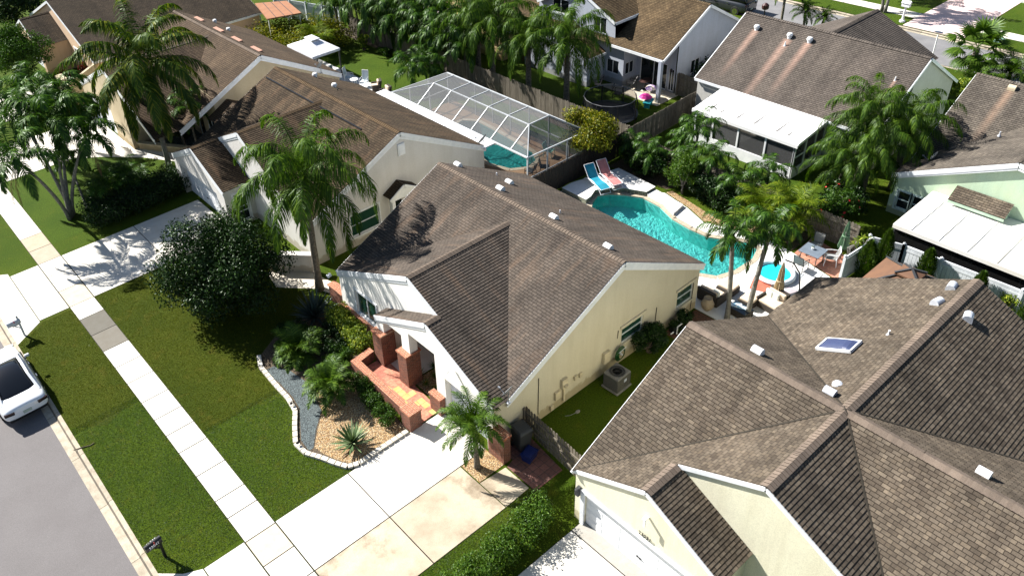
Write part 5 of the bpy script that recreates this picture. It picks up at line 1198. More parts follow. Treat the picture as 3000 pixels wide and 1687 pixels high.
t = palm('agave', 'pale green striped agave rosette in the tan gravel near the driveway', 10.2, 20.0, .2, (0, 0), .92, None, name='agave', cat='agave', mat=P_VARI)
hedge('yellow-green croton hedge below the brick plinth and front window', [(14.1, 27.0), (13.8, 25.2), (13.65, 24.0)], 1.0, .8, 7000, .10, L_YEL, 11)
hedge('dark green shrubs behind the sunlit croton leaves', [(13.5, 26.8), (13.2, 25.2), (13.2, 24.4)], .6, .5, 2200, .09, L_DARK, 12)
hedge('low green shrub row against the red porch wall ending at the brick pier', [(12.3, 23.0), (12.15, 21.4), (11.9, 19.7)], .68, .68, 5200, .07, L_BRIGHT, 13, mat2 if False else 13) if False else hedge('low green shrub row against the red porch wall ending at the brick pier', [(12.25, 23.0), (12.1, 21.4), (11.85, 19.75)], .68, .66, 6200, .075, L_MID, 13)
for i, (x, y) in enumerate(((14.5, 21.15), (15.2, 21.1), (14.35, 20.5), (14.9, 20.6), (14.5, 20.0))):
    palm('spiky', ['bright spiky plant in the porch bed nearest the brick pillar', 'bright spiky plant at the back of the porch bed', 'bright spiky plant in the middle of the porch bed', 'bright spiky plant against the wall of the porch bed', 'bright spiky plant nearest the garage in the porch bed'][i], x-.03*i, y, .2, (0, 0), .8, 'bright spiky plants in the porch bed', name='spiky_plant', cat='plant', seed=0)
hedge('bright leafy hedge along the driveway of the pale yellow house', [(13.5, 12.75), (11.6, 12.5), (9.6, 12.5), (7.6, 12.4)], 1.0, 1.05, 16000, .085, L_BRIGHT, 14)
tree('dark rounded bush under the side window of the middle house', 22.6, 15.6, (.95, .75, .75), .75, 22, 5200, .09, L_DARK, .3, 15, name='bush', cat='bush')
tree('small dark bush against the rear end of the cream side wall', 24.9, 15.5, (.75, .5, .45), .45, 14, 2400, .08, L_DARK, .2, 16, name='bush', cat='bush')
# two palms by the wicker sofas
palm('xmas', 'left palm of the pair standing by the wicker sofas', 26.7, 14.55, 4.4, (.1, .45), .88, None, r0=.11, r1=.09, shaft=True, seed=1, tmat=TRUNKG)
palm('xmas', 'right leaning palm of the pair standing by the wicker sofas', 27.4, 14.0, 4.35, (.85, .1), .9, None, r0=.12, r1=.09, shaft=True, seed=2, tmat=TRUNKG)
# rear planting of the middle house
palm('gold', 'left golden-green palm beside the wooden fence', 33.9, 17.6, 1.2, (0, 0), 1.12, None, name='golden_palm', r0=.12, r1=.1)
palm('gold', 'right golden-green palm beside the wooden fence', 34.6, 16.3, 1.3, (0, 0), 1.15, None, name='golden_palm', r0=.12, r1=.1)
hb = tree('hibiscus bush with red flowers over the wooden fence', 36.6, 15.2, (1.2, 1.1, .95), 1.35, 20, 3600, .11, L_MID, .6, 17, name='hibiscus_bush', cat='bush')
lb = LB(); r_ = random.Random(4)
for _ in range(13):
    v = Vector((r_.uniform(-1, .3), r_.uniform(-1, 1), r_.uniform(-.2, 1))).normalized(); c = Vector((0, 0, 1.35))+Vector((v.x*1.25, v.y*1.15, v.z))
    for k in range(6): d = Matrix.Rotation(k*1.05, 3, v) @ v.orthogonal().normalized(); lb.diamond(c, (d+v*.5).normalized(), v, .07, .06)
lb.build('flowers', M('red_petals', (.6, .02, .02), .6), hb)
XR = 'palms filling the bed between the pool and the back fence'
for i, (x, y, h, sc, lab) in enumerate(((36.6, 23.6, 2.7, .95, 'palm crown at the left of the white sunroom'), (35.3, 21.7, 2.1, .85, 'palm crown in front of the white sunroom screens'), (34.5, 19.6, 1.6, .85, 'lower palm right of the pool bend'), (34.4, 24.7, 1.5, .8, 'palm behind the pink lounger'), (35.0, 22.9, 1.5, .8, 'palm between the small round tree and the fence'), (34.6, 26.4, 1.4, .75, 'palm at the fence corner behind the blue lounger'), (37.0, 24.6, 1.4, .75, 'palm by the taupe house sunroom corner'), (36.7, 19.0, 1.6, .9, 'palm right of the sunroom screens'))):
    palm('xmas', lab, x, y, h, (rng.uniform(-.2, .2), rng.uniform(-.2, .2)), sc*.92, XR, r0=.08, r1=.06, shaft=True)
tree('small round green tree with pale trunk beside the pool deck', 34.0, 22.4, (1.15, 1.15, 1.0), 1.35, 20, 4200, .10, L_BRIGHT, .5, 18, tr=.06, tmat=TRUNKG)
tree('dark shrub mass under the palms right of the pool', 34.2, 20.6, (1.0, 1.7, .9), .85, 26, 6500, .12, L_DARK, .3, 19, name='shrub', cat='shrub')
tree('dark shrub mass at the back of the lounger terrace', 34.3, 25.2, (.9, 1.5, .9), .85, 22, 5000, .12, L_DARK, .3, 21, name='shrub', cat='shrub')
tree('dark bushy shrub between the golden palms and the fence', 34.4, 18.6, (.7, 1.0, .7), .7, 14, 2400, .12, L_DARK, .3, 22, name='shrub', cat='shrub')
tree('olive yellow leafy tree at the corner of the pool cage', 32.9, 28.6, (1.9, 1.9, 1.4), 2.1, 34, 9000, .15, L_OLIVE, 1.1, 23, tr=.1)
# queen palms behind the cage
for x, y, h, s, lab in ((36.9, 40.9, 4.9, 1.35, 'queen palm left of the pair behind the far end of the cage'), (38.1, 34.9, 4.6, 1.3, 'queen palm in front of the two-storey grey house'), (37.3, 37.7, 4.3, 1.15, 'queen palm between its two neighbours behind the cage'), (37.4, 43.0, 4.6, 1.2, 'queen palm farthest left behind the cage, among the fence palms')):
    palm('queen', lab, x, y, h, (0, 0), s*.84, 'queen palms behind the pool cage', r0=.22, r1=.15, dead=2)
for x, y, h, s, lab in ((41.4, 16.4, 4.3, 1.0, 'large queen palm at the corner of the taupe roof'), (42.2, 14.8, 4.0, .98, 'large queen palm leaning over the mint house roof'), (40.4, 15.6, 3.0, .95, 'lower queen palm drooping beside the mint wall'), (39.3, 16.3, 2.4, .85, 'lowest queen palm at the end of the taupe house yard')):
    palm('queen', lab, x, y, h, (0, 0), s*.86, 'queen palms beside the mint house', r0=.2, r1=.14, dead=1)
tree('dark shrubs at the foot of the queen palms by the mint house', 38.2, 15.4, (1.3, 1.3, .9), .9, 22, 4000, .14, L_DARK, .3, 24, name='shrub', cat='shrub')
FR = 'dark palms in a row along the fence behind the bright lawn'
k = 0
for x, y, h, s in ((34.6, 57.2, 3.4, 1.1), (35.6, 55.6, 3.6, 1.15), (35.7, 53.6, 3.8, 1.15), (36.6, 52.0, 3.9, 1.15), (35.9, 50.6, 3.4, 1.1), (36.7, 48.7, 3.9, 1.15), (35.9, 47.2, 3.5, 1.1), (37.1, 46.0, 3.9, 1.15), (35.9, 44.7, 3.4, 1.1), (36.2, 43.0, 3.0, 1.05), (36.9, 50.1, 4.3, 1.1), (37.4, 54.3, 4.2, 1.15), (38.2, 47.4, 4.2, 1.1), (36.0, 49.3, 2.3, 1.0), (36.0, 46.1, 2.3, 1.0), (35.8, 52.3, 2.4, 1.0)):
    k += 1; palm('xmas', ('tall' if h > 3.7 else 'lower')+' dark palm in the fence row, %s from the vine thicket end' % ['first', 'second', 'third', 'fourth', 'fifth', 'sixth', 'seventh', 'eighth', 'ninth', 'tenth', 'eleventh', 'twelfth', 'thirteenth', 'fourteenth', 'fifteenth', 'sixteenth'][k-1], x, y, h, (rng.uniform(-.3, .3), rng.uniform(-.3, .3)), s*1.22, FR, r0=.08, r1=.065, shaft=True)
palm('xmas', 'small palm standing on the bright lawn beside the cage', 32.4, 44.4, 1.7, (.1, .3), 1.1, None, r0=.09, r1=.07, shaft=True)
palm('xmas', 'second small palm just behind the lawn palm', 33.4, 43.6, 1.9, (-.1, .2), 1.0, None, r0=.08, r1=.06, shaft=True)
tree('pale yellow croton bush at the head of the bright lawn', 34.5, 53.6, (.5, .5, .6), .8, 9, 1100, .13, L_YEL, .3, 25, name='bush', cat='bush')
for i, (x, y) in enumerate(((35.0, 51.3), (34.7, 47.4), (33.9, 41.8), (35.2, 45.6))): tree(['low mixed shrub by the fence near the yellow bush', 'low mixed shrub by the fence beside the lawn palm', 'low yellow shrub at the corner of the pool cage', 'low shrub at the middle of the fence bed'][i], x, y, (.7, .8, .45), .45, 9, 1000, .12, (L_MID, L_YEL, L_YEL, L_MID)[i], .2, 26+i, name='shrub', cat='shrub', group='low shrubs in the fence bed')
h_ = hedge('sprawling olive vine thicket between the orange roof and the white canopy', [(29.0, 57.5), (32.6, 55.6), (34.3, 57.3), (31.5, 60.4), (28.8, 60.8)], 3.0, 1.9, 13000, .17, L_OLIVE, 31, name='vine_thicket', cat='vines')
palm('areca', 'bright leafy clump beside the white canopy', 31.4, 55.4, .9, (0, 0), 1.0, None, name='areca_clump', cat='palm clump', mat=P_GOLD)
palm('queen', 'queen palm beyond the vine thicket at the top edge', 38.0, 60.5, 4.6, (0, 0), .8, None, r0=.2, r1=.14)
hedge('dark leafy hedge between the grey house and the taupe house', [(45.6, 29.6), (48.3, 29.6), (51, 29.6)], 1.5, 2.0, 6500, .16, L_DARK, 33)
# rear street trees
palm('fan', 'large fan palm beside the rear street at the right', 59.2, 18.0, 2.2, (0, 0), 1.5, None, name='fan_palm', r0=.2, r1=.18)
palm('gold', 'bright feathery palm right of the fan palm', 58.9, 15.6, 1.1, (0, 0), 1.25, None, name='golden_palm', mat=P_DATE)
palm('queen', 'small blue-green palm at the right picture edge by the rear street', 58.8, 13.2, 2.2, (0, 0), .62, None, r0=.12, r1=.1)
palm('gold', 'low fern-like palm under the fan palm', 57.4, 16.9, .7, (0, 0), 1.0, None, name='golden_palm', mat=P_DATE)
tree('low green bush below the fan palm beside the mint house roof', 55.4, 16.6, (1.2, 1.6, .8), .8, 16, 2200, .16, L_YEL, .3, 40, name='bush', cat='bush')
palm('date', 'left of two small palms beyond the taupe roof ridge', 60.1, 30.5, 1.5, (0, .1), 1.15, None, name='date_palm', r0=.1, r1=.08)
palm('date', 'right of two small palms beyond the taupe roof ridge', 60.3, 29.3, 1.3, (0, -.2), 1.0, None, name='date_palm', r0=.1, r1=.08)
palm('queen', 'thin palm trunk by the rear street, crown cut by the top edge', 59.7, 32.2, 4.0, (.3, .2), .7, None, r0=.11, r1=.09)
palm('xmas', 'slender double palm left on the far verge', 70.5, 31.2, 4.5, (.2, .1), 1.2, None, r0=.12, r1=.09, tmat=TRUNKG)
palm('xmas', 'slender palm right on the far verge by the white letterbox', 67.8, 27.9, 5.0, (1.3, .2), 1.3, None, r0=.12, r1=.09, tmat=TRUNKG, curve=-.03)
palm('xmas', 'leaning slender palm beside the straight one on the far verge', 67.9, 28.2, 4.8, (-.3, 1.0), 1.3, None, r0=.12, r1=.09, tmat=TRUNKG)
# columnar conifers along the vinyl fence
def conifer(label, x, y, h, w, seed):
    t = thing('conifer', label, 'conifer', (x, y, 0), 0, 'slim conifers along the white vinyl fence'); r = random.Random(seed); lb = LB()
    for _ in range(2600):
        f = r.random()**.8; z = .05+f*h; rr = w*(math.sin(math.pi*min(1, .16+f*.84))**.7)*r.uniform(.6, 1.08); a = r.uniform(0, 6.28)
        p = Vector((math.cos(a)*rr, math.sin(a)*rr, z)); d = Vector((math.cos(a)*.45, math.sin(a)*.45, 1)).normalized(); lb.strip(p, d, Vector((math.cos(a), math.sin(a), 0)), r.uniform(.1, .2), .035, 0, 2)
    lb.build('crown', leafmat('conifer_sprays_%d' % seed, (.02, .05, .008), (.05, .09, .012), (.09, .14, .02)), t)
    mb = MB(); mb.tube([(0, 0, -.02), (0, 0, h*.7)], [.05, .02], 6); mb.build('trunk', BARK, t)
conifer('widest slim conifer at the left end of the vinyl fence row', 33.5, 11.95, 2.1, .42, 50)
conifer('slim conifer leaning by the white corner post', 34.6, 11.7, 2.3, .34, 51)
conifer('slim conifer in front of the sunlit vinyl fence', 35.0, 9.95, 1.9, .36, 52)
conifer('slim conifer above the ridge of the pale yellow house', 35.0, 7.75, 1.8, .32, 53)
conifer('slim conifer at the right picture edge behind the yellow house roof', 34.6, 5.6, 1.7, .4, 54)
tree('bright creeper on the vinyl fence at the right', 35.2, 6.6, (.3, .7, .7), .8, 8, 700, .1, L_YEL, .3, 55, name='creeper', cat='climbing plant')
# bare frangipani with a few leaf tufts
t = thing('frangipani', 'bare-branched frangipani with strappy leaf tufts beside the green parasol', 'small tree', (34.3, 12.95, 0)); mb = MB(); r_ = random.Random(9); lb = LB()
for i in range(9):
    a = r_.uniform(0, 6.28); q = [Vector((0, 0, 0)), Vector((math.cos(a)*.25, math.sin(a)*.25, .6)), Vector((math.cos(a)*.45, math.sin(a)*.45, 1.1)), Vector((math.cos(a+.6)*.5, math.sin(a+.6)*.5, 1.5+r_.uniform(-.2, .2)))]
    mb.tube(q, [.05, .035, .028, .02], 6)
    if i % 2 == 0:
        for k in range(14): b = k*.8; e = r_.uniform(.1, 1); d = Vector((math.cos(b)*math.cos(e), math.sin(b)*math.cos(e), math.sin(e))); lb.strip(q[-1], d, Vector((0, 0, 1)), .3, .04, .2, 2)
mb.build('trunk', TRUNKG, t); lb.build('leaves', L_YEL, t)

# ---------------------------------------------------------------- grass blades and fallen leaves on the near lawns
def pip(px, py, poly):
    ins = np.zeros(len(px), bool); n = len(poly)
    for i in range(n):
        (x0, y0), (x1, y1) = poly[i], poly[(i+1) % n]
        if y0 == y1: continue
        c = ((y0 > py) != (y1 > py)) & (px < (x1-x0)*(py-y0)/(y1-y0)+x0); ins ^= c
    return ins
def blades(name, regions, dens, hmax, mat, seed, holes=()):
    g = np.random.default_rng(seed); P = []
    for x0, x1, y0, y1 in regions:
        n = int((x1-x0)*(y1-y0)*dens); P.append(np.stack([g.uniform(x0, x1, n), g.uniform(y0, y1, n)], 1))
    P = np.concatenate(P)
    for h in holes: P = P[~pip(P[:, 0], P[:, 1], h)]
    n = len(P); a = g.uniform(0, 2*np.pi, n); h = g.uniform(.4, 1, n)*hmax; w = g.uniform(.006, .013, n); ln = g.uniform(.1, 1.0, n)*h; b = g.uniform(0, 2*np.pi, n)
    V_ = np.zeros((n, 3, 3)); V_[:, 0, 0] = P[:, 0]-w*np.cos(a); V_[:, 0, 1] = P[:, 1]-w*np.sin(a); V_[:, 1, 0] = P[:, 0]+w*np.cos(a); V_[:, 1, 1] = P[:, 1]+w*np.sin(a)
    V_[:, 2, 0] = P[:, 0]+ln*np.cos(b); V_[:, 2, 1] = P[:, 1]+ln*np.sin(b); V_[:, 2, 2] = h; V_[:, :2, 2] = -.005
    me = bpy.data.meshes.new(name); me.vertices.add(3*n); me.vertices.foreach_set('co', V_.ravel()); me.loops.add(3*n); me.loops.foreach_set('vertex_index', np.arange(3*n)); me.polygons.add(n)
    me.polygons.foreach_set('loop_start', np.arange(0, 3*n, 3)); me.polygons.foreach_set('loop_total', np.full(n, 3)); me.update(calc_edges=True); me.materials.append(mat)
    o = bpy.data.objects.new(name, me); COL.objects.link(o); return o
G_B = leafmat('grass_blades', (.026, .054, .002), (.062, .095, .004), (.13, .14, .012), .6, .15, .3)
G_O = leafmat('olive_grass_blades', (.034, .054, .003), (.074, .088, .005), (.14, .13, .015), .5, .004, .3)
BEDH = BED + [(12.3, 19.6), (14.55, 24.2), (14.55, 27.0), (13.4, 28.3), (11.6, 28.0)]
tag(blades('grass', [(2.17, 4.97, 28.2, 36.6), (6.14, 13.9, 24.6, 36.8)], 1500, .045, G_O, 4, [BEDH, [(13.2, 31.0), (13.5, 32.5), (15.7, 31), (15.2, 27.9)], [(2.0, 35.5), (3.5, 36.5), (3.5, 38), (2, 38)]]), kind='stuff')
tag(blades('grass', [(2.17, 4.97, 19.2, 28.6), (6.14, 13.9, 19.0, 24.8), (6.14, 14.0, 12.9, 13.95)], 1500, .05, G_B, 3, [BEDH, [(13.2, 31.0), (13.5, 32.5), (15.7, 31), (15.2, 27.9)], [(2.0, 35.5), (3.5, 36.5), (3.5, 38), (2, 38)], [(2, 18), (3.6, 18.9), (2.9, 19.3), (2, 20)]]), kind='stuff')
LL = leafmat('dry_leaf_flakes', (.16, .12, .05), (.30, .27, .17), (.5, .5, .42), .7, .01, .1)
tag(blades('fallen_leaves', [(2.3, 4.9, 20, 36), (6.2, 10.5, 22, 36)], 5, .05, LL, 8, [BEDH]), kind='stuff')
# ---------------------------------------------------------------- vehicles
PAINTW = M('white_car_paint', (.78, .79, .81), .25, (.76, .77, .8), 1, coat=1.0)
PAINTD = M('dark_car_paint', (.022, .026, .03), .25, (.02, .022, .026), 1, coat=1.0)
CARGL = glass('car_glass', (.006, .007, .009)); CARGL.node_tree.nodes['Principled BSDF'].inputs['Roughness'].default_value = .03
RED = M('smoked_lamp_lens', (.02, .006, .006), .2); CHROME = M('chrome_trim', (.6, .6, .6), .15, metal=1)
def loft(mb, secs, m=0, cap=True):
    i0 = len(mb.v); n = len(secs[0])
    for s in secs: mb.v += [tuple(p) for p in s]
    def add(f): mb.f.append(f); mb.m.append(m); mb.uv.append(None); mb.t.append(mb.tint)
    for i in range(len(secs)-1):
        for k in range(n):
            k2 = (k+1) % n; add((i0+i*n+k, i0+i*n+k2, i0+(i+1)*n+k2, i0+(i+1)*n+k))
    if cap: add(tuple(i0+k for k in reversed(range(n)))); add(tuple(i0+(len(secs)-1)*n+k for k in range(n)))
def sub(o, lv=2):
    s = o.modifiers.new('subdivision', 'SUBSURF'); s.levels = lv; s.render_levels = lv
    for p in o.data.polygons: p.use_smooth = True
def wheel(t, x, y, r, w):
    mb = MB(); n = 22
    def ring(rr, xx): return [(xx, y+rr*math.cos(2*math.pi*k/n), r+rr*math.sin(2*math.pi*k/n)) for k in range(n)]
    loft(mb, [ring(r*.62, x-w/2), ring(r*.93, x-w/2), ring(r, x-w*.35), ring(r, x+w*.35), ring(r*.93, x+w/2), ring(r*.62, x+w/2)])
    o = mb.build('wheel', RUBBER, t); s = 1 if x > 0 else -1
    mb = MB(); loft(mb, [ring(r*.60, x+s*w*.30), ring(r*.62, x+s*w*.52)])
    for k in range(5): a = k*1.2566; mb.beam((x+s*w*.53, y, r), (x+s*w*.53, y+r*.58*math.cos(a), r+r*.58*math.sin(a)), .05, .02, 0, (1, 0, 0))
    mb.build('rim', CHROME, o)
def car(name, label, cat, loc, rz, L_, W_, H_, paint, suv=False):
    t = thing(name, label, cat, loc, rz); hw = W_/2; mb = MB()
    def sec(y, w, zb, zs, zd, cr=.78): return [(-w*.86, y, zb), (-w*.98, y, zb+.16), (-w, y, .52), (-w*.965, y, zs), (-w*cr, y, zd), (0, y, zd+.03), (w*cr, y, zd), (w*.965, y, zs), (w, y, .52), (w*.98, y, zb+.16), (w*.86, y, zb), (0, y, zb-.01)]
    zs, zd = (.84, .90) if not suv else (1.0, 1.08)
    st = [(0, .80, .36, .66, .74), (.06, .90, .28, zs-.06, zd-.02), (.35, .985, .22, zs+.02, zd+.06), (.9, 1.0, .18, zs+.03, zd+.08), (L_*.35, 1.0, .18, zs+.02, zd+.06), (L_*.62, 1.0, .18, zs-.02, zd+.03), (L_*.72, .995, .18, zs-.04, zd), (L_*.88, .97, .2, zs-.09, zd-.08), (L_-.1, .88, .26, zs-.18, zd-.2), (L_, .72, .36, .55, .6)]
    if suv: st[0] = (0, .92, .36, .95, 1.02)
    loft(mb, [sec(y, hw*w, a, b, c) for y, w, a, b, c in st]); sub(mb.build('body', paint, t))
    mb = MB()
    if suv: g = [(.05, .88, zd-.06, .80, H_-.42), (.28, .9, zd-.06, .78, H_-.04), (L_*.35, .9, zd-.06, .78, H_), (L_*.58, .9, zd-.08, .76, H_-.05), (L_*.74, .86, zd-.08, .70, zd+.0)]
    else: g = [(.55, .80, zd-.02, .60, zd+.03), (1.3, .88, zd, .66, H_-.14), (L_*.42, .88, zd, .66, H_), (L_*.56, .88, zd-.02, .66, H_-.04), (L_*.76, .84, zd-.06, .62, zd-.02)]
    def gs(y, w, z0, w2, z1): return [(-hw*w, y, z0), (-hw*(w+w2)/2-.01, y, (z0+z1)/2), (-hw*w2, y, z1), (0, y, z1+.035), (hw*w2, y, z1), (hw*(w+w2)/2+.01, y, (z0+z1)/2), (hw*w, y, z0), (0, y, z0-.05)]
    loft(mb, [gs(*q) for q in g]); sub(mb.build('cabin_glass', CARGL, t))
    mb = MB()   # painted roof rails, pillars and roof edges over the glass
    for s in (-1, 1):
        pth = [Vector((s*hw*(q[3]+.035), q[0], q[4]+.012)) for q in g]; pth[0] += Vector((s*hw*.16, -.06, -.04)); pth[-1] += Vector((s*hw*.14, .05, -.03))
        for a, b in zip(pth, pth[1:]): mb.beam(a, b, .11, .05)
    y0, y1 = g[1][0]+.1, g[3][0]
    if suv: mb.box((0, (y0+y1)/2, H_+.015), (W_*.74, y1-y0, .05))
    else: mb.beam((-hw*.62, g[3][0]+.05, g[3][4]+.02), (hw*.62, g[3][0]+.05, g[3][4]+.02), .22, .04)
    o = mb.build('roof_frame', paint, t, bevel=.015)
    for s in (-1, 1):
        mb = MB(); mb.box((s*hw*.70, .035, .72 if not suv else .95), (hw*.42, .09, .10), s*.18); mb.box((s*hw*.70, .02, .665 if not suv else .85), (hw*.40, .09, .025), s*.18); mb.build('tail_light', RED, t, bevel=.01)
        mb = MB(); mb.box((s*hw*.72, L_-.10, .62), (hw*.36, .16, .10), -s*.3); mb.build('headlight', M('lamp_glass', (.5, .52, .55), .1) if s < 0 else bpy.data.materials['lamp_glass'], t, bevel=.01)
        mb = MB(); mb.box((s*(hw+.10), L_*.63, zd+.06), (.2, .1, .13)); mb.build('mirror', paint, t, bevel=.03)
        for yh in (.34, .56): mb = MB(); mb.box((s*(hw+.012), L_*yh, zs-.05), (.03, .2, .03)); mb.build('door_handle', CHROME, t)
        for yw in (.19*L_, .80*L_): wheel(t, s*(hw-.10), yw, .33 if not suv else .38, .22)
    mb = MB(); mb.box((0, -.006, .55), (.34, .02, .14)); mb.build('number_plate', M('plate_white_green', (.42, .48, .42), .5), t)
    mb = MB(); mb.box((0, .05, .34), (W_*.78, .1, .10)); mb.build('rear_diffuser', BLACK, t)
    return t
car('parked_car', 'white sedan with black glass roof parked at the kerb on the left', 'car', (1.18, 30.45, -.1), R(1), 4.75, 1.9, 1.42, PAINTW)
car('parked_car', 'black pickup-like large car parked on the rear street at the top edge', 'car', (60.9, 35.6, -.1), R(2), 5.0, 1.95, 1.75, PAINTD, True)
# ---------------------------------------------------------------- street furniture
def mailbox(label, x, y, rz, mat, num=None, h=1.0, white=False, lean=0):
    t = thing('mailbox', label, 'mailbox', (x, y, 0), rz); mb = MB()
    mb.beam((0, 0, -.02), (0, lean, h), .09, .09); mb.beam((0, .0, h-.22), (-.32, .0, h-.22), .07, .06); mb.beam((0, .02, h-.5), (-.25, .02, h-.24), .05, .05)
    if white: mb.beam((0, 0, h), (0, 0, h+.25), .08, .08)
    mb.build('post', mat, t); mb = MB(); n = 10; z = h-.15
    for x0, x1 in ((-.52, .08),):
        prof = [(-.10, 0)]+[(-.10*math.cos(math.pi*k/n), .12+.10*math.sin(math.pi*k/n)) for k in range(n+1)]+[(.10, 0)]
        loft(mb, [[(x0, a, z+b) for a, b in prof], [(x1, a, z+b) for a, b in prof]])
    o = mb.build('box', mat, t)
    mb = MB(); mb.box((-.2, -.115, z+.2), (.03, .015, .14)); mb.build('flag', M('flag_red', (.4, .02, .02), .5), t)
    if num:
        text(num, .15, (-.22, .106, z+.10), (R(90), 0, R(180)), WHITE, o, (0, 0, 0), 'number')
        text(num, .15, (-.22, -.106, z+.10), (R(90), 0, 0), WHITE, o, (0, 0, 0), 'number')
    return t
mailbox('black mailbox with white numerals leaning at the verge corner, bottom left', 2.62, 20.35, R(8), BLACK, '23041', 1.0)
mailbox('pale grey mailbox on a weathered post above the parked white car', 2.62, 36.2, R(4), M('pale_mailbox', (.5, .53, .56), .5), None, .95, True)
t = thing('mailbox', 'white turned-post mailbox on the far verge, top right', 'mailbox', (66.7, 26.0, 0)); mb = MB()
mb.lathe([(.22, 0), (.2, .12), (.1, .2), (.07, .5), (.09, .8), (.07, 1.1), (.12, 1.15)], (0, 0, 0), 10); mb.build('post', WHITE, t)
mb = MB(); mb.box((0, 0, 1.35), (.3, .6, .3)); mb.mesh([(-.2, -.33, 1.5), (.2, -.33, 1.5), (0, -.33, 1.7), (-.2, .33, 1.5), (.2, .33, 1.5), (0, .33, 1.7)], [(0, 1, 2), (5, 4, 3), (0, 2, 5, 3), (1, 4, 5, 2)]); mb.build('box', WHITE, t)
t = thing('mailbox', 'dark round-topped mailbox on a thin post beyond the taupe roof', 'mailbox', (60.0, 33.9, 0)); mb = MB(); mb.tube([(0, 0, 0), (0, 0, 1.0)], .05, 6); mb.build('post', BLACK, t); mb = MB(); mb.lathe([(.2, 0), (.28, .1), (.28, .35), (.1, .5)], (0, 0, 1.0), 10); mb.build('box', M('maroon_box', (.05, .015, .015), .5), t)
t = thing('road_mirror', 'round convex mirror on a white pole beside the rear street', 'mirror', (60.2, 20.9, 0)); mb = MB(); mb.tube([(0, 0, 0), (.1, .05, 2.0)], .04, 6); mb.build('pole', WHITE, t)
mb = MB(); mb.lathe([(.3, -.03), (.3, .02), (.2, .05)], (.1, .05, 2.2), 14, 0, .35); mb.build('mirror', M('mirror_face', (.45, .5, .55), .12, metal=.9), t)
t = thing('utility_cover', 'pale green utility cover on the far lawn, top right', 'utility cover', (67.3, 19.2, 0)); mb = MB(); mb.box((0, 0, .05), (.9, .5, .1)); mb.build('lid', M('green_lid', (.18, .3, .25), .6), t)
# ---------------------------------------------------------------- fences
def fence(label, pts, h, mat, cat='fence', board=.14, gap=.012, dog=True, name='fence', rails_out=1, lean=.004):
    x0, y0 = pts[0]; t = thing(name, label, cat, (x0, y0, 0)); mb = MB(); rl = MB()
    for a, b in zip(pts, pts[1:]):
        a, b = Vector(a)-Vector((x0, y0)), Vector(b)-Vector((x0, y0)); L_ = (b-a).length; d = (b-a)/L_; nn = Vector((-d.y, d.x)); s = 0
        while s < L_-board*.5:
            hh = h*rng.uniform(.985, 1.01) if dog else h; c = a+d*(s+board/2); th = .018; o = nn*rng.uniform(-lean, lean)*2; q = rng.uniform(.75, 1.15); mb.tint = (q, q, q)
            w = board/2
            P = lambda u, z, k: (c.x+d.x*u+nn.x*k+o.x, c.y+d.y*u+nn.y*k+o.y, z)
            pr_ = [(-w, .03), (w, .03), (w, hh-.05), (w*.55, hh), (-w*.55, hh), (-w, hh-.05)] if dog else [(-w, .03), (w, .03), (w, hh), (-w, hh)]
            loft(mb, [[P(u, z, -th/2) for u, z in pr_], [P(u, z, th/2) for u, z in pr_]]); s += board+gap
        for z in (.35, h*.5, h-.3):
            for sd in (rails_out,): p, q = a+nn*.035*sd, b+nn*.035*sd; rl.beam((p.x, p.y, z), (q.x, q.y, z), .04, .09)
    mb.build('boards', mat, t); rl.build('rails', mat, t)
    for a, b in zip(pts, pts[1:]):
        a, b = Vector(a), Vector(b); L_ = (b-a).length; n = max(1, int(L_/2.4)); nn = Vector((-(b-a).y, (b-a).x)).normalized()*.09*rails_out
        pm = MB()
        for k in range(n+1): c = a.lerp(b, k/n)+nn; pm2 = MB(); pm2.bb(-.045, .045, -.045, .045, 0, h-.05); po = pm2.build('post', mat); po.parent = t; po.location = (c.x-x0, c.y-y0, 0)
    return t
def woodmat():
    m, t_, b, N, L = nodes('grey_cedar_boards'); v = objc(t_); at = N('ShaderNodeAttribute'); at.attribute_name = 'tint'
    mp = N('ShaderNodeMapping'); L(v, mp.inputs[0]); mp.inputs['Scale'].default_value = (14, 14, 1.2)
    col = ramp(t_, noise(t_, mp.outputs[0], 1.5, 6, .7), [(.3, (.085, .07, .052)), (.7, (.21, .185, .15))])
    L(mixc(t_, 1, col, at.outputs['Color'], 'MULTIPLY'), b.inputs['Base Color']); b.inputs['Roughness'].default_value = .9; b.inputs['Specular IOR Level'].default_value = .15; return m
WD = woodmat()
fence('grey dog-eared picket fence between the two front houses by the bins', [(15.62, 16.0), (15.3, 12.25)], 1.35, WD, board=.12, gap=.035, rails_out=-1)
fence('wooden board fence behind the golden palms and the dining patio', [(35.35, 13.3), (35.35, 27.5)], 1.55, WD)
fence('shade-darkened wooden fence between the two pools running back past the trampoline', [(27.3, 27.6), (35.3, 27.6)], 1.6, M('shade_darkened_wood', (.03, .024, .018), .9, (.018, .014, .011), 8, fine=.4))  # wood colour lowered so the side away from the sun reads as shaded
fence('wooden board fence separating the trampoline lawn from the sunroom yard', [(35.5, 27.6), (43.9, 27.9), (44.2, 30.4)], 1.65, WD)
fence('weathered wooden fence behind the bright lawn and the cage', [(35.8, 27.8), (35.8, 57.6)], 1.7, WD, rails_out=-1)
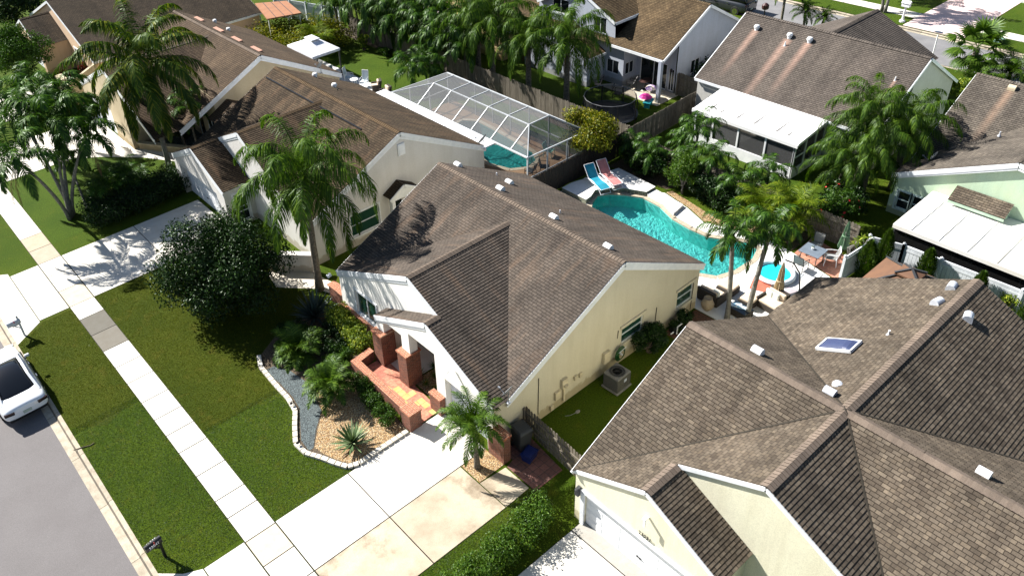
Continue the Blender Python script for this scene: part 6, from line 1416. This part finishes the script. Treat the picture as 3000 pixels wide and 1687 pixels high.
def vinyl(label, pts, h=1.45):
    x0, y0 = pts[0]; t = thing('vinyl_fence', label, 'fence', (x0, y0, 0))
    for a, b in zip(pts, pts[1:]):
        a, b = Vector(a)-Vector((x0, y0)), Vector(b)-Vector((x0, y0)); L_ = (b-a).length; n = max(1, round(L_/1.8)); d = (b-a)/n
        for k in range(n):
            p, q = a+d*k, a+d*(k+1); mb = MB(); u = (q-p).normalized(); m = max(2, int((q-p).length/.16))
            for j in range(m): c0, c1 = p.lerp(q, j/m), p.lerp(q, (j+1)/m)-u*.012; mb.beam((c0.x, c0.y, h*.5), (c1.x, c1.y, h*.5), .03, h-.3)
            for z in (.12, h-.22, h-.05): mb.beam((p.x, p.y, z), (q.x, q.y, z), .055, .13)
            mb.build('panel', VINYL, t)
        for k in range(n+1): p = a+d*k; mb = MB(); mb.box((p.x, p.y, h/2+.03), (.12, .12, h+.06)); mb.lathe([(.09, 0), (.09, .03), (.01, .1)], (p.x, p.y, h+.06), 4); mb.build('post', VINYL, t)
vinyl('white vinyl fence seen end-on at the edge of the salmon pavers', [(32.6, 12.55), (34.75, 12.4)])
vinyl('long sunlit white vinyl fence below the patio roof of the mint house', [(34.95, 12.6), (35.35, 11.2), (35.55, 3.0)])
vinyl('white vinyl fence beyond the orange patio roof at the top edge', [(33.9, 66.5), (36.2, 59.5)], 1.7)
# ---------------------------------------------------------------- side yard
GREYB = M('grey_plastic_bin', (.045, .048, .05), .55); BLUEB = M('blue_recycling_plastic', (.008, .018, .11), .45)
t = thing('wheeled_bin', 'large dark grey wheeled bin in the shade beside the picket fence', 'bin', (14.95, 15.55, .02), R(-8)); mb = MB()
def rs(w, d, z): return [(-w/2, -d/2, z), (w/2, -d/2, z), (w/2, d/2, z), (-w/2, d/2, z)]
loft(mb, [rs(.45, .5, .05), rs(.58, .66, .95)]); mb.build('body', GREYB, t, bevel=.02); mb = MB(); loft(mb, [rs(.62, .72, .95), rs(.62, .72, 1.0), rs(.5, .58, 1.06)]); mb.build('lid', GREYB, t, bevel=.02)
for s in (-1, 1): mb = MB(); mb.tube([(s*.25, .28, .1), (s*.31, .28, .1)], .1, 12); mb.build('wheel', RUBBER, t)
t = thing('recycling_box', 'small open blue recycling box on the red pavers', 'box', (14.75, 14.93, .02), R(12)); mb = MB()
loft(mb, [rs(.48, .34, .0), rs(.56, .42, .34), rs(.60, .46, .34), rs(.6, .46, .31)], cap=False); loft(mb, [rs(.52, .38, .34), rs(.44, .30, .03)], cap=True); mb.build('box', BLUEB, t)
mb = MB(); mb.tube([(-.12, 0, .1), (.05, .05, .25)], .05, 8); mb.box((.1, -.05, .15), (.14, .1, .12), .4); mb.build('bottle', M('mixed_rubbish', (.4, .3, .2), .4), t)
t = thing('air_conditioner', 'grey condenser unit with round fan grille on the shaded side lawn', 'air conditioner', (20.0, 15.2, .05), R(2)); mb = MB()
mb.box((0, 0, .40), (.84, .74, .72)); mb.box((0, 0, .015), (.95, .85, .09)); mb.build('body', M('condenser_paint', (.16, .155, .145), .6, (.12, .118, .11), 9), t, bevel=.04)
mb = MB(); mb.lathe([(.33, .765), (.33, .775), (.29, .777), (.29, .765)], (0, 0, 0), 24)
for k in range(4): mb.lathe([(.07+.06*k, .77), (.078+.06*k, .776)], (0, 0, 0), 24)
for k in range(8): a = k*math.pi/4; mb.beam((0, 0, .78), (.3*math.cos(a), .3*math.sin(a), .78), .012, .01)
mb.build('grille', DGREY, t); mb = MB(); mb.lathe([(.28, .762), (.28, .766)], (0, 0, 0), 24); mb.build('fan_well', BLACK, t)
mb = MB()
for i in range(22): mb.box((-.40+i*.038, -.372, .40), (.012, .012, .62)); mb.box((-.422, -.35+i*.033, .40), (.012, .012, .62))
mb.build('louvre', M('louvre_dark', (.06, .06, .055), .7), t)
mb = MB(); mb.box((.05, -.385, .5), (.16, .01, .14)); mb.build('sticker', M('label_paper', (.45, .5, .6), .6), t)
t = thing('hose_reel', 'green garden hose coiled on the cream wall above the condenser', 'hose reel', (20.95, 15.88, .75)); mb = MB()
for k in range(5): r_k = .30-.03*k; mb.tube([(r_k*math.cos(a/12*math.pi), -.03-.02*k, r_k*1.2*math.sin(a/12*math.pi)) for a in range(25)], .018, 6)
mb.build('hose', M('green_hose', (.012, .07, .018), .4), t); mb = MB(); mb.beam((0, .12, 0), (0, -.15, 0), .06, .06); mb.tube([(-.2, -.12, .2), (.25, -.14, .3)], .012, 6); mb.build('bracket', ALU, t)
t = thing('pool_pipes', 'white pvc pipes and black pump beside the wall at the rear of the side yard', 'pump', (24.3, 15.45, 0)); mb = MB()
for q in ([(0, 0, .05), (0, 0, .45), (.35, 0, .45), (.35, .3, .45)], [(.5, .1, .05), (.5, .1, .6), (.8, .1, .6), (.8, .4, .3)], [(-.3, .1, .15), (.3, .1, .15)], [(.2, -.2, .3), (.7, -.2, .3), (.7, -.2, .05)]): mb.tube(q, .03, 8)
mb.build('pipe', WHITE, t); mb = MB(); mb.tube([(-.1, .2, .2), (.45, .2, .2)], [.16, .14], 12); mb.box((.15, .2, .05), (.4, .3, .08)); mb.build('pump', BLACK, t)
t = thing('stepping_stone', 'oval grey valve cover and hose on the shaded grass by the cream wall', 'valve cover', (17.8, 15.3, 0)); t.scale = (.6, .6, 1); mb = MB(); mb.lathe([(.2, 0), (.2, .03), (.15, .05)], (0, 0, 0), 16, 0, 1, .6); mb.build('cover', M('grey_cover', (.2, .19, .17), .9), t)
mb = MB(); mb.tube([(-.9, .3, .02), (-.6, .1, .02), (-.4, .05, .03), (-.2, 0, .03)], .008, 6); mb.build('hose', METAL, t)
# garden lamps along the edging
def glamp(label, x, y):
    t = thing('garden_lamp', label, 'garden light', (x, y, .06), 0, 'small black garden lamps on the edging blocks'); mb = MB(); mb.tube([(0, 0, 0), (0, 0, .2), (-.06, 0, .26), (-.1, 0, .22)], .014, 6); mb.build('stem', BLACK, t); mb = MB(); mb.lathe([(.07, 0), (.02, .05)], (-.1, 0, .18), 10); mb.build('shade', BLACK, t)
glamp('small black garden lamp on the edging beside the blue-grey gravel', 9.62, 23.4); glamp('small black garden lamp on the edging at the bend of the bed', 8.7, 21.4)
for k, (x, y, z) in enumerate(((2.25, 29.0, 0),)): mb = MB(); mb.tube([(-.3, .1, .02), (0, 0, .035), (.28, -.12, .02), (.45, -.1, .03)], .02, 5); o = mb.build('fallen_frond', BARK, None, (0, 0, 0)); o.location = (2.2, 27.3, 0); tag(o, 'dark dry frond lying across the kerb behind the white car', 'dead branch')
# ---------------------------------------------------------------- pool furniture
TEALF = M('teal_sling_fabric', (.01, .24, .34), .7); PINKF = M('pink_sling_fabric', (.50, .20, .19), .7)
def lounger(label, x, y, rz, fab):
    t = thing('sun_lounger', label, 'sun lounger', (x, y, .32), rz, 'sun loungers on the raised pool terrace'); mb = MB()
    pts = [(-.95, .30), (-.5, .36), (0, .30), (.35, .34), (.95, .95)]
    for a, b in zip(pts, pts[1:]): mb.beam((a[0], 0, a[1]), (b[0], 0, b[1]), .56, .02)
    mb.build('sling', fab, t)
    mb = MB()
    for s in (-.31, .31):
        mb.tube([(a[0], s, a[1]) for a in pts], .02, 6); mb.tube([(-.98, s, .02), (-.7, s, .25), (-.2, s, .42), (.3, s, .40), (.75, s, .22), (.95, s, .02)], .02, 6)
    for p in ((-.98, .02), (.95, .02), (-.95, .30), (.95, .95)): mb.tube([(p[0], -.31, p[1]), (p[0], .31, p[1])], .018, 6)
    mb.build('frame', ALU, t); return t
lounger('turquoise sling sun lounger with white frame nearest the house', 31.0, 25.95, R(72), TEALF); lounger('pink sling sun lounger with white frame beside the turquoise one', 31.85, 25.8, R(72), PINKF)
WICK = M('dark_wicker', (.045, .035, .026), .75, (.02, .016, .012), 30, fine=.4, bump=.8, bscale=60); CUSH = M('beige_cushion', (.58, .47, .36), .9, (.52, .42, .32), 5); CUSH2 = M('pale_pillow', (.62, .66, .62), .9)
def sofa(label, x, y, rz, w, d, back=True, arms=(1, 1), pill=0):
    t = thing('wicker_sofa' if back else 'wicker_ottoman', label, 'sofa' if back else 'ottoman', (x, y, .04), rz); mb = MB()
    mb.box((0, 0, .17), (w, d, .30))
    if back: loft(mb, [[(-w/2, d/2-.12, .05), (w/2, d/2-.12, .05), (w/2, d/2+.02, .05), (-w/2, d/2+.02, .05)], [(-w/2, d/2-.02, .78), (w/2, d/2-.02, .78), (w/2, d/2+.14, .78), (-w/2, d/2+.14, .78)]])
    for s, k in zip((-1, 1), arms):
        if k: mb.box((s*(w/2+.04), 0, .28), (.1, d, .5))
    mb.build('frame', WICK, t, bevel=.02)
    mb = MB(); mb.box((0, -.03, .38), (w-.06, d-.1, .13)); mb.build('seat_cushion', CUSH, t, bevel=.035)
    if back: mb = MB(); mb.box((0, d/2-.12, .60), (w-.1, .14, .38)); mb.build('back_cushion', CUSH, t, bevel=.05)
    for k in range(pill): mb = MB(); mb.box((-w/3+k*w/3, d/2-.26, .58), (.38, .12, .34), .2*(k-1)); mb.build('pillow', CUSH2, t, bevel=.05)
    return t
sofa('wicker armchair with beige cushions nearest the corner of the cream house', 27.35, 15.85, R(90), .95, .8, True, (1, 0), 1)
sofa('wicker ottoman with beige cushion in front of the left palm', 28.35, 15.65, R(90), .8, .75, False, (0, 0))
sofa('wicker ottoman seat between the two pool palms', 28.25, 14.5, R(0), .75, .7, False, (0, 0))
sofa('wicker armchair with pale pillows under the closed beige parasol', 28.75, 13.65, R(-95), .95, .85, True, (1, 1), 2)
t = thing('wicker_table', 'dark wicker coffee table with a blue towel on its top', 'table', (27.35, 14.35, .04), R(-4)); mb = MB(); mb.box((0, 0, .2), (.62, .95, .36)); mb.build('table', WICK, t, bevel=.015)
mb = MB(); mb.box((0, 0, .385), (.6, .93, .012)); mb.build('glass_top', glass('smoked_glass', (.02, .03, .04)), t)
o = MB(); o.box((0, 0, .012), (.22, .7, .02), .3); o.box((.06, .05, .03), (.2, .3, .03), .7); o = o.build('towel', M('blue_white_towel', (.25, .45, .6), .9, (.6, .68, .72), 9, spread=.04)); o.location = (27.35, 14.45, .435); tag(o, 'rumpled blue and white towel on the coffee table', 'towel')
t = thing('plant_urn', 'wide beige clay urn at the house corner by the wicker chair', 'urn', (26.62, 15.55, .03)); mb = MB(); mb.lathe([(.12, 0), (.24, .15), (.3, .35), (.22, .55), (.16, .62), (.2, .68), (.17, .68), (.12, .6)], (0, 0, 0), 16); mb.build('pot', M('clay_pot', (.36, .29, .2), .85, (.3, .23, .15), 8), t, smooth=True)
def folded_parasol(label, x, y, h, col, arm=False, rz=0, z=.03):
    t = thing('parasol', label, 'parasol', (x, y, z), rz); mb = MB(); mb.tube([(0, 0, 0), (0, 0, h)], .025, 8)
    if arm:
        mb = MB(); mb.tube([(.95, -.25, 0), (1.0, -.2, .6), (.9, -.12, 1.4), (.55, 0, 2.0), (.05, 0, h+.12)], .035, 8); mb.box((.95, -.25, .03), (.8, .8, .06))
    mb.build('pole', DGREY, t); mb = MB(); n = 24; rr = []
    zb = .35 if arm else h*.3
    for z_, r0 in ((zb, .26), (zb+.08, .27), (zb+(h-zb)*.4, .19), (zb+(h-zb)*.5, .15), (zb+(h-zb)*.75, .12), (h, .03)): rr.append([((r0*(1 if k % 2 else .62))*math.cos(2*math.pi*k/n), (r0*(1 if k % 2 else .62))*math.sin(2*math.pi*k/n), z_) for k in range(n)])
    loft(mb, rr); mb.build('canopy', col, t, smooth=False)
    mb = MB(); mb.lathe([(.175, 0), (.175, .05)], (0, 0, zb+(h-zb)*.45), 14); mb.build('strap', col, t)
    return t
folded_parasol('closed beige cantilever parasol hanging from a curved dark arm', 29.3, 13.75, 2.2, M('beige_canvas', (.50, .40, .26), .9, (.42, .33, .2), 6), True, R(-20))
folded_parasol('closed green parasol beside the wooden fence and frangipani', 34.35, 13.45, 2.15, M('green_canvas', (.15, .25, .15), .9, (.11, .19, .11), 6))
def dining():
    t = thing('dining_table', 'square blue-grey metal dining table on the salmon pavers', 'table', (33.05, 14.25, .03), R(2)); mb = MB(); mb.box((0, 0, .73), (.95, 1.0, .03)); mb.build('top', M('slate_top', (.15, .18, .22), .4), t, bevel=.01)
    for s in (-1, 1):
        for q in (-1, 1): mb = MB(); mb.tube([(s*.38, q*.4, 0), (s*.36, q*.38, .72)], .02, 6); mb.build('leg', BLACK, t)
    t = thing('flower_pot', 'small white pot on the middle of the dining table', 'pot', (33.1, 14.3, .775)); mb = MB(); mb.lathe([(.05, 0), (.075, .1), (.06, .1)], (0, 0, 0), 12); mb.build('pot', WHITE, t); lb = LB(); r_ = random.Random(3); leaves_blob(lb, (0, 0, .13), (.07, .07, .06), 40, .05, r_); lb.build('leaves', L_MID, t)
dining()
def chair(label, x, y, z, rz, seatm, framem, group=None, high=.9, cross=False, name='patio_chair', sc=1):
    t = thing(name, label, 'chair', (x, y, z), rz, group); t.scale = (sc,)*3
    mb = MB(); mb.box((0, 0, .42), (.5, .48, .035)); mb.build('seat', seatm, t, bevel=.01)
    mb = MB()
    if cross:
        for a, b in (((-.2, .26), (.2, .36)), ((.2, .26), (-.2, .36))): mb.beam((a[0], a[1], .48), (b[0], b[1], high), .02, .03)
        for zz in (.62, .78): mb.tube([(-.22, .27+(zz-.45)*.15, zz), (.22, .27+(zz-.45)*.15, zz)], .014, 5)
    else: mb.beam((0, .24, .45), (0, .36, high), .46, .02, 0, (0, 1, 0))
    mb.build('backrest', framem if cross else seatm, t)
    mb = MB()
    for s in (-.25, .25):
        mb.tube([(s, .23, .42), (s, .36, high+.02)], .018, 6); mb.tube([(s, .3, .66), (s, 0, .66), (s, -.24, .62), (s, -.24, .4)], .018, 6)
    mb.tube([(-.25, .36, high+.02), (.25, .36, high+.02)], .018, 6); mb.build('frame', framem, t)
    for s in (-.24, .24):
        for q in (-.23, .25): mb = MB(); mb.tube([(s, q, .42), (s*1.08, q*1.15, 0)], .018, 6); mb.build('leg', framem, t)
    return t
GM = M('grey_mesh_fabric', (.2, .2, .19), .7)
chair('mesh chair on the pool side of the dining table', 32.2, 14.3, .03, R(90), GM, DGREY, 'chairs round the square dining table')
chair('mesh chair with curved arms on the fence side of the dining table', 33.6, 13.6, .03, R(-150), GM, ALU, 'chairs round the square dining table')
chair('mesh chair behind the dining table by the wooden fence', 34.0, 14.6, .03, R(-85), GM, DGREY, 'chairs round the square dining table')
for i, (x, y, rz, lab, c) in enumerate(((29.4, 50.1, 20, 'tall-backed pale chair farthest from the cage, sling darkened for canopy shade', (.16, .25, .28)), (30.0, 49.1, 35, 'tall-backed pale blue chair in full sun beside the small table', (.5, .58, .62)), (30.3, 47.6, -60, 'tall-backed pale blue chair turned towards the small round table', (.5, .58, .62)))):  # first sling carries the canopy shade in its darker colour
    chair(lab, x, y, .03, R(rz), M('sling_%d' % i, c, .7), WHITE, 'pale sling chairs on the patio strip', 1.12)
t = thing('side_table', 'small round white table between the pale sling chairs', 'table', (29.9, 48.3, .03)); mb = MB(); mb.lathe([(.3, .48), (.3, .51)], (0, 0, 0), 18); mb.build('top', WHITE, t); mb = MB()
for a in (0, 2.1, 4.2): mb.tube([(.25*math.cos(a), .25*math.sin(a), 0), (.12*math.cos(a), .12*math.sin(a), .48)], .015, 6)
mb.build('legs', WHITE, t)
t = thing('side_table', 'low glass table with white frame nearer the dark armchairs', 'table', (29.6, 47.1, .03)); mb = MB(); mb.lathe([(.42, .38), (.42, .41)], (0, 0, 0), 18); mb.build('top', ALU, t); mb = MB()
for a in (0, 1.57, 3.14, 4.7): mb.tube([(.35*math.cos(a), .35*math.sin(a), 0), (.3*math.cos(a), .3*math.sin(a), .38)], .018, 6)
mb.build('legs', WHITE, t)
for x, y, rz, lab in ((30.5, 46.4, -120, 'black armchair by the lawn edge, farther of two'), (30.3, 45.0, -100, 'black armchair by the lawn edge near the cage')): sofa(lab, x, y, R(rz), .6, .6, True, (1, 1), 0)
# white canopy and brown gazebo
def canopy(label, x0, x1, y0, y1, z0, z1, mat, vent=True, frame=None, name='gazebo', rz=0, trim=False):
    cx, cy = (x0+x1)/2, (y0+y1)/2; t = thing(name, label, 'gazebo', (cx, cy, 0), rz); a, b = (x1-x0)/2, (y1-y0)/2; mb = MB(); k = .26
    o = [(-a, -b), (a, -b), (a, b), (-a, b)]
    for i in range(4):
        p, q = o[i], o[(i+1) % 4]; zt = z0+(z1-z0)*(1-k)
        sag = -.05
        m0 = ((p[0]+q[0])/2*(.5+k/2), (p[1]+q[1])/2*(.5+k/2), (z0+zt)/2+sag)
        A, B_, C_, D_ = (*p, z0), (*q, z0), (q[0]*k, q[1]*k, zt), (p[0]*k, p[1]*k, zt)
        A2, B2 = tuple((Vector(A)+Vector(D_))/2+Vector((0, 0, sag*.5))), tuple((Vector(B_)+Vector(C_))/2+Vector((0, 0, sag*.5)))
        mb.face([A, B_, B2, A2]); mb.face([A2, B2, C_, D_]); mb.face([(*p, z0-.18), (*q, z0-.18), B_, A])
    mb.build('canopy', mat, t)
    mb = MB(); kk = k*1.15; zt = z0+(z1-z0)*(1-k)+.14
    for i in range(4):
        p, q = o[i], o[(i+1) % 4]; mb.face([(p[0]*kk, p[1]*kk, zt), (q[0]*kk, q[1]*kk, zt), (0, 0, z1+.12)]); mb.face([(p[0]*kk, p[1]*kk, zt-.08), (q[0]*kk, q[1]*kk, zt-.08), (q[0]*kk, q[1]*kk, zt), (p[0]*kk, p[1]*kk, zt)])
    mb.build('top_vent', mat, t)
    if trim:
        mb = MB()
        for p in o: mb.beam((p[0], p[1], z0+.03), (p[0]*k, p[1]*k, z0+(z1-z0)*(1-k)+.04), .08, .05); mb.beam((p[0]*kk, p[1]*kk, zt+.02), (0, 0, z1+.15), .08, .05)
        mb.build('hip_trim', DGREY, t)
    for p in o: mb = MB(); mb.beam((p[0]*.95, p[1]*.95, 0), (p[0]*.95, p[1]*.95, z0-.05), .09, .09); mb.build('post', frame or WHITE, t)
canopy('white fabric canopy gazebo with square top vent by the bright lawn', 28.0, 30.4, 50.5, 54.1, 2.2, 2.95, M('white_canvas', (.78, .78, .82), .8), frame=DGREY)
canopy('brown hardtop gazebo with dark ribs behind the pale yellow house', 30.1, 33.0, 7.9, 11.0, 2.05, 2.85, M('brown_gazebo_roof', (.15, .075, .04), .75, (.12, .062, .035), 2), frame=DGREY, trim=True)
# inflatables, mats and toys by the pool
t = thing('paddling_pool', 'round turquoise paddling pool with white rim beyond the right palm', 'paddling pool', (31.0, 14.9, .035)); mb = MB(); n = 28; rings = []
for ph in range(9): a = 2*math.pi*ph/8; rings.append([((.85+.12*math.cos(a))*math.cos(2*math.pi*k/n), (.85+.12*math.cos(a))*math.sin(2*math.pi*k/n), .13+.12*math.sin(a)) for k in range(n)])
loft(mb, rings, cap=False); mb.build('ring', M('inflatable_white', (.7, .78, .8), .3), t, smooth=True); mb = MB(); mb.lathe([(.8, .0), (.8, .1)], (0, 0, 0), 28); mb.build('water', M('turquoise_water', (.02, .5, .6), .1), t)
for x, y, w, d, rz, c, lab in ((31.5, 14.15, .9, .5, .1, (.40, .43, .46), 'flat grey mat on the deck near the dining pavers'), (30.25, 13.7, .8, .45, .1, (.42, .36, .38), 'flat pinkish mat on the deck behind the parasol'), (30.0, 14.9, 1.2, .9, .35, (.55, .13, .08), 'red and white beach towel spread on the deck')):
    mb = MB(); mb.box((0, 0, .008), (w, d, .014)); mt = M('mat_'+lab.split()[1], c, .9)
    if 'towel' in lab: mb.box((0, 0, .012), (w*.9, .10, .014), .5); mb.box((0, .25, .012), (w*.6, .08, .014), -.3)
    o = mb.build('beach_towel' if 'towel' in lab else 'floor_mat', mt); o.location = (x, y, .04); o.rotation_euler = (0, 0, rz); tag(o, lab, 'towel' if 'towel' in lab else 'mat')
# ---------------------------------------------------------------- pool cage
def cage():
    x0, x1, x2, x3 = 27.95, 29.4, 31.0, 32.75; zl, zt, zr = 2.4, 3.42, 2.25; y0, y1, y2, y3 = 28.35, 29.7, 38.1, 40.9
    t = thing('pool_cage', 'white framed screen enclosure over the teal pool', 'pool cage', (x0, y0, 0)); org = (x0, y0, 0)
    ys = [y1+(y2-y1)*k/5 for k in range(6)]; fr = MB(); w = .045
    B = lambda a, b, ww=w: fr.beam(a, b, ww, .07)
    for y in ys: B((x0, y, zl), (x1, y, zt)); B((x1, y, zt), (x2, y, zt)); B((x2, y, zt), (x3, y, zr)); B((x3, y, 0), (x3, y, zr))
    for x, z in ((x1, zt), (x2, zt)): B((x, y1, z), (x, y2, z))
    B((x0, y0, zl), (x0, y3, zl), .12); B((x3, y0, zr), (x3, y3, zr), .1); B((x3, y0, 1.05), (x3, y3, 1.05), .05)
    for xx, zz in ((x1, zt), (x2, zt)):
        for ya, yb in ((y1, y0), (y2, y3)): B((xx, ya, zz), ((x0 if xx == x1 else x3), yb, zl if xx == x1 else zr))
    for yy in (y0, y3):
        B((x0, yy, zl), (x3, yy, zr))
        for x in (x0, 29.5, 31.1, x3): B((x, yy, 0), (x, yy, zl-.15*(x-x0)/4.8), .08)
        B((x0, yy, 1.05), (x3, yy, 1.05), .05)
    B((x3, y0, zr), (x3, y1, zr)); fr.build('frame', M('cage_aluminium', (.50, .52, .54), .4), t, org)
    sc = MB(); F = sc.face
    F([(x0, y1, zl), (x0, y2, zl), (x1, y2, zt), (x1, y1, zt)]); F([(x1, y1, zt), (x1, y2, zt), (x2, y2, zt), (x2, y1, zt)]); F([(x2, y1, zt), (x2, y2, zt), (x3, y2, zr), (x3, y1, zr)])
    F([(x3, y0, 0), (x3, y3, 0), (x3, y3, zr), (x3, y0, zr)])
    for ya, yb in ((y1, y0), (y2, y3)):
        F([(x1, ya, zt), (x2, ya, zt), (x3, yb, zr), (x0, yb, zl)]); F([(x0, ya, zl), (x1, ya, zt), (x0, yb, zl)]); F([(x3, ya, zr), (x2, ya, zt), (x3, yb, zr)]); F([(x0, yb, 0), (x3, yb, 0), (x3, yb, zr), (x0, yb, zl)])
    sc.build('screen', CAGES, t, org)
    mb = MB(); mb.face([(27.0, 30.9, 2.42), (27.92, 30.9, 2.42), (27.92, 41.6, 2.42), (27.0, 41.6, 2.42)]); mb.face([(27.0, 30.9, 2.34), (27.0, 41.6, 2.34), (27.92, 41.6, 2.34), (27.92, 30.9, 2.34)]); mb.beam((27.92, 30.9, 2.36), (27.92, 41.6, 2.36), .08, .16)
    for y in np.arange(31, 41.6, 1.2): mb.beam((27.0, y, 2.43), (27.9, y, 2.43), .04, .03)
    mb.build('gutter_roof', WHITE, t, org)
cage()
for x, y, rz, lab in ((30.4, 29.4, 40, 'dark lounge chair inside the cage nearest the fence'), (29.5, 29.7, 200, 'dark lounge chair inside the cage nearest the roof edge')): chair(lab, x, y, .04, R(rz), DGREY, BLACK, 'dark lounge chairs inside the cage', .85)
for x, y, rz in ((32.0, 30.6, 20),): chair('pale green plastic chair at the far corner of the cage', x, y, .04, R(rz), M('mint_plastic', (.25, .5, .42), .5), M('mint_plastic_b', (.25, .5, .42), .5), None, .85)
# ---------------------------------------------------------------- trampoline and grey-house patio
t = thing('trampoline', 'black round trampoline with tall safety net by the grey house', 'trampoline', (37.9, 31.0, 0)); n = 16; Rr = 1.62
def rng_(r, z, m=n): return [(r*math.cos(2*math.pi*k/m), r*math.sin(2*math.pi*k/m), z) for k in range(m+1)]
mb = MB(); mb.lathe([(Rr*.98, .72), (Rr*.98, .735)], (0, 0, 0), 32); mb.build('mat', BLACK, t)
mb = MB(); loft(mb, [rng_(Rr*.96, .76, 32)[:-1], rng_(Rr*1.12, .76, 32)[:-1], rng_(Rr*1.12, .72, 32)[:-1]], cap=False); mb.build('edge_pad', M('navy_pad', (.03, .035, .04), .6), t)
mb = MB(); mb.tube(rng_(Rr*1.02, 1.9, 16), .022, 6, 0, False); mb.build('top_ring', M('grey_tube', (.14, .14, .145), .5), t)
for k in range(8): a = 2*math.pi*k/8+.2; mb = MB(); mb.tube([(Rr*1.12*math.cos(a), Rr*1.12*math.sin(a), 0), (Rr*1.12*math.cos(a), Rr*1.12*math.sin(a), 1.3), (Rr*1.02*math.cos(a), Rr*1.02*math.sin(a), 1.9)], .04, 6); mb.build('pole', BLACK, t)
mb = MB(); loft(mb, [rng_(Rr, .76, 24)[:-1], rng_(Rr*1.0, 1.88, 24)[:-1]], cap=False); mb.build('net', NET, t)
for x, y, rz, lab in ((41.2, 34.9, 200, 'black cross-backed chair under the window left of the wall corner'), (42.9, 33.3, 190, 'black cross-backed chair in the recessed patio'), (41.0, 32.9, 20, 'black cross-backed chair seen through the trampoline net')): chair(lab, x, y, .03, R(rz), BLACK, BLACK, 'black cross-backed patio chairs', .95, True)
t = thing('patio_table', 'dark oval metal table in the recessed patio of the grey house', 'table', (43.4, 32.5, .03)); mb = MB(); mb.lathe([(.5, .68), (.5, .71)], (0, 0, 0), 20, 0, 1, .7); mb.build('top', M('brown_tabletop', (.07, .035, .03), .4), t); mb = MB(); mb.tube([(0, 0, 0), (0, 0, .68)], .05, 8); mb.lathe([(.25, 0), (.22, .03)], (0, 0, 0), 12); mb.build('pedestal', BLACK, t)
def kidbrella(label, x, y, h, mats, r0=.42):
    t = thing('toy_parasol', label, 'small parasol', (x, y, .02)); mb = MB(); n = 8
    for k in range(n):
        a, b = 2*math.pi*k/n, 2*math.pi*(k+1)/n; mb.face([(0, 0, h), (r0*.6*math.cos(a), r0*.6*math.sin(a), h-.09), (r0*.6*math.cos(b), r0*.6*math.sin(b), h-.09)], k % len(mats)); mb.face([(r0*.6*math.cos(a), r0*.6*math.sin(a), h-.09), (r0*math.cos(a), r0*math.sin(a), h-.24), (r0*math.cos(b), r0*math.sin(b), h-.24), (r0*.6*math.cos(b), r0*.6*math.sin(b), h-.09)], k % len(mats))
    mb.build('canopy', mats, t); mb = MB(); mb.tube([(0, 0, 0), (0, 0, h)], .015, 6); mb.build('pole', WHITE, t)
PK = M('hot_pink_fabric', (.75, .03, .32), .6)
kidbrella('small pastel parasol in lilac and cream on the grey house patio', 42.6, 31.4, .95, [M('lilac', (.5, .32, .62), .8), M('lilac_b', (.6, .45, .6), .8), M('cream_fabric', (.7, .6, .5), .8)])
kidbrella('hot pink toy parasol beside the patio edge', 41.55, 31.0, .8, [PK, M('hot_pink_b', (.68, .02, .28), .6)], .45)
t = thing('toy_water_table', 'turquoise plastic toy water table under the pink parasol', 'toy', (41.5, 30.7, 0), R(20)); mb = MB(); loft(mb, [rs(.8, .45, .28), rs(.95, .55, .42)]); mb.build('basin', M('toy_turquoise', (.03, .38, .42), .4), t, bevel=.04)
for s in (-1, 1): mb = MB(); mb.box((s*.3, 0, .14), (.1, .35, .28)); mb.build('leg', bpy.data.materials['toy_turquoise'], t)
# dark interior things on the mint house patio
t = thing('patio_table', 'round cream lamp-like table under the mint house patio roof', 'table', (36.6, 10.6, .05)); mb = MB(); mb.lathe([(.3, .7), (.3, .74)], (0, 0, 0), 16); mb.tube([(0, 0, 0), (0, 0, .7)], .04, 6); mb.build('top', M('ochre_top', (.45, .32, .15), .6), t)
t = thing('doormat', 'ochre board lying on the dark patio floor of the mint house', 'board', (37.2, 9.9, .06)); mb = MB(); mb.box((0, 0, .01), (.9, .5, .02), .4); mb.build('board', M('ochre_board', (.5, .3, .1), .8), t)
